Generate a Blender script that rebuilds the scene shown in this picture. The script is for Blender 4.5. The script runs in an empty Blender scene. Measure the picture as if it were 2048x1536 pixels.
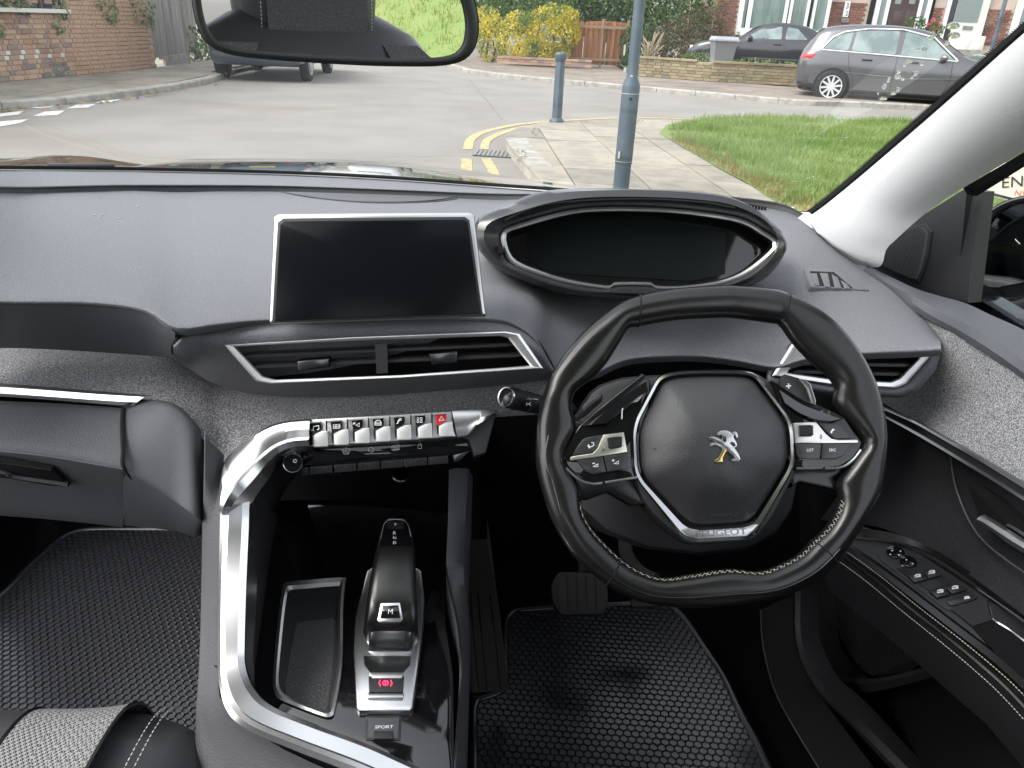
import bpy, bmesh, math, random
from mathutils import Vector as V, Matrix
from mathutils.geometry import tessellate_polygon
random.seed(7)
R = math.radians
scene = bpy.context.scene
COL = scene.collection

# ---------------------------------------------------------------- camera
F, CH, PITCH, ROLL = 1540.0, 1.30, R(25.2), R(2.7)
_f = V((0, math.cos(PITCH), -math.sin(PITCH)))
_u0 = V((0, math.sin(PITCH), math.cos(PITCH)))
_r = V((1, 0, 0)) * math.cos(ROLL) + _u0 * math.sin(ROLL)
_u = _u0 * math.cos(ROLL) - V((1, 0, 0)) * math.sin(ROLL)
CAM = V((0, 0, CH))
cd = bpy.data.cameras.new('camera')
cam = bpy.data.objects.new('camera', cd)
COL.objects.link(cam)
cd.sensor_width = 36
cd.lens = F / 2048 * 36
cd.clip_start = 0.02
cd.clip_end = 500
cam.matrix_world = Matrix(((_r.x, _u.x, -_f.x, CAM.x), (_r.y, _u.y, -_f.y, CAM.y), (_r.z, _u.z, -_f.z, CAM.z), (0, 0, 0, 1)))
scene.camera = cam

# ---------------------------------------------------------------- sky, sun, exposure
SUN_EL, SUN_AZ = R(50), R(-112)            # azimuth from +y towards +x
world = bpy.data.worlds.new('World')
scene.world = world
world.use_nodes = True
nt = world.node_tree
bg = nt.nodes['Background']
sky = nt.nodes.new('ShaderNodeTexSky')
sky.sky_type = 'NISHITA'
sky.sun_disc = False
sky.sun_elevation = SUN_EL
sky.sun_rotation = SUN_AZ
sky.dust_density = 2.5
sky.air_density = 1.0
sky.ozone_density = 1.0
hs = nt.nodes.new('ShaderNodeHueSaturation')     # cloud cover: the blue greys out
hs.inputs['Saturation'].default_value = 0.22
nt.links.new(sky.outputs[0], hs.inputs['Color'])
nt.links.new(hs.outputs[0], bg.inputs[0])
bg.inputs[1].default_value = 0.15
sl = bpy.data.lights.new('sun', 'SUN')
sl.energy = 0.65
sl.angle = R(32)
sl.color = (1.0, 0.96, 0.9)
so = bpy.data.objects.new('sun', sl)
COL.objects.link(so)
sd = V((math.sin(SUN_AZ) * math.cos(SUN_EL), math.cos(SUN_AZ) * math.cos(SUN_EL), math.sin(SUN_EL)))
so.rotation_euler = sd.to_track_quat('Z', 'Y').to_euler()
so.location = sd * 60
scene.view_settings.view_transform = 'Standard'
scene.view_settings.look = 'None'
scene.view_settings.gamma = 1
scene.view_settings.use_curve_mapping = False
scene.view_settings.exposure = 1.9
scene.render.engine = 'CYCLES'
cy = scene.cycles
cy.use_denoising = True
cy.max_bounces = 10
cy.diffuse_bounces = 5
cy.glossy_bounces = 5
cy.transparent_max_bounces = 16
cy.sample_clamp_indirect = 6
cy.caustics_reflective = False
cy.caustics_refractive = False

# ---------------------------------------------------------------- helpers: pixels of a 2048 x 1536 photograph to places
def ray(px, py): return _f + _r * ((px - 1024) / F) + _u * ((768 - py) / F)
def PY(px, py, y): d = ray(px, py); return CAM + d * (y / d.y)
def PZ(px, py, z=0.0): d = ray(px, py); return CAM + d * ((z - CH) / d.z)
def PX(px, py, x): d = ray(px, py); return CAM + d * (x / d.x)
def PD(px, py, drop): return PZ(px, py, CH - drop)
def lerp(a, b, t): return a + (b - a) * t

# ---------------------------------------------------------------- helpers: materials
M = {}
def mat(name, col, rough=0.5, metal=0.0, spec=0.5, bump=None, var=None, coat=0.0, alpha=None, rnd=None, emis=None, sheen=0.0, stretch=None, thin=0.0):
    m = bpy.data.materials.new(name); m.use_nodes = True
    n = m.node_tree.nodes; L = m.node_tree.links; b = n['Principled BSDF']
    c = (col[0], col[1], col[2], 1) if not isinstance(col, (int, float)) else (col, col, col, 1)
    b.inputs['Base Color'].default_value = c
    b.inputs['Roughness'].default_value = rough; b.inputs['Metallic'].default_value = metal
    b.inputs['Specular IOR Level'].default_value = spec
    b.inputs['Coat Weight'].default_value = coat; b.inputs['Coat Roughness'].default_value = 0.03
    if sheen: b.inputs['Sheen Weight'].default_value = sheen; b.inputs['Sheen Roughness'].default_value = 0.5
    tc = n.new('ShaderNodeTexCoord'); src = tc.outputs['Object']
    if stretch:
        mp = n.new('ShaderNodeMapping'); mp.inputs['Scale'].default_value = stretch
        L.new(src, mp.inputs[0]); src = mp.outputs[0]
    last = None
    if var:                       # var = (scale, other colour, lo, hi[, detail])
        t = n.new('ShaderNodeTexNoise'); t.inputs['Scale'].default_value = var[0]; t.inputs['Detail'].default_value = var[4] if len(var) > 4 else 3
        L.new(src, t.inputs['Vector'])
        mr = n.new('ShaderNodeMapRange'); mr.inputs[1].default_value = var[2]; mr.inputs[2].default_value = var[3]
        L.new(t.outputs[0], mr.inputs[0])
        mx = n.new('ShaderNodeMix'); mx.data_type = 'RGBA'
        L.new(mr.outputs[0], mx.inputs[0]); mx.inputs[6].default_value = c
        o = var[1]; mx.inputs[7].default_value = (o[0], o[1], o[2], 1) if not isinstance(o, (int, float)) else (o, o, o, 1)
        last = mx.outputs[2]; L.new(last, b.inputs['Base Color'])
    if rnd:                       # colour ramp over the object's own random number
        oi = n.new('ShaderNodeObjectInfo'); cr = n.new('ShaderNodeValToRGB'); cr.color_ramp.interpolation = 'CONSTANT' if len(rnd[0]) > 3 else 'LINEAR'
        els = cr.color_ramp.elements
        while len(els) < len(rnd): els.new(0.5)
        for i, q in enumerate(rnd):
            els[i].position = i / len(rnd); els[i].color = (q[0], q[1], q[2], 1)
        L.new(oi.outputs['Random'], cr.inputs[0])
        if last:
            mm = n.new('ShaderNodeMix'); mm.data_type = 'RGBA'; mm.blend_type = 'MULTIPLY'; mm.inputs[0].default_value = 1
            L.new(cr.outputs[0], mm.inputs[6]); L.new(last, mm.inputs[7]); L.new(mm.outputs[2], b.inputs['Base Color'])
        else: L.new(cr.outputs[0], b.inputs['Base Color'])
    if bump:                      # bump = (kind, scale, strength, distance)
        if bump[0] == 'vor':
            t = n.new('ShaderNodeTexVoronoi'); t.inputs['Scale'].default_value = bump[1]; h = t.outputs['Distance']
        else:
            t = n.new('ShaderNodeTexNoise'); t.inputs['Scale'].default_value = bump[1]; t.inputs['Detail'].default_value = 2; h = t.outputs[0]
        L.new(src, t.inputs['Vector'])
        bp = n.new('ShaderNodeBump'); bp.inputs['Strength'].default_value = bump[2]; bp.inputs['Distance'].default_value = bump[3]
        L.new(h, bp.inputs['Height']); L.new(bp.outputs[0], b.inputs['Normal'])
    if thin:                      # a leaf: part of the light passes through
        tr = n.new('ShaderNodeBsdfTranslucent'); mxs = n.new('ShaderNodeMixShader'); mxs.inputs[0].default_value = thin
        if last: L.new(last, tr.inputs[0])
        else: tr.inputs[0].default_value = c
        L.new(b.outputs[0], mxs.inputs[1]); L.new(tr.outputs[0], mxs.inputs[2]); L.new(mxs.outputs[0], n['Material Output'].inputs[0])
    if emis: b.inputs['Emission Color'].default_value = (*emis[0], 1); b.inputs['Emission Strength'].default_value = emis[1]
    M[name] = m
    return m

def glass_mat(name, tint=(0.95, 0.97, 0.96), k=1.0):
    """a thin pane: mirror reflection growing with the angle, the rest straight through"""
    m = bpy.data.materials.new(name); m.use_nodes = True
    n = m.node_tree.nodes; L = m.node_tree.links
    n.remove(n['Principled BSDF']); out = n['Material Output']
    g = n.new('ShaderNodeNewGeometry'); dp = n.new('ShaderNodeVectorMath'); dp.operation = 'DOT_PRODUCT'
    L.new(g.outputs['Incoming'], dp.inputs[0]); L.new(g.outputs['Normal'], dp.inputs[1])
    def mt(op, a, b=None):
        q = n.new('ShaderNodeMath'); q.operation = op
        for i, v in enumerate((a, b)):
            if v is None: continue
            if isinstance(v, (int, float)): q.inputs[i].default_value = v
            else: L.new(v, q.inputs[i])
        return q.outputs[0]
    c = mt('ABSOLUTE', dp.outputs['Value']); c = mt('SUBTRACT', 1.0, c); c = mt('POWER', c, 5.0)
    c = mt('MULTIPLY', c, 0.95 * k); c = mt('ADD', c, 0.05 * k); c = mt('MINIMUM', c, 1.0)
    t = n.new('ShaderNodeBsdfTransparent'); t.inputs[0].default_value = (*tint, 1)
    gl = n.new('ShaderNodeBsdfGlossy'); gl.inputs['Roughness'].default_value = 0.0
    mx = n.new('ShaderNodeMixShader'); L.new(c, mx.inputs[0]); L.new(t.outputs[0], mx.inputs[1]); L.new(gl.outputs[0], mx.inputs[2])
    L.new(mx.outputs[0], out.inputs[0])
    M[name] = m
    return m

# ---------------------------------------------------------------- helpers: objects
ORIGIN = {}
def props(o, label=None, cat=None, group=None, kind=None, category=None):
    cat = cat or category
    if label: o['label'] = label
    if cat: o['category'] = cat
    if group: o['group'] = group
    if kind: o['kind'] = kind
    return o
def thing(name, loc, label, cat, group=None):
    o = bpy.data.objects.new(name, None); COL.objects.link(o); o.location = V(loc); o.empty_display_size = 0.1
    ORIGIN[o.name] = V(loc)
    return props(o, label, cat, group)
def adopt(o, parent):
    if parent is not None:
        o.parent = parent
        if parent.name in ORIGIN: o.matrix_parent_inverse = Matrix.Translation(-ORIGIN[parent.name])
    return o
def obj(name, verts, faces, m, parent=None, smooth=True, angle=40, **kw):
    me = bpy.data.meshes.new(name); me.from_pydata([tuple(v) for v in verts], [], faces); me.validate()
    if m: me.materials.append(M[m] if isinstance(m, str) else m)
    if smooth:
        me.shade_smooth()
        if angle: me.set_sharp_from_angle(angle=R(angle))
    o = bpy.data.objects.new(name, me); COL.objects.link(o)
    adopt(o, parent); props(o, **kw)
    return o
def crv(pts, n=6, closed=False):
    P = [V(p) for p in pts]; out = []; k = len(P)
    for i in range(k if closed else k - 1):
        p1, p2 = P[i], P[(i + 1) % k]
        p0 = P[i - 1] if (closed or i > 0) else p1 * 2 - p2
        p3 = P[(i + 2) % k] if (closed or i < k - 2) else p2 * 2 - p1
        for j in range(n):
            t = j / n; t2 = t * t; t3 = t2 * t
            out.append((p1 * 2 + (p2 - p0) * t + (p0 * 2 - p1 * 5 + p2 * 4 - p3) * t2 + (p1 * 3 - p0 - p2 * 3 + p3) * t3) * 0.5)
    if not closed: out.append(P[-1].copy())
    return out
def resample(pts, N, closed=False):
    P = [V(p) for p in pts]
    if closed: P = P + [P[0]]
    d = [0]
    for a, b in zip(P, P[1:]): d.append(d[-1] + (b - a).length)
    out = []; j = 0; T = d[-1]
    for i in range(N):
        s = T * i / (N if closed else N - 1)
        while j < len(P) - 2 and d[j + 1] < s: j += 1
        l = d[j + 1] - d[j]; out.append(P[j].lerp(P[j + 1], (s - d[j]) / l if l > 1e-12 else 0))
    return out
def gridfaces(nr, nc, cu=False, cv=False, base=0, flip=False):
    f = []
    for i in range(nr if cu else nr - 1):
        for j in range(nc if cv else nc - 1):
            a = base + i * nc + j; b = base + i * nc + (j + 1) % nc; c = base + ((i + 1) % nr) * nc + (j + 1) % nc; d = base + ((i + 1) % nr) * nc + j
            f.append((a, d, c, b) if flip else (a, b, c, d))
    return f
def loft(name, grid, m, parent=None, cu=False, cv=False, caps=False, **kw):
    nc = len(grid[0]); v = [p for r in grid for p in r]; f = gridfaces(len(grid), nc, cu, cv)
    if caps and cv:
        f.append(tuple(range(nc))[::-1]); f.append(tuple(range((len(grid) - 1) * nc, len(grid) * nc)))
    return obj(name, v, f, m, parent, **kw)
def densify(ctrl, nu, nv):
    rows = [crv(r, nu) for r in ctrl]
    cols = [crv([rows[i][j] for i in range(len(rows))], nv) for j in range(len(rows[0]))]
    return [[cols[j][i] for j in range(len(cols))] for i in range(len(cols[0]))]
def patch(name, ctrl, m, parent=None, nu=5, nv=5, thick=0.0, **kw):
    g = densify(ctrl, nu, nv); o = loft(name, g, m, parent, angle=kw.pop('angle', 0), **kw)
    if thick:
        md = o.modifiers.new('thickness', 'SOLIDIFY'); md.thickness = thick; md.offset = 0
    return o
def tube(name, pts, r, m, parent=None, n=8, closed=False, flat=None, **kw):
    P = [V(p) for p in pts]; k = len(P); grid = []; up = None
    for i in range(k):
        a = P[i - 1] if (closed or i) else P[i]; b = P[(i + 1) % k] if (closed or i < k - 1) else P[i]
        t = (b - a).normalized()
        if up is None: up = t.orthogonal().normalized() if flat is None else V(flat)
        s = t.cross(up); s = s.normalized() if s.length > 1e-6 else t.orthogonal().normalized()
        up2 = s.cross(t).normalized()
        if flat is None: up = up2
        rr = r[i] if isinstance(r, (list, tuple)) else r
        grid.append([P[i] + (s * math.cos(q * 2 * math.pi / n) + up2 * math.sin(q * 2 * math.pi / n)) * rr for q in range(n)])
    return loft(name, grid, m, parent, cu=closed, cv=True, caps=not closed, angle=60, **kw)
def box_vf(c, s, Rm=None):
    v = []
    for dx in (-1, 1):
        for dy in (-1, 1):
            for dz in (-1, 1):
                q = V((dx * s[0] / 2, dy * s[1] / 2, dz * s[2] / 2)); v.append(V(c) + (Rm @ q if Rm else q))
    return v, [(0, 1, 3, 2), (4, 6, 7, 5), (0, 4, 5, 1), (2, 3, 7, 6), (0, 2, 6, 4), (1, 5, 7, 3)]
def bevel_mesh(o, w, seg=2, angle=30):
    bm = bmesh.new(); bm.from_mesh(o.data); bmesh.ops.remove_doubles(bm, verts=bm.verts, dist=1e-6)
    bmesh.ops.recalc_face_normals(bm, faces=bm.faces)
    ed = [e for e in bm.edges if len(e.link_faces) == 2 and e.calc_face_angle(0) > R(angle)]
    bmesh.ops.bevel(bm, geom=ed, offset=w, segments=seg, profile=0.5, affect='EDGES', clamp_overlap=True)
    bm.to_mesh(o.data); bm.free(); o.data.shade_smooth(); o.data.set_sharp_from_angle(angle=R(35))
    return o
def box(name, c, s, m, parent=None, bev=0.0, Rm=None, seg=2, **kw):
    v, f = box_vf(c, s, Rm); o = obj(name, v, f, m, parent, smooth=False, **kw)
    if bev: bevel_mesh(o, bev, seg)
    return o
class MB:
    def __init__(s): s.v = []; s.f = []
    def add(s, vf): b = len(s.v); s.v += list(vf[0]); s.f += [tuple(i + b for i in q) for q in vf[1]]; return s
    def box(s, c, z, Rm=None): return s.add(box_vf(c, z, Rm))
    def grid(s, g, cu=False, cv=False): b = len(s.v); s.v += [p for r in g for p in r]; s.f += gridfaces(len(g), len(g[0]), cu, cv, b); return s
    def build(s, name, m, parent=None, **kw): return obj(name, s.v, s.f, m, parent, **kw)
def area2(p): return sum(p[i - 1][0] * p[i][1] - p[i][0] * p[i - 1][1] for i in range(len(p))) / 2
def offset2(p, d):
    """inset a closed 2D polygon by d (positive = inwards)"""
    s = 1 if area2(p) > 0 else -1; out = []; k = len(p)
    for i in range(k):
        a, b, c = V(p[i - 1][:2]), V(p[i][:2]), V(p[(i + 1) % k][:2])
        e1 = (b - a); e2 = (c - b)
        if e1.length < 1e-9: e1 = e2
        if e2.length < 1e-9: e2 = e1
        n1 = V((-e1.y, e1.x)).normalized() * s; n2 = V((-e2.y, e2.x)).normalized() * s
        nn = n1 + n2; nn = nn.normalized() if nn.length > 1e-6 else n1
        q = max(0.45, nn.dot(n1)); out.append(b + nn * (d / q))
    return out
def roundp(p, r, n=4, skip=()):
    """round the corners of a closed 2D polygon"""
    out = []; k = len(p)
    for i in range(k):
        a, b, c = V(p[i - 1]), V(p[i]), V(p[(i + 1) % k])
        rr = min(r, (a - b).length * 0.45, (c - b).length * 0.45)
        if i in skip or rr < 1e-6: out.append(b); continue
        p1 = b + (a - b).normalized() * rr; p2 = b + (c - b).normalized() * rr
        for j in range(n + 1):
            t = j / n; out.append(p1 * (1 - t) ** 2 + b * 2 * t * (1 - t) + p2 * t * t)
    return out
class PF:
    """a plane in space: pixels land on it, shapes are drawn on it"""
    def __init__(s, o, n, up=(0, 0, 1)):
        s.o = V(o); s.n = V(n).normalized(); up = V(up); s.ey = (up - s.n * up.dot(s.n)).normalized(); s.ex = s.ey.cross(s.n)
    def uv(s, px, py, h=0.0):
        d = ray(px, py); o = s.o + s.n * h; t = (o - CAM).dot(s.n) / d.dot(s.n); q = CAM + d * t - o
        return V((q.dot(s.ex), q.dot(s.ey)))
    def pt(s, u, v, h=0.0): return s.o + s.ex * u + s.ey * v + s.n * h
    def at(s, px, py, h=0.0): q = s.uv(px, py, h); return s.pt(q.x, q.y, h)
    def poly(s, pts, h=0.0): return [s.uv(a, b, h) for a, b in pts]
def slab_uv(name, pf, p, h0, h1, m, parent=None, bev=0.0, dome=0.0, **kw):
    if area2(p) < 0: p = p[::-1]
    k = len(p); v = [pf.pt(a[0], a[1], h0) for a in p]; f = []
    loops = [(p, h1)]
    if bev: 
        loops = [(p, h1 - bev), (offset2(p, bev * 0.3), h1 - bev * 0.3), (offset2(p, bev), h1)]
    for q, h in loops: v += [pf.pt(a[0], a[1], h) for a in q]
    n = len(loops) + 1
    for i in range(n - 1):
        for j in range(k):
            f.append((i * k + j, i * k + (j + 1) % k, (i + 1) * k + (j + 1) % k, (i + 1) * k + j))
    base = (n - 1) * k
    if dome:
        c = sum((V(a[:2]) for a in loops[-1][0]), V((0, 0))) / k; prev = base
        for t in (0.25, 0.5, 0.75, 0.92):
            b = len(v); v += [pf.pt(*(V(a[:2]).lerp(c, t)), h1 + dome * (1 - (1 - t) ** 2)) for a in loops[-1][0]]
            for j in range(k): f.append((prev + j, prev + (j + 1) % k, b + (j + 1) % k, b + j))
            prev = b
        v.append(pf.pt(c.x, c.y, h1 + dome)); cc = len(v) - 1
        for j in range(k): f.append((prev + j, prev + (j + 1) % k, cc))
    else:
        tri = tessellate_polygon([[V((a[0], a[1], 0)) for a in loops[-1][0]]])
        for t in tri:
            a, b, c = [V(loops[-1][0][i][:2]) for i in t]
            if (b - a).cross(c - a) < 0: t = t[::-1]
            f.append(tuple(base + i for i in t))
    return obj(name, v, f, m, parent, angle=kw.pop('angle', 32), **kw)
def slab(name, pf, pxs, h0, h1, m, parent=None, bev=0.0, rnd=0.0, n=4, smooth=0, dome=0.0, **kw):
    """a plate on a plane, drawn by its outline in the photograph's pixels"""
    p = pf.poly(pxs, h1)
    if rnd: p = roundp(p, rnd, n)
    if smooth: p = crv(p, smooth, True)
    return slab_uv(name, pf, p, h0, h1, m, parent, bev, dome, **kw)
def frame_uv(name, pf, p, prof, m, parent=None, **kw):
    """closed frame: prof = list of (inset, height) from the outside in"""
    if area2(p) < 0: p = p[::-1]
    g = [[pf.pt(a[0], a[1], h) for a in (offset2(p, d) if d else p)] for d, h in prof]
    return loft(name, g, m, parent, cv=True, angle=kw.pop('angle', 30), **kw)
def band(name, pf, outer, inner, prof, m, parent=None, N=72, smooth=4, **kw):
    """closed band between two outlines in pixels; prof = list of (t, height)"""
    a = resample(crv([V(p) for p in outer], smooth, True), N, True); b = resample(crv([V(p) for p in inner], smooth, True), N, True)
    g = [[pf.at(*(a[i].lerp(b[i], t)), h) for i in range(N)] for t, h in prof]
    return loft(name, g, m, parent, cv=True, angle=kw.pop('angle', 30), **kw)
def strip(name, left, right, prof, m, parent=None, n=5, nrm=None, **kw):
    """open ribbon between two rows of 3D points; prof = list of (t, lift along the ribbon's normal)"""
    A = crv(left, n); B = crv(right, n); g = []
    for i in range(len(A)):
        t = (A[min(i + 1, len(A) - 1)] - A[max(i - 1, 0)]) + (B[min(i + 1, len(A) - 1)] - B[max(i - 1, 0)])
        nn = (B[i] - A[i]).cross(t).normalized() if nrm is None else V(nrm)
        if nrm is None and nn.dot(CAM - A[i]) < 0: nn = -nn
        g.append([A[i].lerp(B[i], q) + nn * h for q, h in prof])
    return loft(name, g, m, parent, angle=kw.pop('angle', 30), **kw)
def strokes(name, pf, lines, w, h, m, parent=None, **kw):
    """flat printed lines, drawn in the photograph's pixels"""
    v, f = [], []
    for ln in lines:
        P = [pf.uv(a, b, h) for a, b in ln]; closed = len(ln) > 2 and ln[0] == ln[-1]
        if closed: P = P[:-1]
        ww = w * (CAM - pf.pt(P[0].x, P[0].y, h)).length / F / 2; k = len(P); b0 = len(v)
        for i in range(k):
            a = P[i - 1] if (closed or i) else P[i]; b = P[(i + 1) % k] if (closed or i < k - 1) else P[i]
            t = (b - a); t = t.normalized() if t.length > 1e-9 else V((1, 0)); nn = V((-t.y, t.x))
            v += [pf.pt(*(P[i] + nn * ww), h), pf.pt(*(P[i] - nn * ww), h)]
        for i in range(k if closed else k - 1):
            a = b0 + 2 * i; b = b0 + 2 * ((i + 1) % k); f.append((a, a + 1, b + 1, b))
    return obj(name, v, f, m, parent, smooth=False, **kw)
def lettering(name, s, pf, pl, pr, h, m, parent=None, depth=0.0, ysc=1.0, **kw):
    """raised or printed words, their baseline running between two pixels"""
    cu = bpy.data.curves.new(name, 'FONT'); cu.body = s; cu.resolution_u = 3; cu.extrude = 0
    to = bpy.data.objects.new(name, cu); COL.objects.link(to)
    dg = bpy.context.evaluated_depsgraph_get(); me = bpy.data.meshes.new_from_object(to.evaluated_get(dg))
    bpy.data.objects.remove(to)
    xs = [q.co.x for q in me.vertices]; x0, x1 = min(xs), max(xs)
    a, b = pf.uv(*pl, h), pf.uv(*pr, h); d = b - a; k = d.length / (x1 - x0); d.normalize(); e = V((-d.y, d.x))
    for q in me.vertices:
        l = a + d * ((q.co.x - x0) * k) + e * (q.co.y * k * ysc); q.co = pf.pt(l.x, l.y, h)
    me.materials.clear(); me.materials.append(M[m]); me.name = name
    o = bpy.data.objects.new(name, me); COL.objects.link(o); adopt(o, parent); props(o, **kw)
    if depth:
        md = o.modifiers.new('depth', 'SOLIDIFY'); md.thickness = depth; md.offset = 0
    return o
def leaves(boxes, n, size, rng, squash=1.0):
    """leaf-sized faces spread through ellipsoids: boxes = list of (centre, radii, weight)"""
    v, f = [], []; tot = sum(b[2] for b in boxes)
    for c, r, w in boxes:
        for _ in range(int(n * w / tot)):
            while True:
                q = V((rng.uniform(-1, 1), rng.uniform(-1, 1), rng.uniform(-1, 1)))
                if 0.25 < q.length < 1: break
            if rng.random() < 0.6: q = q.normalized() * rng.uniform(0.8, 1.06)
            p = V(c) + V((q.x * r[0], q.y * r[1], q.z * r[2]))
            a = V((rng.gauss(0, 1), rng.gauss(0, 1), rng.gauss(0, 0.7))).normalized(); b = a.orthogonal().normalized()
            b = (Matrix.Rotation(rng.uniform(0, 6.28), 3, a) @ b); c2 = a.cross(b); s = size * rng.uniform(0.5, 1.3); k = len(v)
            v += [p - b * s, p - c2 * s * 0.45 * squash, p + b * s, p + c2 * s * 0.45 * squash]; f.append((k, k + 1, k + 2, k + 3))
    return v, f
def children(o): return [c for c in bpy.data.objects if c.parent == o]
def copy_tree(o, parent=None):
    c = o.copy(); COL.objects.link(c)
    if o.name in ORIGIN: ORIGIN[c.name] = ORIGIN[o.name].copy()
    if parent: c.parent = parent
    for ch in children(o): copy_tree(ch, c)
    return c

# ================================================================ materials
mat('asphalt', (0.205, 0.19, 0.172), 0.9, bump=('noise', 90, 0.5, 0.01), var=(0.9, (0.235, 0.219, 0.2), 0.38, 0.6, 12))
mat('slab', (0.29, 0.265, 0.22), 0.9, bump=('noise', 60, 0.4, 0.01), var=(5, (0.22, 0.205, 0.18), 0.4, 0.62, 6), rnd=[(0.8, 0.8, 0.8), (0.98, 0.95, 0.9), (1.1, 1.08, 1.05)])
mat('slab_gap', (0.1, 0.095, 0.08), 0.95, var=(9, (0.06, 0.075, 0.035), 0.45, 0.6))
mat('kerb', (0.36, 0.34, 0.31), 0.9, bump=('noise', 70, 0.4, 0.01), var=(7, (0.24, 0.23, 0.2), 0.4, 0.65, 5))
mat('far_pave', (0.21, 0.17, 0.145), 0.9, var=(2.2, (0.15, 0.13, 0.11), 0.4, 0.6, 5))
mat('yellow_paint', (0.46, 0.36, 0.17), 0.85, var=(14, (0.26, 0.23, 0.17), 0.48, 0.66, 8))
mat('white_paint', (0.62, 0.62, 0.6), 0.8, var=(14, (0.42, 0.42, 0.4), 0.5, 0.72, 6))
mat('grate', (0.2, 0.195, 0.185), 0.6, 0.2)
mat('soil', (0.1, 0.085, 0.06), 0.95, var=(2.5, (0.05, 0.07, 0.03), 0.4, 0.6))
mat('turf', (0.12, 0.19, 0.045), 0.95, var=(1.2, (0.16, 0.2, 0.06), 0.35, 0.65, 6))
mat('blade', (0.17, 0.26, 0.07), 0.7, spec=0.25, var=(0.9, (0.28, 0.35, 0.13), 0.35, 0.65, 5), thin=0.4)
mat('blade_dry', (0.3, 0.22, 0.1), 0.8, var=(3, (0.2, 0.2, 0.07), 0.4, 0.6), thin=0.3)
mat('blade_pale', (0.17, 0.26, 0.06), 0.7, spec=0.25, var=(0.7, (0.33, 0.34, 0.13), 0.4, 0.62, 5), thin=0.4)
mat('brick', 0.3, 0.9, bump=('noise', 55, 0.35, 0.006), rnd=[(0.4, 0.24, 0.17), (0.45, 0.29, 0.2), (0.34, 0.21, 0.165), (0.48, 0.34, 0.24), (0.42, 0.28, 0.21), (0.27, 0.19, 0.17)])
mat('brick_white', (0.62, 0.6, 0.56), 0.9)
mat('brick_grey', (0.26, 0.24, 0.21), 0.9, rnd=[(0.2, 0.19, 0.16), (0.27, 0.25, 0.21), (0.16, 0.15, 0.12)])
mat('mortar', (0.58, 0.48, 0.36), 0.95, var=(6, (0.4, 0.33, 0.25), 0.4, 0.6))
mat('brick_red', 0.3, 0.9, rnd=[(0.25, 0.1, 0.075), (0.2, 0.085, 0.065), (0.3, 0.13, 0.09), (0.15, 0.075, 0.06)])
mat('mortar_pale', (0.5, 0.4, 0.34), 0.95)
mat('brick_buff', 0.3, 0.9, rnd=[(0.27, 0.21, 0.12), (0.22, 0.175, 0.11), (0.31, 0.25, 0.155), (0.17, 0.15, 0.09)])
mat('mortar_buff', (0.34, 0.3, 0.21), 0.95)
mat('old_wood', (0.19, 0.175, 0.165), 0.85, bump=('noise', 30, 0.5, 0.01), var=(14, (0.27, 0.255, 0.24), 0.4, 0.62, 5), stretch=(1, 1, 0.08), rnd=[(0.85, 0.85, 0.85), (1.1, 1.1, 1.1)])
mat('orange_wood', (0.33, 0.15, 0.075), 0.75, var=(16, (0.22, 0.105, 0.055), 0.4, 0.62, 4), stretch=(1, 1, 0.1), rnd=[(0.75, 0.75, 0.75), (1.15, 1.1, 1.05)])
mat('fence_rail', (0.28, 0.2, 0.13), 0.8)
mat('bark', (0.09, 0.07, 0.05), 0.9, bump=('noise', 30, 0.6, 0.02))
mat('leaf_dark', (0.035, 0.075, 0.022), 0.55, var=(1.1, (0.07, 0.12, 0.035), 0.4, 0.62, 4), thin=0.4)
mat('leaf_mid', (0.06, 0.12, 0.03), 0.55, var=(1.4, (0.11, 0.17, 0.05), 0.4, 0.62, 4), thin=0.4)
mat('leaf_light', (0.1, 0.17, 0.04), 0.55, var=(1.6, (0.16, 0.22, 0.07), 0.4, 0.6, 4), thin=0.4)
mat('leaf_yellow', (0.58, 0.48, 0.06), 0.55, var=(1.7, (0.14, 0.2, 0.05), 0.44, 0.62, 5), thin=0.4)
mat('leaf_russet', (0.13, 0.085, 0.05), 0.7, var=(2, (0.07, 0.085, 0.035), 0.42, 0.6, 4), thin=0.4)
mat('leaf_varieg', (0.4, 0.42, 0.26), 0.55, var=(7, (0.09, 0.14, 0.04), 0.45, 0.6, 4), thin=0.4)
mat('plume', (0.5, 0.42, 0.3), 0.9, thin=0.4)
mat('petal', (0.6, 0.12, 0.16), 0.6, thin=0.4)
mat('post_paint', (0.055, 0.08, 0.1), 0.5, bump=('noise', 25, 0.15, 0.004), var=(9, (0.075, 0.1, 0.12), 0.45, 0.65, 4))
mat('post_wear', (0.4, 0.4, 0.38), 0.8)
mat('frame_white', (0.74, 0.75, 0.75), 0.4)
mat('door_white', (0.66, 0.65, 0.6), 0.5)
mat('door_dark', (0.06, 0.035, 0.035), 0.4)
mat('dark_gap', (0.008, 0.008, 0.01), 0.9)
mat('net', (0.6, 0.63, 0.62), 0.9, var=(7, (0.42, 0.46, 0.45), 0.4, 0.62, 2), stretch=(1, 1, 0.12))
mat('pane_grey', (0.2, 0.24, 0.24), 0.08, spec=0.8)
mat('pane_dark', (0.03, 0.035, 0.04), 0.06, spec=0.8)
mat('car_grey', (0.085, 0.085, 0.092), 0.3, 0.35, coat=0.9)
mat('car_black', (0.02, 0.02, 0.026), 0.28, 0.2, coat=0.8)
mat('car_blue', (0.05, 0.085, 0.12), 0.3, 0.3, coat=0.9)
mat('car_green', (0.03, 0.07, 0.05), 0.3, 0.2, coat=0.9)
mat('car_glass', (0.1, 0.135, 0.135), 0.05, spec=0.9, var=(2.3, (0.2, 0.25, 0.24), 0.4, 0.6))
mat('car_glass_dark', (0.03, 0.04, 0.04), 0.05, spec=0.9)
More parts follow.
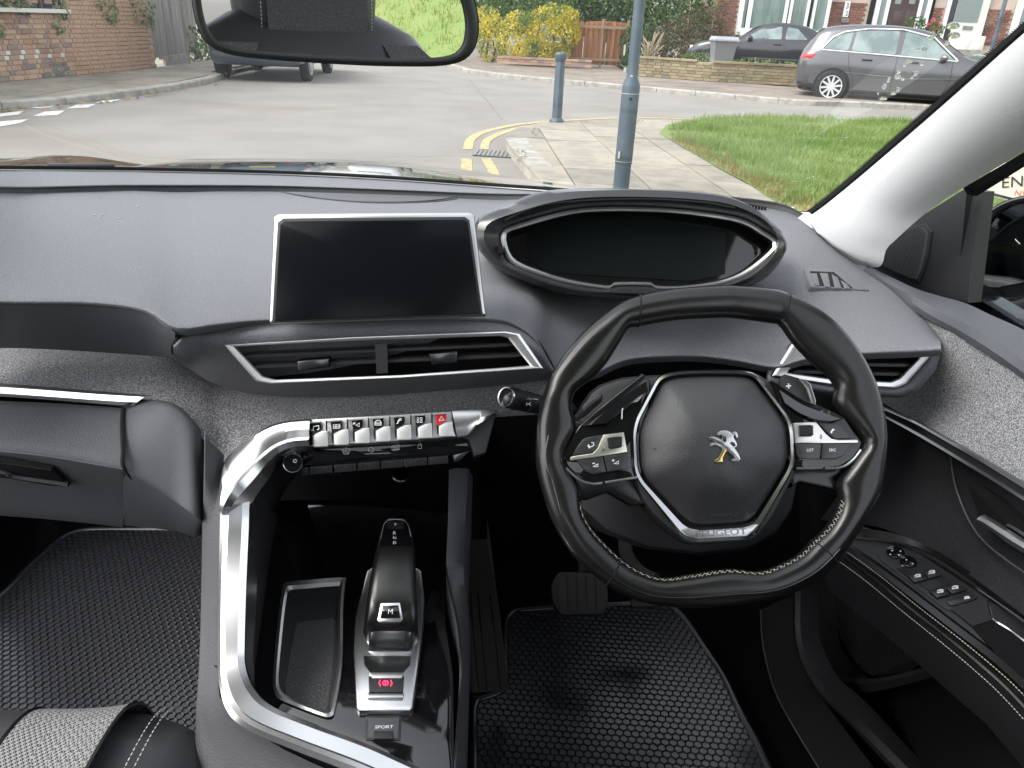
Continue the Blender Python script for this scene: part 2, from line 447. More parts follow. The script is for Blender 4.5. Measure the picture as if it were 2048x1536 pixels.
mat('car_chrome', (0.82, 0.82, 0.82), 0.18, 0.7)
mat('tyre', (0.018, 0.018, 0.019), 0.8)
mat('alloy', (0.62, 0.63, 0.65), 0.3, 0.6)
mat('under', (0.012, 0.012, 0.013), 0.8)
mat('red_lens', (0.55, 0.015, 0.02), 0.2, coat=0.5)
mat('white_lens', (0.75, 0.75, 0.75), 0.15, coat=0.5)
mat('plate_yellow', (0.75, 0.6, 0.05), 0.5)
mat('bin_grey', (0.19, 0.2, 0.21), 0.6)
mat('bin_lid', (0.3, 0.31, 0.33), 0.5)
mat('sign_cream', (0.7, 0.66, 0.5), 0.5)
mat('ink', (0.02, 0.02, 0.02), 0.6)
mat('ink_red', (0.6, 0.06, 0.03), 0.6)

# ================================================================ ground, road, pavements
def sheet(name, pts, z, m, parent=None, **kw):
    p = [(a.x, a.y) for a in pts]; tri = tessellate_polygon([[V((a[0], a[1], 0)) for a in p]])
    f = []
    for t in tri:
        a, b, c = [V(p[i]) for i in t]; f.append(t if (b - a).cross(c - a) > 0 else t[::-1])
    return obj(name, [(a[0], a[1], z) for a in p], f, m, parent, smooth=False, **kw)
def G(px, z=0.0): return [PZ(a, b, z) for a, b in px]
def clip_rect(poly, rect):
    """part of a polygon inside a convex quad (counter-clockwise)"""
    out = [V(p) for p in poly]
    for i in range(4):
        a, b = V(rect[i]), V(rect[(i + 1) % 4]); e = b - a; inp, out = out, []
        for j in range(len(inp)):
            p, q = inp[j - 1], inp[j]; sp, sq = e.cross(p - a), e.cross(q - a)
            if (sp >= 0) != (sq >= 0): out.append(p.lerp(q, sp / (sp - sq)))
            if sq >= 0: out.append(q)
        if len(out) < 3: return []
    return out
def paving(base, poly, org, ang, w, l, nx, ny, z, m, jit, rng, gap=0.012):
    ca, sa = math.cos(ang), math.sin(ang); X = V((ca, sa)); Y = V((-sa, ca)); P = [V((p.x, p.y)) for p in poly]
    for i in range(nx):
        sh = rng.uniform(0, l)
        for j in range(ny):
            o = V(org) + X * (i * w) + Y * (j * l + sh); g = gap / 2
            c = clip_rect(P, [o + X * g + Y * g, o + X * (w - g) + Y * g, o + X * (w - g) + Y * (l - g), o + X * g + Y * (l - g)])
            if len(c) < 3 or abs(area2(c)) < 0.02: continue
            if area2(c) < 0: c = c[::-1]
            k = len(c); zz = z + rng.uniform(-jit, jit); n = len(c)
            v = [(q.x, q.y, z - 0.03) for q in c] + [(q.x, q.y, zz) for q in c]
            f = [(a, (a + 1) % n, n + (a + 1) % n, n + a) for a in range(n)] + [tuple(range(n, 2 * n))]
            obj('paving_slab', v, f, m, base, smooth=False)
def kerb_line(base, pts, w, z, m, step=0.9, rng=None, side=1, gap=0.012):
    P = [V((p.x, p.y)) for p in crv(pts, 8)]; T = sum((b - a).length for a, b in zip(P, P[1:])); N = max(2, int(T / 0.15) + 1)
    Q = resample([V((p.x, p.y, 0)) for p in P], N); per = max(1, int(step / 0.15)); i = 0
    while i < N - 1:
        j = min(N - 1, i + per); L = []; 
        for k in range(i, j + 1):
            a = Q[max(0, k - 1)]; b = Q[min(N - 1, k + 1)]; t = (b - a).normalized(); n = V((-t.y, t.x, 0)) * side
            q = Q[k] + t * (gap / 2 if k == i else (-gap / 2 if k == j else 0)); zz = z + 0.0
            L.append([q + V((0, 0, -0.02)), q + V((0, 0, zz - 0.02)), q + n * 0.02 + V((0, 0, zz)), q + n * w + V((0, 0, zz)), q + n * w + V((0, 0, zz - 0.05))])
        v = [p for r in L for p in r]; f = gridfaces(len(L), 5); c = len(L)
        f += [(4, 3, 2, 1, 0), tuple((c - 1) * 5 + q for q in range(5))]
        o = obj('kerb_stone', v, f, m, base, smooth=False)
        i = j
def painted(name, px, w, m, parent, pieces=None):
    P = crv(G(px, 0.005), 8); v = []; f = []
    for i, p in enumerate(P):
        t = P[min(i + 1, len(P) - 1)] - P[max(i - 1, 0)]; n = V((-t.y, t.x, 0)).normalized() * w / 2; v += [p + n, p - n]
    for i in range(len(P) - 1): f.append((2 * i, 2 * i + 1, 2 * i + 3, 2 * i + 2))
    return obj(name, v, f, m, parent, smooth=False)

rng = random.Random(3)
ground = sheet('ground', [V((-90, -60, 0)), V((90, -60, 0)), V((90, 140, 0)), V((-90, 140, 0))], -0.03, 'soil', kind='structure')
road = sheet('road', [V((-45, -40, 0)), V((45, -40, 0)), V((45, 70, 0)), V((-45, 70, 0))], 0.0, 'asphalt', kind='structure')
# patched tarmac seams
def seam(px, w): 
    o = painted('tar_seam', px, w, 'tar', road); return o
mat('tar', (0.185, 0.172, 0.157), 0.9)
mat('patch', (0.19, 0.185, 0.18), 0.92, bump=('noise', 80, 0.5, 0.01))
seam([(940, 160), (985, 215), (1005, 240)], 0.04)
for i, q in enumerate(([(0, 233), (0, 227), (49, 221), (37, 229)], [(51, 218), (68, 211), (117, 209), (100, 215)], [(66, 232), (90, 223), (130, 221), (115, 230)],
          [(132, 217), (155, 209), (193, 208), (175, 215)], [(189, 206), (205, 201), (242, 198), (225, 204)], [(0, 253), (0, 243), (58, 238), (40, 246)])):
    sheet('white_dash', G(q, 0.005), 0.005, 'white_paint', road)
painted('yellow_line', [(933, 352), (933, 338), (933, 317)], 0.11, 'yellow_paint', road)
painted('yellow_line', [(935, 298), (943, 277), (970, 263), (1022, 251), (1090, 243), (1158, 239), (1234, 236), (1312, 236), (1377, 238), (1460, 240)], 0.11, 'yellow_paint', road)
painted('yellow_line', [(990, 352), (984, 338), (972, 317)], 0.1, 'yellow_paint', road)
painted('yellow_line', [(968, 298), (976, 279), (1006, 265), (1046, 254), (1100, 247)], 0.1, 'yellow_paint', road)
painted('yellow_line', [(895, 131), (915, 137), (1000, 152), (1100, 162), (1250, 175), (1400, 188), (1600, 204), (1720, 210)], 0.12, 'yellow_paint', road)
painted('yellow_line', [(-60, 212), (0, 207), (120, 199), (250, 185), (350, 172), (440, 160)], 0.13, 'yellow_paint', road)
# drain grate by the corner
gq = [PZ(a, b, 0) for a, b in ((944, 312), (952, 301), (1028, 303), (1022, 317))]
dr = sheet('drain_grate', gq, 0.006, 'slab_gap', road)
for i in range(9):
    t0, t1 = i / 9 + 0.01, i / 9 + 0.085
    a, b = gq[0].lerp(gq[3], t0), gq[1].lerp(gq[2], t0); c, d = gq[1].lerp(gq[2], t1), gq[0].lerp(gq[3], t1)
    obj('grate_bar', [(p.x, p.y, 0.012) for p in (a, b, c, d)], [(0, 1, 2, 3)], 'grate', dr, smooth=False)

# near pavement on the corner
KZ = 0.1
kerb_px = [(1018, 290), (1012, 276), (1024, 262), (1052, 252), (1100, 245), (1180, 241), (1300, 240), (1420, 241), (1560, 243)]
kc = [V((0.95, -14, 0)), V((0.95, -2, 0)), V((0.92, 2.5, 0)), V((0.72, 5.0, 0))] + [PZ(a, b, KZ) for a, b in ((1100, 378), (1060, 338), (1032, 308))] + [PZ(a, b, KZ) for a, b in kerb_px]
kc = [V((p.x, p.y, 0)) for p in kc]
KC = crv(kc, 6)
inner = [V((9.5, 12.3, 0)), V((9.5, -14, 0))]
pavement = sheet('pavement', KC + inner, KZ - 0.03, 'slab_gap', kind='structure')
props(pavement)
kerb_line(pavement, kc, 0.24, KZ + 0.004, 'kerb', rng=rng, side=-1)
# lawn outline (right of the path)
lawn_px = [(1560, 412), (1500, 372), (1440, 340), (1372, 300), (1318, 268), (1334, 251), (1382, 241), (1450, 235), (1600, 237), (1850, 245), (2048, 252)]
LW = [PZ(a, b, KZ) for a, b in lawn_px]
LW = [V((2.35, -14, 0)), V((2.35, 4.5, 0))] + [V((p.x, p.y, 0)) for p in LW] + [V((30, 14.5, 0)), V((30, -14, 0))]
walk = KC[6:] + [V((LW[9].x, LW[9].y, 0)), V((LW[8].x, LW[8].y, 0)), V((LW[7].x, LW[7].y, 0)), V((LW[6].x, LW[6].y, 0)), V((LW[5].x, LW[5].y, 0)), V((LW[4].x, LW[4].y, 0)), V((LW[3].x, LW[3].y, 0)), V((LW[2].x, LW[2].y, 0)), V((2.35, 4.5, 0)), V((2.35, -2, 0))]
wi = [V((p.x, p.y)) for p in walk]
wi = offset2(wi, 0.0)
paving(pavement, [V((p.x, p.y, 0)) for p in wi], (-1.2, 3.2), R(4), 0.62, 0.92, 8, 13, KZ + 0.006, 'slab', 0.003, rng)
def ground_z(x, y):
    t = max(0, min(1, (x - 3.2) / 7)); u = max(0, min(1, (2.0 - y) / 4))
    return KZ + 0.02 + 2.6 * t * t * (3 - 2 * t) * u
lawn = MB(); gx = [2.35 + 0.5 * i for i in range(50)]; 
sheet('lawn', LW, KZ + 0.012, 'turf', kind='structure')
bank = [[V((x, y, ground_z(x, y) + 0.004)) for x in [2.36 + 0.6 * i for i in range(28)]] for y in [2.0 - 0.8 * j for j in range(22)]]
loft('grass_bank', bank, 'turf', kind='structure')
LWI = [V((p.x, p.y)) for p in LW]
def inside(x, y, P):
    c = False; j = len(P) - 1
    for i in range(len(P)):
        if (P[i].y > y) != (P[j].y > y) and x < (P[j].x - P[i].x) * (y - P[i].y) / (P[j].y - P[i].y) + P[i].x: c = not c
        j = i
    return c
from mathutils import noise as mn
def blades(name, n, xr, yr, h, w, m, test=None, rng=rng, zf=None, clump=0.0, parent=None, lab=None):
    v, f = [], []; k = 0
    while k < n:
        x, y = rng.uniform(*xr), rng.uniform(*yr)
        if test and not test(x, y): k += 0.25; continue
        q = mn.noise(V((x * 2.3, y * 2.3, 0))) + 0.5 * mn.noise(V((x * 7, y * 7, 3)))
        if clump and q < rng.uniform(-1.2, 0.6) * clump: k += 0.25; continue
        k += 1; z = zf(x, y) if zf else KZ + 0.012
        hh = h * rng.uniform(0.45, 1.15) * (1 + 0.5 * q); a = rng.uniform(0, 6.28); b = rng.uniform(0, 6.28); l = hh * rng.uniform(0.1, 0.7); ww = w * rng.uniform(0.6, 1.3)
        d = V((math.cos(a), math.sin(a), 0)) * ww; e = V((math.cos(b), math.sin(b), 0)) * l; i = len(v); o = V((x, y, z))
        v += [o - d, o + d, o + e + V((0, 0, hh))]; f.append((i, i + 1, i + 2))
    o = obj(name, v, f, m, parent, smooth=False); o['kind'] = 'stuff'
    if lab: props(o, lab, 'grass')
    return o
inl = lambda x, y: inside(x, y, LWI)
def edge_d(x, y):
    best = 9
    for a, b in zip(LWI, LWI[1:]):
        e = b - a; t = max(0, min(1, (V((x, y)) - a).dot(e) / max(1e-9, e.length_squared))); best = min(best, (a + e * t - V((x, y))).length)
    return best
blades('grass', 72000, (1.7, 8.5), (5.0, 14.8), 0.1, 0.005, 'blade', lambda x, y: inl(x, y) and edge_d(x, y) > 0.12 * (1 + mn.noise(V((x * 3, y * 3, 1)))) , clump=0.35, lab='short green lawn grass growing across the corner plot')
blades('dry_grass', 7500, (1.7, 3.4), (5.2, 11.5), 0.06, 0.004, 'blade_dry', lambda x, y: inl(x, y) and edge_d(x, y) < 0.3 + 0.25 * mn.noise(V((x * 2, y * 2, 5))) and y < 9.6, lab='dry straw coloured grass along the edge of the paved path')
blades('grass', 9000, (2.4, 6), (1.0, 5.2), 0.09, 0.005, 'blade_pale', inl, lab='pale green grass beside the driver door window')
blades('grass', 30000, (2.4, 14), (-14, 1.5), 0.12, 0.008, 'blade_pale', None, zf=ground_z, clump=0.3, lab='green grass on the bank seen in the mirror')
# weeds between slabs
for (px, py, n, r, lab) in ((1072, 272, 60, 0.10, 'small yellow green weed growing at the corner kerb stones'), (1040, 318, 60, 0.14, 'low green weed in the gutter beside the drain'), (1275, 250, 30, 0.12, 'thin weed by the foot of the bollard')):
    c = PZ(px, py, KZ); v, f = leaves([(c + V((0, 0, 0.04)), (r * .6, r * .6, 0.06), 1)], n, 0.011, rng)
    o = obj('weed', v, f, 'leaf_mid', smooth=False, label=lab, category='weed', kind='stuff')

# left pavement with its curved kerb
lk = [PZ(a, b, KZ) for a, b in ((-260, 232), (-60, 209), (0, 203), (120, 195), (250, 181), (350, 168), (420, 155), (446, 146), (470, 137))]
lk = [V((p.x, p.y, 0)) for p in lk] + [V((-6.9, 30, 0)), V((-7.6, 45, 0))]
LK = crv(lk, 5)
lp = sheet('pavement', LK + [V((-12, 45, 0)), V((-12, 4, 0))], KZ - 0.03, 'slab_gap', kind='structure')
kerb_line(lp, lk[:9], 0.16, KZ, 'kerb', rng=rng, side=1)
paving(lp, [V((p.x - 0.17, p.y, 0)) for p in LK] + [V((-9.2, 45, 0)), V((-9.2, 4, 0))], (-10.2, 6), R(3), 0.75, 0.75, 6, 26, KZ, 'slab', 0.003, rng)
# far pavement along the side road
fk = [PZ(a, b, KZ) for a, b in ((880, 118), (905, 130), (960, 142), (1100, 157), (1250, 170), (1400, 183), (1600, 200), (1760, 206))]
fk = [V((-4.4, 50, 0)), V((-3.6, 34, 0))] + [V((p.x, p.y, 0)) for p in fk] + [V((14, 16.9, 0)), V((40, 14.5, 0))]
FK = crv(fk, 5)
fp = sheet('pavement', FK + [V((40, 60, 0)), V((-2, 60, 0))], KZ - 0.02, 'far_pave', kind='structure')
kerb_line(fp, fk[1:11], 0.15, KZ + 0.004, 'kerb', rng=rng, side=1)
paving(fp, [V((p.x, p.y + 0.2, 0)) for p in FK[6:-4]] + [V((16, 19.5, 0)), V((7, 20.6, 0)), V((2.5, 24.5, 0)), V((-1.5, 29, 0)), V((-2.2, 34, 0))], (-4, 16.8), R(-36), 0.9, 0.9, 26, 12, KZ - 0.002, mat('slab_far', (0.22, 0.185, 0.16), 0.9, var=(4, (0.17, 0.15, 0.13), 0.4, 0.6), rnd=[(0.8, 0.8, 0.8), (1.1, 1.05, 1.0)]) and 'slab_far', 0.002, rng)
# fallen leaves in the left gutter
v, f = [], []
for i in range(150):
    p = LK[rng.randrange(2, 30)] + V((rng.uniform(0.02, 0.3), rng.uniform(-0.3, 0.3), 0)); a = rng.uniform(0, 6.28); s = rng.uniform(0.02, 0.05); k = len(v)
    d = V((math.cos(a), math.sin(a), 0.2)) * s; e = V((-math.sin(a), math.cos(a), 0.1)) * s * 0.6
    v += [p + d + V((0, 0, 0.02)), p + e + V((0, 0, 0.02)), p - d + V((0, 0, 0.02)), p - e + V((0, 0, 0.02))]; f.append((k, k + 1, k + 2, k + 3))
mat('litter', (0.3, 0.17, 0.07), 0.8, var=(5, (0.2, 0.2, 0.06), 0.4, 0.6))
obj('fallen_leaves', v, f, 'litter', smooth=False, label='brown fallen leaves lying in the gutter by the brick wall', category='leaves', kind='stuff')
front_garden = sheet('ground', [PZ(1262, 151, .1) + V((0, .1, 0)), PZ(1420, 163, .1) + V((0, .1, 0)), PZ(1630, 174, .1) + V((0, .1, 0)), V((24, 19.5, 0)), V((30, 34, 0)), V((3, 34, 0))], 0.2, 'soil', kind='structure')

# ================================================================ brick house wall on the left
BRICKS = {}
def brick_mesh(l, h, d):
    k = (round(l, 3), round(h, 3), round(d, 3))
    if k not in BRICKS:
        o = box('brick', (0, 0, 0), (l, d, h), 'brick', bev=0.004, seg=1); BRICKS[k] = o.data; bpy.data.objects.remove(o)
        BRICKS[k].materials.clear(); BRICKS[k].materials.append(None)
    return BRICKS[k]
def put_brick(base, p, ang, l, h, d, m):
    o = bpy.data.objects.new('brick', brick_mesh(l, h, d)); COL.objects.link(o); adopt(o, base)
    o.location = p; o.rotation_euler = (0, 0, ang); o.material_slots[0].link = 'OBJECT'; o.material_slots[0].material = M[m]
    return o
def brickwork(base, o, d, n, L, z0, nz, m, course=0.075, sl=0.215, hl=0.1025, flemish=True, limit=300, special=None, skip=None, rng=rng, joint=0.01):
    """courses of single bricks on a wall face: o = start, d = direction along, n = outward"""
    ang = math.atan2(d.y, d.x); c = 0; rest = MB(); items = []
    for k in range(nz):
        s = 0 if k % 2 == 0 else -(hl / 2 + joint)
        i = k % 2
        while s < L:
            l = hl if (flemish and i % 2) else sl
            mid = s + l / 2
            if 0.03 < mid < L - 0.03 and not (skip and skip(mid, k)): items.append((s, k, l, i))
            s += l + joint; i += 1
    items.sort(key=lambda q: q[0])
    for s, k, l, i in items:
        a, b = max(0, s), min(L, s + l); z = z0 + k * course + course / 2
        mm = (special(a, k, l, i) if special else None) or m
        p = o + d * ((a + b) / 2) + n * rng.uniform(0.002, 0.007) + V((0, 0, z - o.z))
        if c < limit: put_brick(base, p, ang, round(b - a, 2), course - joint, 0.04, mm)
        else: rest.add(box_vf(p, (b - a, 0.04, course - joint), Matrix.Rotation(ang, 3, 'Z')))
        c += 1
    if rest.v: o2 = rest.build('brickwork', m, base, smooth=False); o2['kind'] = 'stuff'
wa = PZ(-70, 171, KZ); wb = PZ(312, 135, KZ); wd = (wb - wa); WL = wd.length; wd.normalize(); wn = V((wd.y, -wd.x, 0))
if wn.x < 0: wn = -wn
bw = thing('brick_house', wa, 'weathered red brick side wall with hanging ivy and white bricks near the ground', 'house')
back = wa - wd * 5
v, f = box_vf(back + wd * ((WL + 5) / 2) - wn * 0.12 + V((0, 0, 1.6)), (WL + 5, 0.24, 3.4), Matrix.Rotation(math.atan2(wd.y, wd.x), 3, 'Z'))
wallm = obj('wall', v, f, 'mortar', bw, smooth=False)
def lw_special(a, k, l, i):
    if k in (4, 5) and l < 0.15: return 'brick_white' if (a < WL * 0.62 and rng.random() < 0.75) else None
    if k < 4 and rng.random() < 0.55 - 0.1 * k: return 'brick_grey'
def lw_skip(s, k): return False
brickwork(wallm, wa, wd, wn, WL, KZ, 20, 'brick', limit=300, special=lw_special, joint=0.015)
# window with a pale sill above the wall
sa, sb = PX(-60, 22, wa.x + 0.1), PX(118, 18, wa.x + 0.2)
zs = sb.z
wq = lambda s, z, h=0.0: wa + wd * s + wn * h + V((0, 0, z - wa.z))
s1 = (sb - wa).dot(wd)
win = obj('window', [wq(-2, zs, 0.025), wq(s1, zs, 0.025), wq(s1, zs + 1, 0.025), wq(-2, zs + 1, 0.025)], [(0, 1, 2, 3)], 'pane_dark', bw, smooth=False)
v, f = box_vf(wq(s1 / 2 - 0.95, zs - 0.03, 0.05), (s1 + 2.1, 0.16, 0.06), Matrix.Rotation(math.atan2(wd.y, wd.x), 3, 'Z')); obj('sill', v, f, 'door_white', win, smooth=False)
for q in (s1 - 0.03, s1 - 0.55):
    v, f = box_vf(wq(q, zs + 0.5, 0.04), (0.06, 0.04, 1.0), Matrix.Rotation(math.atan2(wd.y, wd.x), 3, 'Z')); obj('frame', v, f, 'bark', win, smooth=False)
def ivy(px, py, rx, rz, n, lab):
    c = PX(px, py, wa.x + 0.2); s = (c - wa).dot(wd); c = wq(s, c.z, 0.06)
    v, f = leaves([(c, (0.1, rx, rz), 1), (c + V((0, rx * 0.4, -rz * 0.6)), (0.08, rx * 0.4, rz * 0.6), 0.4)], n, 0.05, rng)
    obj('ivy', v, f, 'leaf_varieg', smooth=False, label=lab, category='ivy')
ivy(30, 2, 0.55, 0.16, 260, 'cream and green ivy hanging over the dark window sill')
ivy(112, 6, 0.16, 0.22, 120, 'short ivy strand at the end of the window sill')
ivy(196, 8, 0.35, 0.3, 200, 'wide ivy clump hanging on the brick wall middle')
ivy(258, 12, 0.5, 0.35, 260, 'longest ivy clump hanging near the timber fence')
ivy(110, 54, 0.12, 0.1, 45, 'lone small ivy sprig halfway down the brick wall')
ivy(3, 50, 0.12, 0.16, 45, 'small ivy sprig under the left of the window')
# timber fence, concrete board, pole
fa = PZ(306, 134, KZ); fb = PZ(398, 118, KZ); fd = (fb - fa); FL = fd.length; fd.normalize(); fn = V((fd.y, -fd.x, 0))
fn = fn if fn.x > 0 else -fn
fen = thing('timber_fence', fa, 'tall weathered grey timber fence at the end of the brick wall', 'fence')
nb = 16; ang = math.atan2(fd.y, fd.x)
for i in range(nb):
    q = fa + fd * (FL * (i + 0.5) / nb) + fn * (0.01 * (i % 2) + rng.uniform(0, 0.008)) + V((0, 0, 1.3 + rng.uniform(-0.03, 0.03)))
    v, f = box_vf(q, (FL / nb * 0.96, 0.022, 2.3), Matrix.Rotation(ang, 3, 'Z')); obj('board', v, f, 'old_wood', fen, smooth=False)
for q, hh in ((0.0, 2.6), (FL * 0.5, 2.6), (FL, 2.6)):
    v, f = box_vf(fa + fd * q - fn * 0.06 + V((0, 0, hh / 2)), (0.1, 0.1, hh), Matrix.Rotation(ang, 3, 'Z')); obj('post', v, f, 'old_wood', fen, smooth=False)
v, f = box_vf(fa + fd * FL * 0.36 + fn * 0.1 + V((0, 0, 0.09)), (FL * 0.45, 0.06, 0.2), Matrix.Rotation(ang, 3, 'Z'))
o = obj('gravel_board', v, f, 'kerb', fen, smooth=False)
pt = PX(362, -10, fa.x + 0.5); pb = PX(379, 128, fa.x + 0.5)
tube('pole', [pb, pt], 0.035, 'slab', label='thin pale pole leaning against the timber fence', category='pole')
def shrub(name, blobs, n, size, m, lab, cat='shrub', stem=True, group=None):
    """blobs = (px, py, Y, rx, ry(depth), rz)"""
    bl = [(PY(a, b, y), (rx, rd, rz), rx * rz) for a, b, y, rx, rd, rz in blobs]
    lo = min(c.z - r[2] for c, r, w in bl); c0 = bl[0][0]
    t = thing(name, (c0.x, c0.y, max(0.1, lo)), lab, cat, group)
    v, f = leaves(bl, n, size, rng); obj('foliage', v, f, m, t, smooth=False)
    if stem:
        for c, r, w in bl[:3]: tube('stem', [V((c.x, c.y, 0.05)), V((c.x + 0.1, c.y, c.z * 0.6)), c], [0.05, 0.04, 0.02], 'bark', t, n=6)
    return t
shrub('shrub', [(385, 95, 20.5, 0.45, 0.5, 0.5), (402, 70, 22, 0.45, 0.5, 0.6), (372, 118, 20, 0.3, 0.3, 0.25)], 900, 0.06, 'leaf_mid', 'bushy green shrub beside the timber fence and the blue car')

# ================================================================ lamp post and bollard
lb = PZ(1240, 392, KZ); lb = V((lb.x, lb.y, KZ))
lp0 = thing('lamp_post', lb, 'tall blue grey steel lamp post standing on the paved corner', 'lamp post')
def lathe(name, c, prof, m, parent, n=28, **kw):
    g = [[V((c.x + r * math.cos(2 * math.pi * i / n), c.y + r * math.sin(2 * math.pi * i / n), c.z + z)) for i in range(n)] for r, z in prof]
    return loft(name, g, m, parent, cv=True, caps=True, angle=30, **kw)
def zat(px, py, y): return PY(px, py, y).z - KZ
Yl = lb.y; z1 = zat(1255, 168, Yl); z2 = zat(1257, 152, Yl); zd = zat(1246, 325, Yl)
lathe('column_base', lb, [(0.062, 0), (0.062, zd - 0.01), (0.066, zd), (0.066, z1 - 0.02), (0.063, z1), (0.042, z2), (0.041, z2 + 0.05)], 'post_paint', lp0)
lathe('shaft', lb + V((0, 0, z2 + 0.04)), [(0.04, 0), (0.038, 1.5), (0.033, 4.0)], 'post_paint', lp0)
arm = [lb + V((0, 0, z2 + 4.0)), lb + V((-0.1, 0.1, z2 + 4.6)), lb + V((-0.5, 0.5, z2 + 4.9)), lb + V((-1.0, 1.0, z2 + 4.95))]
tube('arm', crv(arm, 6), 0.035, 'post_paint', lp0)
box('lamp_head', lb + V((-1.2, 1.2, z2 + 4.95)), (0.2, 0.5, 0.12), 'post_paint', lp0, bev=0.03, Rm=Matrix.Rotation(R(45), 3, 'Z'))
v, f = [], []
for zz, ww in ((zat(1254, 187, Yl), 0.004), (zat(1247, 322, Yl), 0.003)):
    lathe('wear_ring', lb + V((0, 0, zz)), [(0.0675, 0), (0.0675, ww)], 'post_wear', lp0)
q = PY(1261, 198, Yl - 0.068); box('bolt', q, (0.02, 0.015, 0.02), 'under', lp0, bev=0.004)
for (px, py, w_, h_) in ((1249, 100, 0.012, 0.07), (1250, 140, 0.02, 0.03), (1263, 152, 0.02, 0.012), (1238, 310, 0.015, 0.05)):
    q = PY(px, py, Yl - (0.041 if py < 155 else 0.067)); box('paint_chip', q, (w_, 0.006, h_), 'post_wear', lp0)
bb = PZ(1113, 245, KZ); bo = thing('bollard', bb, 'short blue grey cast bollard at the corner kerb', 'bollard')
hz = zat(1131, 106, bb.y); r1 = 0.066
lathe('collar', bb, [(0.1, 0), (0.1, 0.02), (0.085, 0.045), (r1, 0.06)], 'post_paint', bo, n=8)
lathe('body', bb, [(r1, 0.05), (r1 * 0.93, hz - 0.1), (r1 * 0.9, hz - 0.09)], 'post_paint', bo, n=8)
lathe('cap', bb, [(r1 * 0.95, hz - 0.1), (r1 * 1.12, hz - 0.075), (r1 * 1.18, hz - 0.05), (r1 * 1.18, hz - 0.02), (r1 * 1.0, hz), (0.02, hz + 0.01)], 'post_paint', bo, n=16)

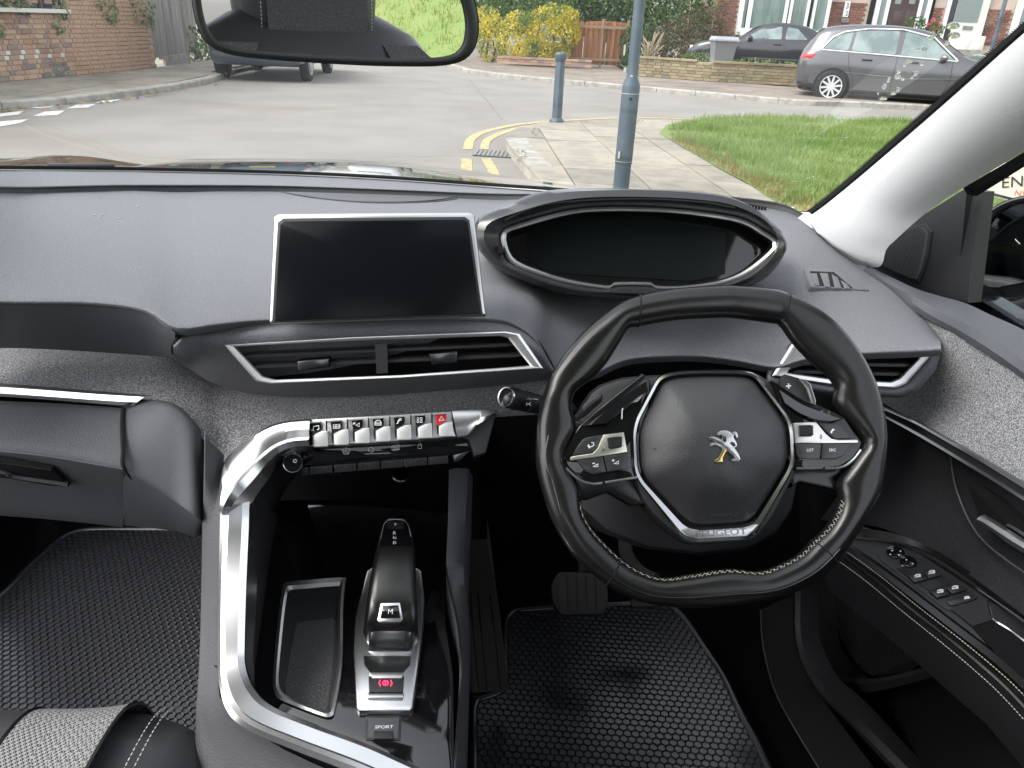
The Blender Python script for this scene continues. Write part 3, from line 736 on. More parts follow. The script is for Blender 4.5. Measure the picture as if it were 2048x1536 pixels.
# ================================================================ cars
def car(name, loc, ang, st, lab, paint, glass, wheels, wr, windows, doors, extras=(), chrome=None, group=None, W=None):
    """st = stations (s, bottom, belt, roof, half width, roof half width) from the rear (0) to the front"""
    t = thing(name, loc, lab, 'car', group); loc = V(loc)
    ca, sa = math.cos(ang), math.sin(ang)
    w2 = lambda s, y, z: loc + V((ca * s - sa * y, sa * s + ca * y, z))
    S = crv([V((a[0], a[1], a[2])) for a in st], 4); S2 = crv([V((a[3], a[4], a[5])) for a in st], 4)
    T = [(p.x, p.y, p.z, q.x, q.y, q.z) for p, q in zip(S, S2)]
    def sec(s):
        for a, b in zip(T, T[1:]):
            if a[0] <= s <= b[0]:
                k = (s - a[0]) / max(1e-6, b[0] - a[0]); return [lerp(x, y, k) for x, y in zip(a, b)]
        return T[0] if s < T[0][0] else T[-1]
    def prof(q):
        s, bt, be, ro, hb, hr = q; ro = max(ro, be + 0.02); mid = (bt + be) / 2; d = min(0.1, (ro - be) * 0.35)
        return [(0, bt), (hb * 0.86, bt), (hb * 0.97, bt + 0.07), (hb * 0.985, mid - 0.05), (hb, mid + 0.08), (hb * 0.985, be - 0.07), (hb * 0.95, be), (hr + (hb * 0.95 - hr) * 0.3, lerp(be, ro, 0.7)), (hr, ro - d * 0.5), (hr * 0.86, ro - d * 0.12), (0, ro)]
    g = []
    for q in T:
        p = prof(q); g.append([w2(q[0], -a, z) for a, z in p] + [w2(q[0], a, z) for a, z in p[-2:0:-1]])
    body = loft('body', g, paint, t, cv=True, caps=True, angle=50)
    def sy(s, z):
        p = prof(sec(s)); 
        for (a, za), (b, zb) in zip(p[1:], p[2:]):
            if za <= z <= zb and zb > za: return lerp(a, b, (z - za) / (zb - za))
        return p[4][0]
    def side(nm, poly, off, m, par, sd):
        P = resample([V((a, b)) for a, b in poly], 28, True) if len(poly) > 3 else [V(q) for q in poly]
        P = [V(a) for a in roundp([tuple(a[:2]) for a in poly], 0.05, 4)]; k = len(P)
        c = sum(P, V((0, 0))) / k; vv = [w2(a.x, sd * (sy(a.x, a.y) + off), a.y) for a in P]; ff = []
        for tt in (0.35, 0.7):
            b = len(vv); vv += [w2(*(lambda q: (q.x, sd * (sy(q.x, q.y) + off + 0.004), q.y))(a.lerp(c, tt))) for a in P]
            ff += [(b - k + j, b - k + (j + 1) % k, b + (j + 1) % k, b + j) for j in range(k)]
        vv.append(w2(c.x, sd * (sy(c.x, c.y) + off + 0.004), c.y)); ff += [(b + j, b + (j + 1) % k, len(vv) - 1) for j in range(k)]
        return obj(nm, vv, ff, m, par, angle=30)
    for sd in (-1, 1):
        for w in windows: side('side_window', w, 0.006, glass, t, sd)
        if chrome: tube('window_trim', [w2(a.x, sd * (sy(a.x, a.y) + 0.01), a.y) for a in [V(q) for q in roundp(chrome, 0.05, 3)]], 0.016, 'car_chrome', t, n=6, closed=True)
        for dline in doors: tube('door_seam', [w2(a.x, sd * (sy(a.x, a.y) + 0.001), a.y) for a in resample([V(q) for q in dline], 12)], 0.005, 'under', t, n=5)
        for ws in wheels:
            hb = sec(ws)[4]; n = 28; yy = hb * 1.0
            arch = [w2(ws + (wr + 0.05) * math.cos(i * math.pi * 2 / n), sd * (sy(ws + (wr + 0.05) * math.cos(i * math.pi * 2 / n), max(0.3, wr + (wr + 0.05) * math.sin(i * math.pi * 2 / n))) + 0.004), wr + (wr + 0.05) * math.sin(i * math.pi * 2 / n)) for i in range(n)]
            obj('wheel_arch', arch + [w2(ws, sd * (yy + 0.004), wr)], [(i, (i + 1) % n, n) for i in range(n)], 'under', t, smooth=False)
            rg = [[w2(ws + r * math.cos(i * math.pi * 2 / n), sd * (yy + y), wr + r * math.sin(i * math.pi * 2 / n)) for i in range(n)] for r, y in ((wr, -0.16), (wr, 0.0), (wr - 0.02, 0.015), (wr * 0.74, 0.02), (wr * 0.7, 0.012))]
            ty = loft('wheel', rg, 'tyre', t, cv=True, angle=30)
            rg = [[w2(ws + r * math.cos(i * math.pi * 2 / n), sd * (yy + y), wr + r * math.sin(i * math.pi * 2 / n)) for i in range(n)] for r, y in ((wr * 0.7, 0.022), (wr * 0.64, 0.02), (wr * 0.63, -0.02))]
            loft('rim', rg, 'alloy', ty, cv=True, angle=30)
            sp = MB()
            for i in range(10):
                a = i * math.pi / 5 + 0.15; d1 = V((math.cos(a), math.sin(a))); d2 = V((-d1.y, d1.x))
                P = [d1 * 0.04 + d2 * 0.022, d1 * wr * 0.66 + d2 * 0.02, d1 * wr * 0.66 - d2 * 0.02, d1 * 0.04 - d2 * 0.022]
                sp.v += [w2(ws + q.x, sd * (yy + 0.012), wr + q.y) for q in P]; k = len(sp.v) - 4; sp.f.append((k, k + 1, k + 2, k + 3))
            q = [w2(ws + 0.06 * math.cos(i * 0.6283), sd * (yy + 0.016), wr + 0.06 * math.sin(i * 0.6283)) for i in range(10)]; k = len(sp.v); sp.v += q; sp.f.append(tuple(range(k, k + 10)))
            sp.build('spokes', 'alloy', ty, smooth=False)
    def top(nm, pts, off, m, par=None):          # panes on the roof line: (s, fraction of the half width)
        n = 7; gg = []
        for s in resample([V((a, 0)) for a in pts], 9):
            q = sec(s.x); ro = max(q[3], q[2] + 0.02)
            gg.append([w2(s.x, lerp(-q[5], q[5], j / (n - 1)) * 0.9, ro + off - 0.012 * abs(2 * j / (n - 1) - 1) ** 3) for j in range(n)])
        return loft(nm, gg, m, par or t, angle=0)
    for e in extras: e(t, w2, sy, sec, side, top)
    return t
def ex_top(a, b, m, nm): return lambda t, w2, sy, sec, side, top: top(nm, (a, b), 0.012, m)
def ex_side(nm, poly, m, off=0.008): return lambda t, w2, sy, sec, side, top: [side(nm, poly, off, m, t, sd) for sd in (-1, 1)]
def ex_handles(ss, z): 
    def fn(t, w2, sy, sec, side, top):
        for sd in (-1, 1):
            for s in ss: tube('door_handle', crv([w2(s - 0.1, sd * (sy(s, z) + 0.005), z), w2(s - 0.05, sd * (sy(s, z) + 0.03), z + 0.005), w2(s + 0.05, sd * (sy(s, z) + 0.03), z + 0.005), w2(s + 0.1, sd * (sy(s, z) + 0.005), z)], 4), 0.014, 'under', t, n=6)
    return fn
def ex_mirror(s, z, m):
    def fn(t, w2, sy, sec, side, top):
        for sd in (-1, 1):
            c = [(0, .0, .02), (-.04, .05, .06), (-.05, .12, .075), (-.04, .17, .06), (0.0, .2, .02)]
            g = [[w2(s + a + r * 1.1 * math.cos(i * .785), sd * (sy(s, z) + b), z + r * math.sin(i * .785)) for i in range(8)] for a, b, r in c]
            loft('door_mirror', g, m, t, cv=True, caps=True, angle=60)
    return fn
def ex_crease(pts, m, r=0.012): 
    return lambda t, w2, sy, sec, side, top: [tube('crease', [w2(a.x, sd * (sy(a.x, a.y) - r * 0.5), a.y) for a in resample([V(q) for q in pts], 16)], r, m, t, n=6) for sd in (-1, 1)]
def ex_end(nm, s, y0, y1, z0, z1, m, both=True, out=-1):
    def fn(t, w2, sy, sec, side, top):
        for sd in ((-1, 1) if both else (1,)):
            vv = [w2(s, sd * y0, z0), w2(s, sd * y1, z0), w2(s, sd * y1, z1), w2(s, sd * y0, z1)]; vv += [w2(s + 0.12 * -out, sd * y0, z0), w2(s + 0.12 * -out, sd * y1, z0), w2(s + 0.12 * -out, sd * y1, z1), w2(s + 0.12 * -out, sd * y0, z1)]
            o = obj(nm, vv, [(0, 1, 2, 3), (4, 7, 6, 5), (0, 4, 5, 1), (1, 5, 6, 2), (2, 6, 7, 3), (3, 7, 4, 0)], m, t, smooth=False); bevel_mesh(o, 0.012)
    return fn
hatch = [(0.0, .36, .70, .74, .62, .5), (.05, .28, .88, .95, .74, .58), (.16, .22, .97, 1.16, .83, .6), (.38, .2, 1.03, 1.44, .87, .62), (.8, .19, 1.03, 1.535, .89, .65), (1.4, .19, 1.0, 1.57, .895, .67), (2.0, .19, .975, 1.555, .895, .67), (2.5, .19, .955, 1.47, .895, .655), (2.95, .19, .94, 1.22, .895, .66), (3.3, .19, .925, 1.02, .89, .74), (3.75, .2, .88, .93, .87, .76), (4.15, .24, .76, .81, .78, .66), (4.36, .33, .58, .62, .56, .46)]
gr = PZ(1655, 205, 0); ga = R(-20)
gloc = V((gr.x - (0.78 * math.cos(ga) + 0.895 * math.sin(ga)), gr.y - (0.78 * math.sin(ga) - 0.895 * math.cos(ga)), 0))
car('parked_car', gloc, ga, hatch, 'grey five door hatchback with silver window trim parked across the side road', 'car_grey', 'car_glass', (.78, 3.48), .325,
    [[(.5, 1.06), (.98, 1.05), (1.02, 1.4), (.72, 1.32)], [(1.04, 1.05), (1.9, 1.01), (1.9, 1.46), (1.08, 1.43)], [(2.0, 1.005), (3.02, .965), (2.55, 1.33), (2.02, 1.455)]],
    [[(1.95, .3), (1.95, .98)], [(1.0, 1.0), (1.05, .75), (1.18, .5), (1.2, .3)], [(2.95, .3), (3.02, .6), (3.0, .92)]],
    [ex_top(.2, .42, 'car_glass_dark', 'rear_window'), ex_top(2.52, 3.22, 'car_glass_dark', 'windscreen'), ex_side('tail_lamp', [(.03, .84), (.3, .86), (.36, .98), (.12, .97)], 'red_lens'),
     ex_handles((1.38, 2.3), .88), ex_mirror(2.86, 1.0, 'car_grey'), ex_crease([(.9, .62), (2.2, .56), (3.3, .62)], 'car_grey', .016), ex_side('sill_trim', [(1.2, .2), (3.05, .2), (3.05, .29), (1.2, .29)], 'under', .004),
     ex_side('bumper_trim', [(.1, .25), (.42, .24), (.42, .36), (.06, .4)], 'under', .006), ex_end('head_lamp', 4.28, .42, .62, .6, .74, 'white_lens', out=1)],
    chrome=[(.44, 1.035), (1.5, 1.005), (3.1, .945), (2.56, 1.37), (1.95, 1.49), (1.3, 1.475), (.85, 1.4), (.62, 1.28)])
coupe = [(0.0, .36, .72, .76, .6, .5), (.06, .28, .9, .94, .74, .6), (.2, .22, .95, 1.0, .82, .64), (.55, .2, .96, 1.08, .86, .62), (1.0, .19, .95, 1.3, .87, .58), (1.5, .19, .93, 1.385, .875, .6), (2.0, .19, .92, 1.38, .875, .6), (2.45, .19, .91, 1.24, .875, .6), (2.85, .19, .9, .98, .87, .7), (3.4, .2, .85, .9, .86, .74), (3.95, .23, .74, .8, .78, .66), (4.28, .32, .56, .6, .56, .44)]
br = PY(1565, 137, 24.4); ba = R(180 - 14)
bloc = V((br.x + 0.7 - 0.82 * math.cos(ba), br.y - 0.82 * math.sin(ba), 0.2))
car('parked_car', bloc, ba, coupe, 'black two door coupe parked on the drive behind the low wall', 'car_black', 'car_glass', (.82, 3.5), .31,
    [[(1.0, .98), (1.6, .965), (1.58, 1.28), (1.3, 1.25)], [(1.7, .96), (2.68, .945), (2.3, 1.2), (1.72, 1.29)]],
    [[(1.5, .3), (1.55, .7), (1.66, .9)], [(2.8, .3), (2.82, .7), (2.75, .88)]],
    [ex_top(.62, 1.1, 'car_glass_dark', 'rear_window'), ex_top(2.3, 2.8, 'car_glass', 'windscreen'), ex_side('tail_lamp', [(.04, .68), (.3, .7), (.4, .84), (.1, .86)], 'red_lens'), ex_handles((1.78,), .82),
     ex_mirror(2.6, .96, 'car_black'), ex_side('side_strip', [(1.0, .42), (2.7, .42), (2.7, .46), (1.0, .46)], 'car_grey', .006), ex_end('head_lamp', 4.2, .4, .6, .56, .7, 'white_lens', out=1)])
suv = [(0.0, .42, .8, .86, .8, .62), (.05, .36, .98, 1.1, .86, .66), (.15, .3, 1.06, 1.45, .9, .66), (.4, .28, 1.08, 1.66, .915, .68), (1.0, .27, 1.07, 1.72, .92, .7), (1.8, .27, 1.05, 1.72, .92, .7), (2.6, .27, 1.03, 1.6, .92, .68), (3.05, .27, 1.02, 1.3, .915, .7), (3.4, .28, 1.0, 1.08, .9, .76), (4.0, .32, .92, .98, .86, .72), (4.5, .42, .7, .75, .62, .5)]
sr = PZ(452, 156, 0); sa_ = R(94)
sloc = V((sr.x + 0.82, sr.y - 0.65, 0))
def suv_rear(t, w2, sy, sec, side, top):
    o = obj('number_plate', [w2(-.01, y, z) for y, z in ((-.26, .68), (.26, .68), (.26, .8), (-.26, .8))] , [(0, 1, 2, 3)], 'plate_yellow', t, smooth=False)
car('parked_car', sloc, sa_, suv, 'dark blue four by four seen from behind beside the left kerb, under the mirror', 'car_blue', 'car_glass_dark', (.85, 3.5), .36,
    [[(.4, 1.12), (1.2, 1.11), (1.2, 1.55), (.55, 1.55)], [(1.3, 1.1), (2.1, 1.09), (2.1, 1.57), (1.3, 1.57)], [(2.2, 1.09), (3.0, 1.06), (2.6, 1.48), (2.2, 1.55)]],
    [[(2.15, .35), (2.15, 1.0)], [(1.25, 1.0), (1.3, .6)]],
    [ex_top(.08, .4, 'car_glass_dark', 'rear_window'), ex_side('tail_lamp', [(.02, .8), (.25, .85), (.3, 1.05), (.1, 1.02)], 'red_lens'), ex_end('reflector', -.012, .5, .66, .56, .62, 'red_lens'),
     ex_end('rear_bumper', -.03, -.78, .78, .44, .53, 'car_grey', both=False), suv_rear])
far = PZ(640, 152, 0)
car('parked_car', (far.x + 0.2, far.y + 5.5, 0), R(92), hatch, 'silver hatchback parked ahead of the dark blue car, mostly hidden by the mirror', 'alloy', 'car_glass_dark', (.78, 3.48), .32, [[(.5, 1.06), (1.9, 1.05), (1.9, 1.46), (.72, 1.36)]], [], [ex_top(.2, .42, 'car_glass_dark', 'rear_window'), ex_side('tail_lamp', [(.03, .84), (.3, .86), (.36, .98), (.12, .97)], 'red_lens')])
gl = PY(1955, 118, 21.5)
car('parked_car', (gl.x + 4.25, gl.y, 0.12), R(172), hatch, 'dark green car behind the sign pole, its nose just showing beside the pillar', 'car_green', 'car_glass', (.78, 3.48), .32, [[(1.04, 1.05), (1.9, 1.01), (1.9, 1.46), (1.08, 1.43)], [(2.0, 1.005), (3.02, .965), (2.55, 1.33), (2.02, 1.455)]], [], [ex_top(2.52, 3.22, 'car_glass', 'windscreen'), ex_end('head_lamp', 4.28, .42, .62, .6, .74, 'white_lens', out=1)])

# ================================================================ low wall, bin, fence, greenery
la = PZ(1262, 151, KZ); lc = PZ(1420, 163, KZ); le = PZ(1630, 174, KZ)
lw = thing('garden_wall', la, 'low buff brick garden wall in front of the black coupe', 'wall')
for p, q in ((la, lc), (lc, le)):
    d = q - p; d.z = 0; L = d.length; d.normalize(); n = V((d.y, -d.x, 0)); n = n if n.y < 0 else -n
    v, f = box_vf((p + q) / 2 - n * 0.07 + V((0, 0, 0.23)), (L, 0.14, 0.44), Matrix.Rotation(math.atan2(d.y, d.x), 3, 'Z')); w0 = obj('wall', v, f, 'mortar_buff', lw, smooth=False)
    brickwork(w0, p, d, n, L, KZ, 6, 'brick_buff', limit=140, flemish=False)
    for i in range(int(L / 0.45)):
        v, f = box_vf(p + d * (0.225 + i * 0.45) - n * 0.06 + V((0, 0, 0.475)), (0.44, 0.24, 0.05), Matrix.Rotation(math.atan2(d.y, d.x), 3, 'Z')); obj('coping_stone', v, f, 'brick_buff', w0, smooth=False)
lbz = thing('wheelie_bin', PY(1441, 125, 22.6), 'grey wheelie bin with paler lid beside the black coupe', 'bin')
bx = PY(1441, 130, 22.6); bt = PY(1443, 78, 22.6); H_ = bt.z - 0.2
pf = lambda w, dd, z: [V((bx.x - w, bx.y - dd, z)), V((bx.x + w, bx.y - dd, z)), V((bx.x + w, bx.y + dd, z)), V((bx.x - w, bx.y + dd, z))]
o = loft('body', [pf(.23, .24, .2), pf(.25, .27, .2 + H_ * .5), pf(.29, .34, .2 + H_ * .92), pf(.3, .35, .2 + H_ * .95)], 'bin_grey', lbz, cv=True, caps=True, angle=20)
o = loft('lid', [pf(.32, .38, .2 + H_ * .95), pf(.32, .38, .2 + H_ * .99), pf(.28, .33, .2 + H_ * 1.07)], 'bin_lid', lbz, cv=True, caps=True, angle=20)
for sx in (-.2, .2): tube('wheel', [V((bx.x + sx - .03, bx.y + .3, .28)), V((bx.x + sx + .03, bx.y + .3, .28))], .09, 'tyre', lbz, n=14)
tube('handle', [V((bx.x - .25, bx.y + .4, .2 + H_ * .98)), V((bx.x + .25, bx.y + .4, .2 + H_ * .98))], .02, 'bin_grey', lbz)
def verge(px, py, y, rx, n, lab): 
    c = PY(px, py, y); v, f = leaves([(c, (rx, 0.25, 0.16), 1)], n, 0.05, rng); obj('plants', v, f, 'leaf_light', smooth=False, label=lab, category='plants')
verge(1402, 117, 23.2, 0.55, 260, 'bright green weeds behind the wall left of the wheelie bin')
verge(1520, 131, 22.2, 1.1, 420, 'green plants along the top of the wall below the coupe door')
verge(1600, 139, 21.6, 0.35, 160, 'small green plant at the end of the wall by the grey car bumper')
pk = thing('picket_fence', PY(1140, 135, 26.5), 'orange brown picket fence panel beside the yellow bush', 'fence')
p0, p1 = PY(1140, 134, 26.5), PY(1247, 128, 26.8); t0, t1 = PY(1148, 42, 26.5), PY(1250, 42, 26.8)
for i in range(19):
    k = (i + 0.5) / 19; a = p0.lerp(p1, k); b = t0.lerp(t1, k); h = (b.z - 0.16) * (1 - 0.05 * ((k - .5) * 2) ** 2)
    q = V((a.x, a.y + (0.02 if i % 2 else 0), 0.16 + h / 2)); o = box('board', q, (0.088, 0.02, h), 'orange_wood', pk)
    if i in (4, 12): o.location.x += 0.02
for z in (0.32, b.z - 0.2): box('rail', V(((p0.x + p1.x) / 2, p0.y - 0.02, z)), ((p1.x - p0.x) * 1.05, 0.04, 0.08), 'fence_rail', pk, Rm=Matrix.Rotation(math.atan2(p1.y - p0.y, p1.x - p0.x), 3, 'Z'))
for k in (-0.02, 0.55, 1.02): q = p0.lerp(p1, k); box('post', V((q.x, q.y - 0.05, b.z / 2)), (0.07, 0.07, b.z + 0.06), 'fence_rail', pk)
bwl = thing('garden_wall', PY(960, 128, 25.3), 'very low brown brick wall under the yellow bush', 'wall')
for i in range(14):
    for k in range(3):
        q = PY(1000 + i * 13.5, 135, 25.2); put_brick(bwl, V((q.x, 25.2 + 0.02 * (k % 2), 0.16 + k * 0.075)), 0, 0.215, 0.065, 0.04, 'brick')
shrub('shrub', [(1105, 62, 26.0, 0.85, 0.8, 0.75), (1035, 85, 26.0, 0.65, 0.8, 0.6), (1128, 40, 26.0, 0.5, 0.5, 0.4), (1080, 105, 25.8, 0.9, 0.6, 0.35), (1040, 45, 26.2, 0.5, 0.5, 0.35)], 6500, 0.055, 'leaf_yellow', 'bright yellow and green variegated bush beside the picket fence')
shrub('shrub', [(985, 80, 27.0, 0.5, 0.8, 0.75), (972, 45, 27.5, 0.5, 0.8, 0.5)], 1800, 0.055, 'leaf_yellow', 'narrow yellowish shrub next to the mirror, left of the bright yellow bush')
shrub('shrub', [(1010, 20, 29.5, 1.3, 1, 0.8), (965, 10, 30, 1.2, 1, 1.0), (1075, 5, 29.5, 1.2, 1, 0.6)], 3600, 0.08, 'leaf_mid', 'green shrub rising behind the bright yellow bush')
def tree(blobs, n, size, m, lab, tr=0.12, name='tree'):
    bl = [(PY(a, b, y), (rx, rd, rz), rx * rz) for a, b, y, rx, rd, rz in blobs]; c0 = bl[0][0]
    t = thing(name, (c0.x, c0.y, 0.1), lab, 'tree')
    v, f = leaves(bl, n, size, rng); obj('crown', v, f, m, t, smooth=False)
    tube('trunk', crv([V((c0.x, c0.y, 0)), V((c0.x + .1, c0.y, c0.z * .5)), V((c0.x - .05, c0.y, c0.z))], 4), [tr * (1 - .6 * i / 8) for i in range(9)], 'bark', t, n=8)
    for c, r, w in bl[1:]: tube('branch', [V((c0.x, c0.y, max(.4, c0.z * .6))), (c0 + c) / 2, c], [tr * .5, tr * .35, tr * .15], 'bark', t, n=6)
    return t
tree([(1130, -15, 32, 1.8, 1.5, 1.5), (1190, 15, 31, 1.3, 1.3, 1.0), (1060, -40, 33, 1.8, 1.5, 1.6), (1160, 30, 30.5, 0.8, .8, .6)], 7000, 0.09, 'leaf_dark', 'dark green tree behind the picket fence')
tree([(1235, 0, 30, 1.2, 1.2, 1.4), (1262, 50, 29, .8, .9, 1.0), (1228, -40, 31, 1.5, 1.2, 1.2)], 5200, 0.08, 'leaf_dark', 'dark bushy tree right behind the lamp post')
tree([(1335, 15, 28.5, 1.3, 1.2, 1.2), (1390, -10, 29, 1.4, 1.2, 1.3), (1300, -30, 29.5, 1.3, 1.2, 1.2), (1420, 30, 28, .6, .8, .9), (1345, 55, 28, .8, .8, .6)], 8000, 0.075, 'leaf_mid', 'leafy green tree between the lamp post and the brick house')
tree([(940, -10, 40, 2.2, 2, 2), (860, -20, 42, 2.5, 2, 2)], 5000, 0.1, 'leaf_mid', 'distant green tree at the end of the road behind the mirror')
shrub('hedge', [(1275, 95, 26.5, .55, .6, .75), (1268, 125, 26, .4, .5, .4)], 1600, 0.06, 'leaf_dark', 'dark hedge end between the picket fence and the low wall', 'hedge')
shrub('hedge', [(1365, 85, 26.5, .9, .7, .75), (1410, 75, 27, .7, .7, .9), (1330, 100, 26, .6, .6, .5), (1395, 105, 25.5, .6, .5, .4)], 3600, 0.055, 'leaf_russet', 'brownish hedge beside the bonnet of the black coupe', 'hedge')
pg = thing('pampas_grass', PY(1305, 125, 25.0), 'tall feathery pale grass tuft beside the lamp post', 'plant')
for i in range(22):
    a = PY(1296 + rng.uniform(-10, 14), 126, 25.0); b = PY(1303 + rng.uniform(-22, 26), rng.uniform(62, 96), 25.0 + rng.uniform(-.3, .3))
    tube('stalk', crv([a, a.lerp(b, .5) + V((rng.uniform(-.04, .04), 0, .03)), b], 3), [.012] * 4 + [.014, .024, .008], 'plume', pg, n=5)

# ================================================================ brick house across the road
HY = 27.5
def hx(px, py): return PY(px, py, HY)
hs_ = thing('brick_house', hx(1700, 100), 'red brick house with white framed bay window behind the parked cars', 'house')
x0, x1 = hx(1433, 20).x, hx(2420, 20).x
wl = box('wall', ((x0 + x1) / 2, HY + 0.15, 2.2), (x1 - x0, 0.24, 4.4), 'mortar_pale', hs_)
box('return_wall', (x0 + 0.15, HY + 3, 2.2), (0.24, 5.6, 4.38), 'mortar_pale', hs_)
def hb(pxa, pxb, pya, pyb, n=100, m='brick_red'):
    a, b = hx(pxa, pya), hx(pxb, pya); z0 = hx((pxa + pxb) / 2, pyb).z; z1 = 2.35
    brickwork(wl, V((a.x, HY + 0.02, z0)), V((1, 0, 0)), V((0, -1, 0)), b.x - a.x, z0, int((z1 - z0) / 0.075), m, limit=n, flemish=False, joint=0.016)
hb(1433, 1482, 0, 72, 60)
hb(1664, 1738, 0, 62, 90)
hb(1866, 1893, 0, 62, 40)
hb(1976, 2034, 0, 92, 100)
def hrect(nm, pxs, y, d, m, par, **kw):
    """upright box whose front is drawn by its left / right pixels at the top and its lower pixel"""
    l, r, t, b = pxs; mid = (l + r) / 2; zt = max(PY(mid, t, y).z, 0.0) ; zb = PY(mid, b, y).z; xl = PY(l, (t + b) / 2, y).x; xr = PY(r, (t + b) / 2, y).x
    return box(nm, ((xl + xr) / 2, y + d / 2, (zt + zb) / 2), (xr - xl, d, zt - zb), m, par, **kw)
bay = hrect('bay_window', (1484, 1664, -70, 74), HY - 0.3, 0.34, 'net', hs_)
hrect('sill', (1480, 1668, 60, 75), HY - 0.36, 0.3, 'frame_white', bay)
for l, r in ((1484, 1491), (1499, 1508), (1573, 1580), (1583, 1589), (1617, 1623), (1631, 1636), (1658, 1665)):
    hrect('frame', (l, r, -70, 64), HY - 0.35, 0.06, 'frame_white', bay)
for l, r in ((1491, 1499), (1508, 1573), (1589, 1617), (1636, 1658)):
    q = hrect('pane', (l + .3, r - .3, -70, 62), HY - 0.33, 0.012, 'window_glass' if 'window_glass' in M else (glass_mat('window_glass', (.8, .84, .83)) and 'window_glass'), bay)
for l, r in ((1497, 1500), (1580, 1583), (1623, 1629)): hrect('gap', (l, r, -70, 62), HY - 0.325, 0.02, 'dark_gap', bay)
hrect('house_number', (1688, 1699, 2, 34), HY - 0.03, 0.03, 'frame_white', hs_)
pfh = PF((0, HY - 0.032, 1.6), (0, -1, 0))
lettering('number', '3', pfh, (1691.5, 17), (1696.5, 17.2), 0.0, 'ink', hs_); lettering('number', '2', pfh, (1690.5, 31), (1695.5, 31.2), 0.0, 'ink', hs_)
hrect('plaque', (1683, 1698, 36, 45), HY - 0.03, 0.03, 'slab', hs_)
por = hrect('porch', (1738, 1866, -60, 110), HY - 0.02, 0.08, 'dark_gap', hs_)
for l, r in ((1750, 1758), (1770, 1777), (1835, 1842), (1852, 1860)): hrect('post', (l, r, -60, 110), HY - 0.1, 0.08, 'frame_white', por)
hrect('side_pane', (1758, 1770, -60, 110), HY - 0.06, 0.04, 'pane_grey', por); hrect('side_pane', (1842, 1852, -60, 110), HY - 0.06, 0.04, 'pane_grey', por)
dr_ = hrect('front_door', (1778, 1834, -60, 110), HY - 0.07, 0.05, 'door_dark', hs_)
for l, r, tt, bt2 in ((1786, 1803, 22, 60), (1809, 1826, 22, 60), (1786, 1803, 66, 105), (1809, 1826, 66, 105)): hrect('panel', (l, r, tt, bt2), HY - 0.08, 0.03, 'door_dark', dr_, bev=0.01)
for l, r in ((1792, 1804), (1820, 1832)): hrect('glazing', (l, r, -14, 8), HY - 0.08, 0.03, 'pane_grey', dr_)
hrect('post', (1893, 1899, -60, 110), HY - 0.1, 0.1, 'frame_white', hs_)
hrect('side_pane', (1899, 1913, -60, 110), HY - 0.05, 0.05, 'pane_dark', hs_)
wd_ = hrect('white_door', (1913, 1976, -60, 106), HY - 0.1, 0.09, 'door_white', hs_)
hrect('glazing', (1921, 1969, -60, 45), HY - 0.112, 0.03, 'pane_grey', wd_)
hrect('letter_box', (1926, 1946, 52, 60), HY - 0.118, 0.03, 'grate', wd_)
for l, r in ((1920, 1941), (1947, 1969)): hrect('panel', (l, r, 72, 100), HY - 0.112, 0.03, 'door_white', wd_, bev=0.012)
hrect('step', (1905, 1985, 100, 112), HY - 0.6, 0.55, 'kerb', hs_)
hrect('post', (2034, 2046, -60, 100), HY - 0.1, 0.1, 'frame_white', hs_)
hrect('side_window', (2046, 2140, -60, 60), HY - 0.06, 0.06, 'pane_grey', hs_)
box('roof', ((x0 + x1) / 2, HY + 2.5, 4.45), (x1 - x0 + .5, 5.8, 0.1), 'door_dark', hs_)
# flowers by the porch
fl = thing('flower_pot', PY(1870, 75, 24.5), 'green potted plant with pink flowers in front of the porch', 'plant')
bl = [(PY(1830, 48, 24.6), (.3, .2, .22), 1), (PY(1868, 60, 24.4), (.3, .2, .2), 1)]
v, f = leaves(bl, 420, .05, rng); obj('foliage', v, f, 'leaf_mid', fl, smooth=False)
for a, b in ((1866, 40), (1878, 53), (1858, 50)):
    v, f = leaves([(PY(a, b, 24.3), (.07, .06, .07), 1)], 40, .03, rng); obj('flower', v, f, 'petal', fl, smooth=False)
lathe('pot', PY(1858, 88, 24.5) + V((0, 0, -.15)), [(.12, 0), (.17, .3), (.19, .32), (.19, .36)], 'brick_buff', fl)
sp = PZ(1978, 118, 0.1); sp = PY(1983, 100, 19.0)
tube('sign_pole', [V((sp.x, 19.0, 0.05)), V((sp.x, 19.0, 3.2))], 0.045, 'post_paint', label='slim grey sign pole in front of the white door, near the pillar', category='pole')
# estate agent's board on the lawn, beside the driver's window
sg = thing('sign_board', PY(2040, 420, 2.0), 'cream sign board with black and red letters on the lawn outside the driver window', 'sign')
pfs = PF(PY(2035, 372, 2.15), (-0.55, -0.84, 0.0))
slab('board', pfs, [(1968, 388), (1985, 330), (2240, 300), (2240, 458), (2052, 411)], -0.02, 0.0, 'sign_cream', sg)
lettering('lettering', 'ENS', pfs, (2004, 376), (2064, 371), 0.003, 'ink', sg)
lettering('lettering', 'NW', pfs, (2029, 391), (2062, 393), 0.003, 'ink_red', sg)
strokes('border', pfs, [[(1970, 384), (2052, 405), (2240, 452)]], 4, 0.003, 'ink', sg)
q = pfs.at(2200, 380, -0.05); tube('post', [V((q.x, q.y, 0.1)), V((q.x, q.y, 2.2))], 0.035, 'old_wood', sg)

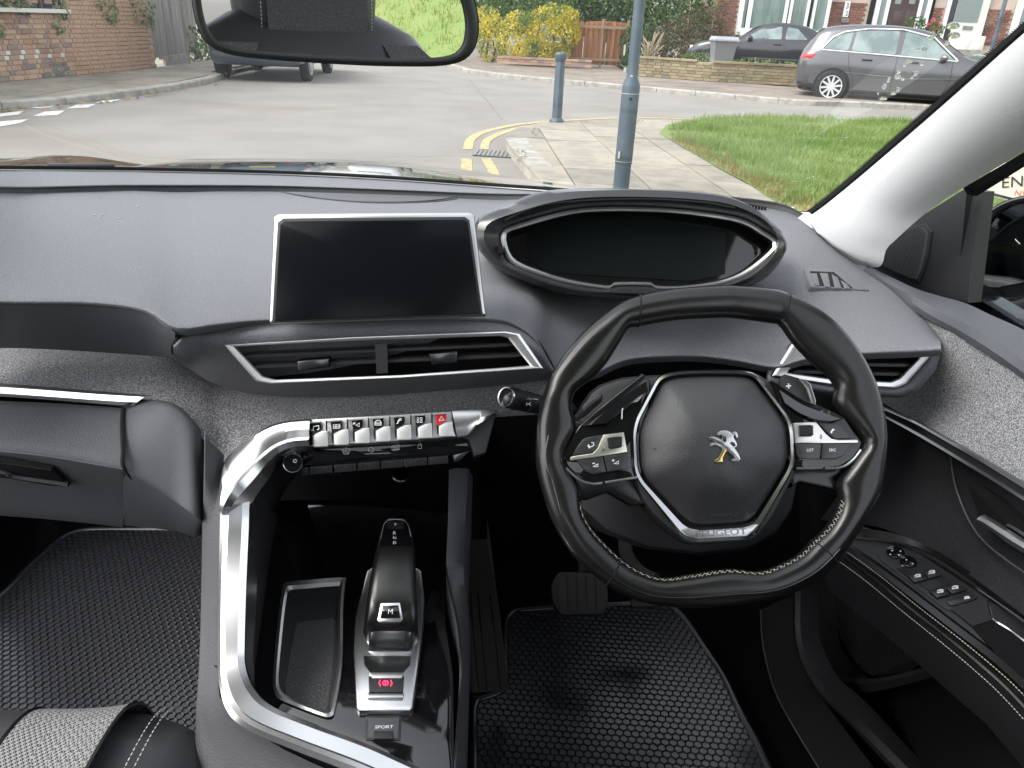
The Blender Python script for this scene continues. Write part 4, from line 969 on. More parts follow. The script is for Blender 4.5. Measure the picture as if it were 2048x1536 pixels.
# ================================================================ car: materials
mat('dash', (0.12, 0.121, 0.132), 0.62, spec=0.4, bump=('noise', 560, 0.5, 0.0015), var=(900, (0.165, 0.166, 0.18), 0.42, 0.62, 2))
mat('dash_lower', (0.07, 0.073, 0.082), 0.55, spec=0.4, bump=('noise', 520, 0.4, 0.0012), stretch=(1, 1, 2.4))
mat('dash_mid', (0.085, 0.086, 0.094), 0.6, spec=0.4, bump=('noise', 520, 0.5, 0.0014))
mat('vent_metal', (0.82, 0.82, 0.82), 0.42, 1.0)
mat('trim_dark', (0.02, 0.02, 0.022), 0.55, bump=('noise', 500, 0.25, 0.0008))
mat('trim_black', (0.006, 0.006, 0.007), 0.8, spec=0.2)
mat('seam', (0.004, 0.004, 0.004), 0.9)
mat('heather', (0.1, 0.1, 0.106), 0.95, spec=0.1, sheen=0.3, bump=('noise', 700, 0.5, 0.0015), var=(620, (0.42, 0.42, 0.44), 0.42, 0.66, 3))
mat('seat_cloth', (0.085, 0.085, 0.09), 0.95, spec=0.1, sheen=0.2, bump=('noise', 500, 0.5, 0.0015), var=(520, (0.16, 0.16, 0.167), 0.45, 0.68, 3))
mat('gloss_black', (0.006, 0.006, 0.007), 0.04, spec=0.6)
mat('deck_black', (0.006, 0.006, 0.007), 0.05, spec=1.0)
mat('screen', (0.005, 0.0055, 0.007), 0.2, spec=0.12)
mat('display', (0.007, 0.009, 0.009), 0.2, spec=0.12)
mat('chrome', (0.8, 0.8, 0.81), 0.26, 1.0)
mat('satin', (0.62, 0.62, 0.615), 0.34, 1.0)
mat('satin_warm', (0.66, 0.64, 0.56), 0.34, 1.0)
mat('dark_chrome', (0.22, 0.22, 0.22), 0.22, 1.0)
mat('vent_slat', (0.03, 0.03, 0.031), 0.3)
mat('icon', (0.8, 0.8, 0.8), 0.6)
mat('icon_dim', (0.55, 0.55, 0.55), 0.6)
mat('hazard', (0.55, 0.012, 0.015), 0.3, coat=0.5)
mat('leather', (0.008, 0.0078, 0.0075), 0.24, spec=0.5, bump=('noise', 500, 0.12, 0.0006), var=(9, (0.012, 0.0115, 0.011), 0.4, 0.65))
mat('pad', (0.03, 0.03, 0.032), 0.4, spec=0.55, bump=('vor', 700, 0.35, 0.0008), stretch=(1, 1, 1.6))
mat('thread', (0.5, 0.47, 0.4), 0.8)
mat('thread_white', (0.6, 0.6, 0.58), 0.8)
mat('rubber_mat', (0.028, 0.029, 0.034), 0.26, spec=0.8)
mat('rubber_lit', (0.16, 0.161, 0.175), 0.5, spec=0.5)  # paler rubber for pocket floors: light falling into the pockets, put into the colour
mat('pedal', (0.06, 0.054, 0.05), 0.7, bump=('noise', 200, 0.2, 0.001))
mat('carpet', (0.006, 0.006, 0.007), 1.0, spec=0.05)
mat('headlining', (0.5, 0.5, 0.51), 0.95, spec=0.1, bump=('noise', 500, 0.3, 0.001))
mat('pillar_cloth', (0.6, 0.6, 0.61), 0.9, spec=0.1, bump=('noise', 600, 0.45, 0.0012))
mat('seat_leather', (0.05, 0.051, 0.055), 0.4, spec=0.5, bump=('noise', 300, 0.25, 0.001))
mat('paint_dark', (0.012, 0.014, 0.017), 0.12, 0.3, coat=1.0)
mat('mirror', (0.9, 0.9, 0.9), 0.0, 1.0)
mat('dust', (0.5, 0.5, 0.5), 0.9)
glass_mat('glass', (0.93, 0.95, 0.94), 1.0)
glass_mat('side_glass', (0.86, 0.88, 0.87), 1.0)
def hounds(name):
    m = bpy.data.materials.new(name); m.use_nodes = True; n = m.node_tree.nodes; L = m.node_tree.links; b = n['Principled BSDF']
    tc = n.new('ShaderNodeTexCoord'); mp = n.new('ShaderNodeMapping'); mp.inputs['Rotation'].default_value = (0, 0, R(8)); L.new(tc.outputs['Object'], mp.inputs[0])
    ck = n.new('ShaderNodeTexChecker'); ck.inputs['Scale'].default_value = 330; L.new(mp.outputs[0], ck.inputs[0])
    ck.inputs[1].default_value = (0.24, 0.24, 0.238, 1); ck.inputs[2].default_value = (0.03, 0.03, 0.036, 1)
    sx = n.new('ShaderNodeSeparateXYZ'); L.new(mp.outputs[0], sx.inputs[0])
    ad = n.new('ShaderNodeMath'); ad.operation = 'ADD'; L.new(sx.outputs[0], ad.inputs[0]); L.new(sx.outputs[1], ad.inputs[1])
    ml = n.new('ShaderNodeMath'); ml.operation = 'MULTIPLY'; ml.inputs[1].default_value = 330; L.new(ad.outputs[0], ml.inputs[0])
    fr = n.new('ShaderNodeMath'); fr.operation = 'FRACT'; L.new(ml.outputs[0], fr.inputs[0])
    gt = n.new('ShaderNodeMath'); gt.operation = 'GREATER_THAN'; gt.inputs[1].default_value = 0.72; L.new(fr.outputs[0], gt.inputs[0])
    mx = n.new('ShaderNodeMix'); mx.data_type = 'RGBA'; L.new(gt.outputs[0], mx.inputs[0]); L.new(ck.outputs[0], mx.inputs[6]); mx.inputs[7].default_value = (0.17, 0.17, 0.168, 1)
    L.new(mx.outputs[2], b.inputs['Base Color']); b.inputs['Roughness'].default_value = 0.95; b.inputs['Specular IOR Level'].default_value = 0.1
    M[name] = m
hounds('houndstooth')

# ================================================================ dashboard
dashboard = thing('dashboard', (-0.15, 0.95, 0.9), 'grey soft touch dashboard behind the steering wheel, with screen, dials and air vents', 'dashboard')
def line(name, pts, r, m='seam', parent=dashboard, n=5, **kw): return tube(name, crv(pts, 5), r, m, parent, n=n, **kw)
# top pad: per column (px): top pixel, top Y, near-edge pixel, near-edge drop
ytop = lambda px: 1.33 - 0.30 * ((px - 720) / 900.0) ** 2
colsA = [(-420, 412, .80, 596, .235), (-70, 386, .99, 596, .268), (60, 385, 1.12, 598, .275), (190, 382, 1.2, 600, .28), (290, 381, 1.26, 614, .284), (355, 381, 1.29, 650, .292), (440, 381, 1.31, 642, .295), (540, 382, 1.33, 634, .297), (750, 389, 1.34, 632, .297), (968, 398, 1.33, 632, .297),
         (1030, 398, 1.32, 644, .305), (1075, 399, 1.31, 680, .325), (1112, 400, 1.30, 740, .368), (1180, 402, 1.29, 742, .385), (1250, 402, 1.28, 712, .375), (1330, 402, 1.27, 704, .37), (1400, 403, 1.26, 704, .37), (1470, 406, 1.25, 712, .37), (1550, 418, 1.23, 726, .375), (1602, 436, 1.2, 712, .36), (1670, 484, 1.15, 702, .345), (1740, 534, 1.1, 698, .335), (1800, 582, 1.05, 696, .33), (1850, 632, 1.0, 694, .325), (1882, 676, .96, 692, .32)]
TK = [0, .18, .36, .55, .74, .9, 1.0]
top = []
for px, y0, Y0, y1, dr1 in colsA:
    a = PY(px, y0, Y0); b = PD(px, y1, dr1); z0, z1 = a.z, b.z; c = []
    for t in TK:
        py = lerp(y0, y1, t); k = t ** (1.0 if px < 1000 else 1.7); z = lerp(z0, z1, k)
        q = PZ(px, py, z); Yl = lerp(a.y, b.y, t ** 0.75)
        c.append(q if px < 1000 else PY(px, py, lerp(q.y, Yl, 0.35)))
    # rounding over the near edge
    c.append(PY(px, y1 + 9, b.y - 0.004)); c.append(PY(px, y1 + 20, b.y + 0.006))
    top.append(c)
rows = [[top[i][j] for i in range(len(top))] for j in range(len(top[0]))]
patch('top_pad', rows, 'dash', dashboard, nu=4, nv=4)
from mathutils.bvhtree import BVHTree
PG = densify(rows, 4, 4)
PADT = BVHTree.FromPolygons([p for r in PG for p in r], gridfaces(len(PG), len(PG[0])))
def on_pad(px, py, h=0.0):
    d = ray(px, py).normalized(); loc, n, _, _ = PADT.ray_cast(CAM, d)
    if loc is None: return PD(px, py, .27), V((0, 0, 1))
    if n.dot(d) > 0: n = -n
    return loc + n * h, n
# step and rear pad up to the glass
def Yr(px): return ytop(px)
rp = []
RPX = [-420, -70, 60, 190, 300, 540, 750, 968, 1112, 1250, 1400, 1550, 1610]
def top_at(px):
    for a, b in zip(colsA, colsA[1:]):
        if a[0] <= px <= b[0]: k = (px - a[0]) / (b[0] - a[0]); return lerp(a[1], b[1], k), lerp(a[2], b[2], k)
    return colsA[-1][1:3]
r0, r1, r2, r3, r4 = [], [], [], [], []
def gl_y(px): return 336 + (max(0, px - 60) / 640) ** 1.6 * 13 if px < 700 else 350 + (px - 700) * 0.07 + (max(0, px - 1100) / 500) ** 2 * 22
for px in RPX:
    y, Y = top_at(px); g = gl_y(px)
    r0.append(PY(px, y + 2, Y - 0.004)); r1.append(PY(px, y - 9, Y + 0.0)); r2.append(PY(px, y - 13, Y + 0.004)); r3.append(PY(px, g + 8, Y + 0.09)); r4.append(PY(px, g + 2, Y + 0.12))
patch('rear_step', [r0, r1], 'trim_dark', dashboard, nu=4, nv=2)
patch('rear_pad', [r1, r2, r3, r4], 'dash', dashboard, nu=4, nv=3)
line('glass_seal', [PY(px, gl_y(px) + 1, top_at(px)[1] + 0.11) for px in RPX], 0.0045, 'trim_black', n=6)
line('glass_seal', [PY(px, gl_y(px) + 5, top_at(px)[1] + 0.10) for px in RPX], 0.002, 'dark_chrome', n=6)
# defroster grille: a slim crescent of fine ribs behind the screen
mb = MB(); N = 110
for i in range(N):
    t = i / (N - 1); px = lerp(572, 905, t); y0 = 386 + 10 * t ** 1.2; hh = 15 * math.sin(math.pi * min(.999, max(.001, t))) ** .7
    a, b = on_pad(px, y0, .0006)[0], on_pad(px, y0 + hh, .0006)[0]; d = V((.0009, 0, 0)); u = V((0, 0, .0014)); k = len(mb.v)
    mb.v += [a - d, a + d, b + d, b - d, a - d + u, a + d + u, b + d + u, b - d + u]; mb.f += [(k + 4, k + 5, k + 6, k + 7), (k, k + 4, k + 7, k + 3), (k + 1, k + 2, k + 6, k + 5)]
dg = mb.build('defrost_grille', 'dash', dashboard, smooth=False); dg['kind'] = 'stuff'
line('grille_edge', [on_pad(q, w_, .0008)[0] for q, w_ in ((560, 384), (600, 392), (660, 400), (740, 406), (820, 406), (880, 403), (915, 398))], .0009, 'dash_lower')
# brow face on the passenger side (falls away below the pad)
fx = [(-420, 612, 690, 0), (-70, 608, 690, .0), (60, 610, 691, 0), (190, 613, 698, 0), (290, 627, 705, 0), (350, 664, 711, 0)]
ra, rb, rc, rd = [], [], [], []
for (px, y0, y1, _), c in zip(fx, top):
    Yb = c[-2].y
    ra.append(PY(px, y0, Yb)); rb.append(PY(px, lerp(y0, y1, .3), Yb + .012)); rc.append(PY(px, lerp(y0, y1, .7), Yb + .035)); rd.append(PY(px, y1 + 6, Yb + .06))
patch('brow_face', [ra, rb, rc, rd], 'dash_lower', dashboard, nu=5, nv=4)

# centre vent housing
def hy(px, py, d): return PD(px, py, d)
HX = [(347, 690, 712, .31), (380, 656, 735, .31), (440, 644, 768, .305), (540, 634, 788, .3), (680, 634, 790, .3), (820, 634, 782, .3), (968, 634, 770, .3), (1030, 646, 764, .308), (1075, 682, 758, .328), (1110, 742, 752, .37)]
ha, hb_, hc, hd, he = [], [], [], [], []
for px, y0, y1, d in HX:
    a = PD(px, y0, d); Y = a.y
    ha.append(a); hb_.append(PY(px, lerp(y0, y1, .12), Y - .012)); hc.append(PY(px, lerp(y0, y1, .3), Y - .022)); hd.append(PY(px, lerp(y0, y1, .8), Y - .018)); he.append(PY(px, y1 + 4, Y + .01))
patch('vent_housing', [ha, hb_, hc, hd, he], 'dash', dashboard, nu=5, nv=5)
line('housing_seam', [PY(346, 709, ha[0].y - .006)] + [p + V((0, -.002, .001)) for p in ha[:4]] , 0.0016)
line('housing_seam', [p + V((0, -.002, .001)) for p in ha[6:]] + [PY(1112, 748, ha[-1].y - .006)], 0.0016)

# vents: frame, dark well, slats, tabs
def vent(parent, pf, outer, inner, slats, m_frame='vent_metal', widths=None, depth=0.035):
    """outer / inner outlines with matching corners; slats = pixel segments"""
    A = [V(p) for p in outer]; B = [V(p) for p in inner]; n = len(A); g = []
    def ring(t, h): 
        q = []
        for i in range(n):
            a, b = A[i].lerp(B[i], t), A[(i + 1) % n].lerp(B[(i + 1) % n], t)
            q += [pf.at(*a.lerp(b, j / 4), h) for j in range(4)]
        return q
    fr = loft('air_vent', [ring(0, -.004), ring(0.04, .003), ring(.25, .0045), ring(.8, .0035), ring(1, .001), ring(1, -.02)], m_frame, parent, cv=True, angle=30)
    obj('well', ring(.55, -depth), [tuple(range(4 * n))], 'trim_black', fr, smooth=False)
    loft('well_wall', [ring(1, -.004), ring(.95, -depth)], 'gloss_black', fr, cv=True)
    for (a, b, w) in slats:
        pa, pb = pf.at(*a, -.008), pf.at(*b, -.008); wd = w * (CAM - pa).length / F; d = (pb - pa).normalized(); up = pf.n.cross(d)
        P = [(-.5, -.012), (-.5, .0), (-.3, .0035), (.3, .0035), (.5, 0), (.5, -.012)]
        g = []
        for t in (0, .03, .97, 1): 
            k = .25 if t in (0, 1) else 1; c = pa.lerp(pb, t); g.append([c + up * (wd * y * k) + pf.n * h for y, h in P])
        loft('slat', g, 'vent_slat', fr, cv=True, caps=True, angle=30)
    return fr
cv_o = PD(750, 720, .338); cvY = cv_o.y
pfv = PF(PY(750, 720, cvY - .024), (0.06, -1, .22))
cv = vent(dashboard, pfv, [(449, 690), (700, 675), (1012, 663), (1040, 668), (1087, 737), (800, 756), (540, 767), (512, 762)], [(470, 693), (700, 682), (1000, 672), (1016, 676), (1060, 731), (800, 750), (552, 759), (526, 752)],
     [((488, 712), (1030, 688), 9), ((508, 733), (1048, 709), 9)])
obj('divider', *(lambda s: (s, [(0, 1, 2, 3), (0, 4, 5, 1), (3, 2, 6, 7), (0, 3, 7, 4), (1, 5, 6, 2)]))([pfv.at(*q, .002) for q in ((750, 688), (774, 687), (776, 746), (753, 747))] + [pfv.at(*q, -.03) for q in ((750, 688), (774, 687), (776, 746), (753, 747))]), 'trim_dark', cv, smooth=False)
for q in ([(594, 722), (658, 717), (658, 735), (597, 741)], [(857, 708), (914, 703), (915, 725), (863, 730)]): slab('tab', pfv, q, -.01, .004, 'dark_chrome', cv, bev=.0012)
# touch screen
sc = PD(754, 540, .255); pfs_ = PF(PY(754, 540, .775), (0.10, -0.93, .50))
out_s = [(538, 646), (549, 436), (556, 429), (940, 425), (948, 431), (972, 629)]
ts = slab('touch_screen', pfs_, [(538, 645), (548, 432), (558, 427), (938, 424), (949, 430), (972, 630)], -.016, -.001, 'satin', dashboard, bev=.003)
slab('bezel', pfs_, [(544, 645), (555, 444), (566, 436), (930, 433), (939, 440), (966, 630)], -.002, .0012, 'trim_dark', ts, bev=.001)
slab('display', pfs_, [(549, 642), (560, 449), (568, 442), (928, 439), (935, 444), (961, 627)], .0, .0022, 'screen', ts, bev=.0008)
# driver's binnacle
pfi = PF(PY(1285, 500, .90), (-0.03, -0.92, .40))
ring_o = [(1003, 466), (1032, 449), (1135, 421), (1220, 414), (1340, 417), (1443, 429), (1494, 441), (1530, 463), (1560, 486), (1546, 510), (1496, 548), (1444, 568), (1367, 578), (1309, 578), (1299, 571), (1231, 571), (1220, 578), (1135, 566), (1066, 545), (1022, 526), (1006, 497)]
ring_i = [(1013, 467), (1036, 457), (1137, 429), (1220, 422), (1340, 425), (1440, 437), (1490, 449), (1522, 468), (1547, 486), (1536, 505), (1490, 541), (1441, 561), (1367, 572), (1312, 572), (1302, 565), (1228, 565), (1217, 572), (1137, 559), (1070, 538), (1031, 520), (1016, 496)]
hood_o = [(953, 463), (962, 440), (1000, 423), (1067, 398), (1135, 384), (1272, 380), (1408, 387), (1477, 402), (1528, 430), (1562, 470), (1566, 500), (1530, 545), (1478, 572), (1408, 586), (1320, 594), (1238, 592), (1135, 583), (1067, 563), (998, 531), (966, 500), (955, 480)]
ridge = [(948, 464), (960, 432), (1010, 412), (1067, 387), (1140, 377), (1272, 378), (1408, 384), (1477, 400), (1530, 432), (1568, 470), (1572, 502), (1536, 552), (1480, 580), (1408, 592), (1320, 600), (1238, 598), (1135, 590), (1067, 570), (994, 537), (960, 503), (949, 482)]
def loop(pf, px, h, N=96): return [pf.at(*q, h) for q in resample(crv([V(p) for p in px], 4, True), N, True)]
ic = loft('instrument_cluster', [loop(pfi, ridge, -.10), loop(pfi, ridge, -.012), loop(pfi, hood_o, .0), loop(pfi, [(V(a).lerp(V(b), .3)) for a, b in zip(hood_o, ring_o)], .004), loop(pfi, [(V(a).lerp(V(b), .9)) for a, b in zip(hood_o, ring_o)], -.014), loop(pfi, ring_o, -.016)], 'trim_dark', dashboard, cv=True, angle=35)
mat('hood', (0.022, 0.022, 0.025), 0.24, spec=0.6); ic.data.materials[0] = M['hood']
loft('chrome_ring', [loop(pfi, ring_o, -.017), loop(pfi, ring_o, -.0135), loop(pfi, [V(a).lerp(V(b), .5) for a, b in zip(ring_o, ring_i)], -.0115), loop(pfi, ring_i, -.0145), loop(pfi, ring_i, -.024)], 'vent_metal', ic, cv=True, angle=35)
loft('recess', [loop(pfi, ring_i, -.020), loop(pfi, [V(a).lerp(V((1285, 500)), .03) for a in ring_i], -.045)], 'trim_black', ic, cv=True)
o = slab('display_cover', pfi, [tuple(V(a).lerp(V((1285, 500)), .01)) for a in ring_i], -.05, -.046, 'gloss_black', ic, smooth=3)
slab('display', pfi, [(1052, 448), (1140, 432), (1300, 432), (1452, 466), (1450, 548), (1380, 562), (1100, 545), (1058, 520)], -.045, -.0445, 'display', ic)
slab('light_sensor', pfi, [(996, 488), (1004, 488), (1007, 506), (997, 507)], -.01, -.0005, 'trim_black', ic)
line('hood_crease', [pfi.at(*q, .002) for q in ((1010, 440), (1067, 415), (1135, 403), (1272, 397), (1400, 403), (1470, 415))], .0012, 'hood', ic)
# small button strip of slots under the glass at the right
for i in range(7): box('frit_mark', PY(1494 + i * 6, 411 + i * 1.2, 1.22), (.003, .003, .006), 'trim_black', dashboard)
# fixed grille on the right of the top pad
_l, _n = on_pad(1672, 558, .001); pfd = PF(_l, _n, up=(0, 1, 0))
df = slab('demist_vent', pfd, [(1608, 534), (1672, 537), (1742, 580), (1622, 574)], -.006, .0012, 'dash', dashboard, bev=.0015, rnd=.004)
slab('opening', pfd, [(1620, 542), (1668, 544), (1706, 576), (1632, 570)], .0012, .002, 'seam', df)
for q in ([(1622, 546), (1634, 546), (1640, 571), (1631, 570)], [(1640, 545), (1656, 546), (1662, 574), (1650, 573)], [(1664, 548), (1676, 555), (1684, 576), (1670, 575)], [(1682, 560), (1694, 567), (1702, 577), (1690, 576)]): slab('vane', pfd, q, -.002, .0028, 'dash', df, bev=.001)
# lip under the cluster (line of the pad's recess)

# driver's lower facia with the right vent
pfr = PF(PY(1720, 740, .885), (-.12, -1, .2))
lf = []
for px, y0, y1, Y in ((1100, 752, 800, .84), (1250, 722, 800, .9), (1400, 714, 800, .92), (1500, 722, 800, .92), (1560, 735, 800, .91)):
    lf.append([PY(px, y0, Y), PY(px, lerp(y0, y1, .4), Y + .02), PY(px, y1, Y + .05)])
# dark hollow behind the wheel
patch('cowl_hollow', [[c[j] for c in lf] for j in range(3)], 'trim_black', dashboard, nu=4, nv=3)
rv = vent(dashboard, pfr, [(1582, 688), (1700, 690), (1863, 704), (1858, 716), (1812, 768), (1790, 777), (1660, 770), (1543, 752)], [(1604, 704), (1700, 699), (1838, 710), (1836, 718), (1798, 756), (1780, 763), (1660, 757), (1574, 745)],
     [((1590, 726), (1828, 730), 9), ((1585, 742), (1808, 748), 9)])
ro = [(1535, 720), (1580, 676), (1700, 676), (1868, 688), (1884, 700), (1872, 740), (1838, 782), (1800, 796), (1660, 790), (1530, 770)]
ri = [(1541, 752), (1581, 686), (1700, 688), (1856, 701), (1864, 706), (1858, 718), (1814, 770), (1790, 779), (1660, 772), (1542, 754)]
def lp2(px, h): 
    q = []
    for i in range(len(px)):
        a, b = V(px[i]), V(px[(i + 1) % len(px)]); q += [pfr.at(*a.lerp(b, j / 4), h) for j in range(4)]
    return q
loft('vent_surround', [lp2(ro, -.03), lp2([V(a).lerp(V(b), .3) for a, b in zip(ro, ri)], -.003), lp2(ri, .0), lp2(ri, -.01)], 'dash', dashboard, cv=True, angle=0)

# heathered cloth band
CB = [(-420, 680, 756, .74, .68), (-70, 686, 774, .845, .745), (60, 689, 781, .845, .75), (180, 695, 790, .85, .752), (290, 701, 800, .855, .755), (345, 707, 822, .855, .75), (400, 733, 872, .845, .735), (445, 758, 924, .84, .72), (520, 778, 885, .835, .735), (620, 784, 860, .835, .745), (760, 782, 850, .835, .755), (900, 770, 842, .84, .765), (985, 762, 835, .845, .775), (1060, 755, 830, .85, .785), (1120, 745, 830, .86, .80)]
cb = [[], [], [], []]
for px, y0, y1, Ya, Yb in CB:
    for j, t in enumerate((0, .33, .66, 1)):
        cb[j].append(PY(px, lerp(y0, y1, t), lerp(Ya, Yb, t ** .8)))
patch('cloth_band', cb, 'heather', dashboard, nu=5, nv=4)
# chrome spear over the glove box
pa = [PY(*q) for q in ((-420, 742, .685), (-70, 762, .748), (60, 770, .75), (180, 781, .752), (262, 788, .752), (302, 791, .75))]
pb = [PY(*q) for q in ((-420, 770, .68), (-70, 790, .742), (60, 798, .744), (180, 807, .745), (244, 812, .744), (268, 812, .744))]
strip('trim_spear', pa, pb, [(0, -.004), (.0, .002), (.25, .006), (.7, .005), (.95, .001), (1, -.006)], 'chrome', dashboard)
# glove box
gcol = [(-420, 772, 870, 985), (-70, 798, 898, 1020), (80, 805, 912, 1032), (180, 811, 928, 1042), (246, 816, 939, 1050)]
gr_ = [[PY(px, y0, .754 - (.07 if px < -200 else 0)), PY(px, y0 + 10, .738), PY(px, lerp(y0, y1, .5), .708), PY(px, y1 - 8, .682), PY(px, y1 + 6, .682), PY(px, lerp(y1, y2, .5), .74), PY(px, y2, .79), PY(px, y2 + 4, .84)] for px, y0, y1, y2 in gcol]
glove = patch('glove_box', [[c[j] for c in gr_] for j in range(8)], 'dash_lower', dashboard, nu=5, nv=4)
sp_ = [(246, 814, 939, 1050, .002), (300, 800, 968, 1056, .0), (350, 808, 1000, 1062, -.004), (392, 846, 1030, 1072, -.012), (406, 868, 1040, 1068, .004), (418, 880, 1050, 1080, .03), (432, 895, 1060, 1090, .07)]
sr_ = [[PY(px, y0, .754 + k), PY(px, y0 + 12, .738 + k), PY(px, lerp(y0, y1, .5), .708 + k), PY(px, y1 - 8, .682 + k), PY(px, y1 + 6, .684 + k), PY(px, lerp(y1, y2, .6), .74 + k), PY(px, y2, .79 + k)] for px, y0, y1, y2, k in sp_]
patch('side_panel', [[c[j] for c in sr_] for j in range(7)], 'dash_lower', dashboard, nu=5, nv=4)
line('panel_gap', [PY(246, 816, .744), PY(244, 850, .722), PY(246, 900, .694), PY(249, 938, .680), PY(290, 982, .715), PY(350, 1046, .772)], .0022)
# glove box latch: slot with a lip
pfg = PF(PY(60, 955, .712), (0, -.8, -.6))
ls = slab('latch', pfg, [(-70, 915), (20, 926), (104, 938), (122, 956), (138, 974), (100, 972), (20, 958), (-70, 950)], -.004, .003, 'trim_black', glove, bev=.001)
line('latch_lip', [pfg.at(*q, .004) for q in ((-60, 934), (10, 944), (30, 952), (136, 968))], .0032, 'dash_lower', glove)
line('latch_edge', [pfg.at(*q, .0035) for q in ((-60, 916), (20, 927), (102, 939))], .0012, 'dark_chrome', glove)
# few specks of dust on the pad
for q in ((276, 413), (187, 431), (204, 430), (200, 436), (240, 437)): 
    o = tube('dust_fleck', [on_pad(q[0] - 2, q[1], .0005)[0], on_pad(q[0] + 2, q[1] - 1, .0005)[0]], .0007, 'dust', dashboard, n=5)

# ================================================================ centre console
console = thing('centre_console', (-0.17, 0.7, 0.62), 'centre console in gloss black with a silver trim frame, gear lever and storage tray', 'console')
def CP(px, py, d): return PD(px, py, d)
# left side panel of the console
L0 = [(410, 870, .408), (409, 960, .448), (406, 1060, .515), (404, 1180, .575), (400, 1330, .62), (392, 1440, .655), (388, 1520, .672), (385, 1640, .70)]
L1 = [(448, 910, .433), (446, 960, .453), (441, 1060, .49), (439, 1180, .535), (438, 1330, .585), (450, 1412, .602), (570, 1500, .624), (820, 1606, .645)]
A = [PD(*q) for q in L0]; B = [PD(*q) for q in L1]
o = patch('side_panel', [[a + V((-.004, .02, -.12)) for a in A], A, [a.lerp(b, .35) + V((0, -.004, .003)) for a, b in zip(A, B)], [a.lerp(b, .8) for a, b in zip(A, B)], B], 'dash_mid', console, nu=4, nv=4)
line('side_seam', [PD(399, 1324, .618), PD(418, 1328, .604), PD(437, 1334, .588)], .0012, 'seam', console)
# silver frame: upper arch, then the lower sweep
ao = [(622, 838, .395), (580, 841, .397), (545, 849, .40), (512, 866, .407), (480, 890, .42), (452, 918, .433), (444, 960, .448), (441, 1020, .472)]
ai = [(620, 892, .415), (590, 894, .417), (562, 904, .421), (540, 921, .427), (512, 955, .439), (486, 985, .449), (468, 1008, .46), (456, 1030, .474)]
strip('trim_arch', [PD(*q) for q in ao], [PD(*q) for q in ai], [(0, -.014), (0, .0), (.12, .004), (.45, .0065), (.72, .004), (.86, .0075), (1, .001), (1, -.02)], 'chrome', console)
lo = [(441, 1000, .463), (439, 1080, .497), (437, 1180, .535), (436, 1300, .575), (437, 1360, .59), (452, 1418, .602), (490, 1457, .611), (580, 1497, .621), (700, 1544, .632), (800, 1588, .64), (950, 1650, .65)]
li = [(500, 975, .452), (497, 1060, .489), (492, 1180, .533), (489, 1290, .571), (491, 1335, .583), (508, 1378, .595), (545, 1413, .604), (630, 1449, .615), (740, 1490, .627), (850, 1540, .637), (1000, 1600, .648)]
strip('trim_sweep', [PD(*q) for q in lo], [PD(*q) for q in li], [(0, -.012), (0, .0), (.15, .0035), (.3, .004), (.34, .0055), (.8, .005), (1, .0), (1, -.03)], 'chrome', console)
# inner side wall (charcoal) and deck
pfk = PF(PD(700, 1300, .645), (0.0, -math.sin(R(6.5)), math.cos(R(6.5))), up=(0, 1, 0))
ws0 = [PD(*q) for q in ((505, 970, .455), (500, 1060, .492), (495, 1180, .536), (492, 1290, .574), (494, 1335, .586), (512, 1380, .598), (550, 1415, .607), (640, 1452, .618))]
ws1 = [pfk.at(*q, -.003) for q in ((556, 1040), (540, 1120), (522, 1250), (508, 1345), (508, 1375), (522, 1402), (556, 1428), (645, 1462))]
o = strip('inner_wall', ws0, ws1, [(0, 0), (.3, .001), (.7, .001), (1, 0)], 'trim_dark', console)
deck = slab('deck', pfk, [(540, 1090), (528, 1200), (510, 1330), (508, 1378), (525, 1405), (560, 1430), (650, 1463), (760, 1505), (870, 1560), (960, 1620), (915, 1620), (908, 1480), (906, 1350), (890, 1240), (893, 1080), (900, 1000), (560, 1000)], -.012, 0, 'deck_black', console, bev=.001)
# right wing of the console
wr0 = [PD(*q) for q in ((898, 940, .50), (896, 1040, .545), (893, 1130, .59), (902, 1180, .60), (918, 1250, .612), (924, 1330, .62), (918, 1440, .63), (906, 1600, .64))]
wr1 = [PD(*q) for q in ((946, 940, .50), (940, 1040, .55), (936, 1130, .60), (936, 1180, .615), (940, 1250, .64), (940, 1330, .66), (936, 1440, .67), (925, 1600, .67))]
strip('side_wing', wr0, wr1, [(0, -.06), (0, 0), (.25, .003), (.8, .002), (1, -.01), (1.0, -.12)], 'dash_lower', console, nrm=(0, 0, 1))
line('wing_edge', [p + V((-.001, -.002, .002)) for p in wr0[2:]], .0013, 'dark_chrome', console)
# void under the switches (storage bin)
vb = [PD(470, 980, .46), PD(905, 930, .45)]
v = [PY(440, 900, .98), PY(930, 900, .98), PY(930, 1180, .98), PY(440, 1180, .98)]
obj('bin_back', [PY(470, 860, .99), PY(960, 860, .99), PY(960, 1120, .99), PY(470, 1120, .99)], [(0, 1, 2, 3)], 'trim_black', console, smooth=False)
strip('bin_wall', [PD(500, 975, .452), PD(540, 930, .44), PD(600, 900, .43)], [PY(545, 1100, .93), PY(560, 1000, .95), PY(600, 940, .97)], [(0, 0), (.5, .002), (1, 0)], 'trim_dark', console)
line('bin_edge', [PY(527, 960, .80), PY(506, 984, .77), PY(503, 1020, .75)], .0015, 'dark_chrome', console)
# switch bridge: body, seven toggle keys
pfb = PF(PD(765, 868, .41), (0.10, -.80, .6))
brg = slab('switch_bridge', pfb, [(621, 838), (780, 829), (904, 822), (913, 874), (770, 885), (622, 893)], -.014, .001, 'satin', console, bev=.002)
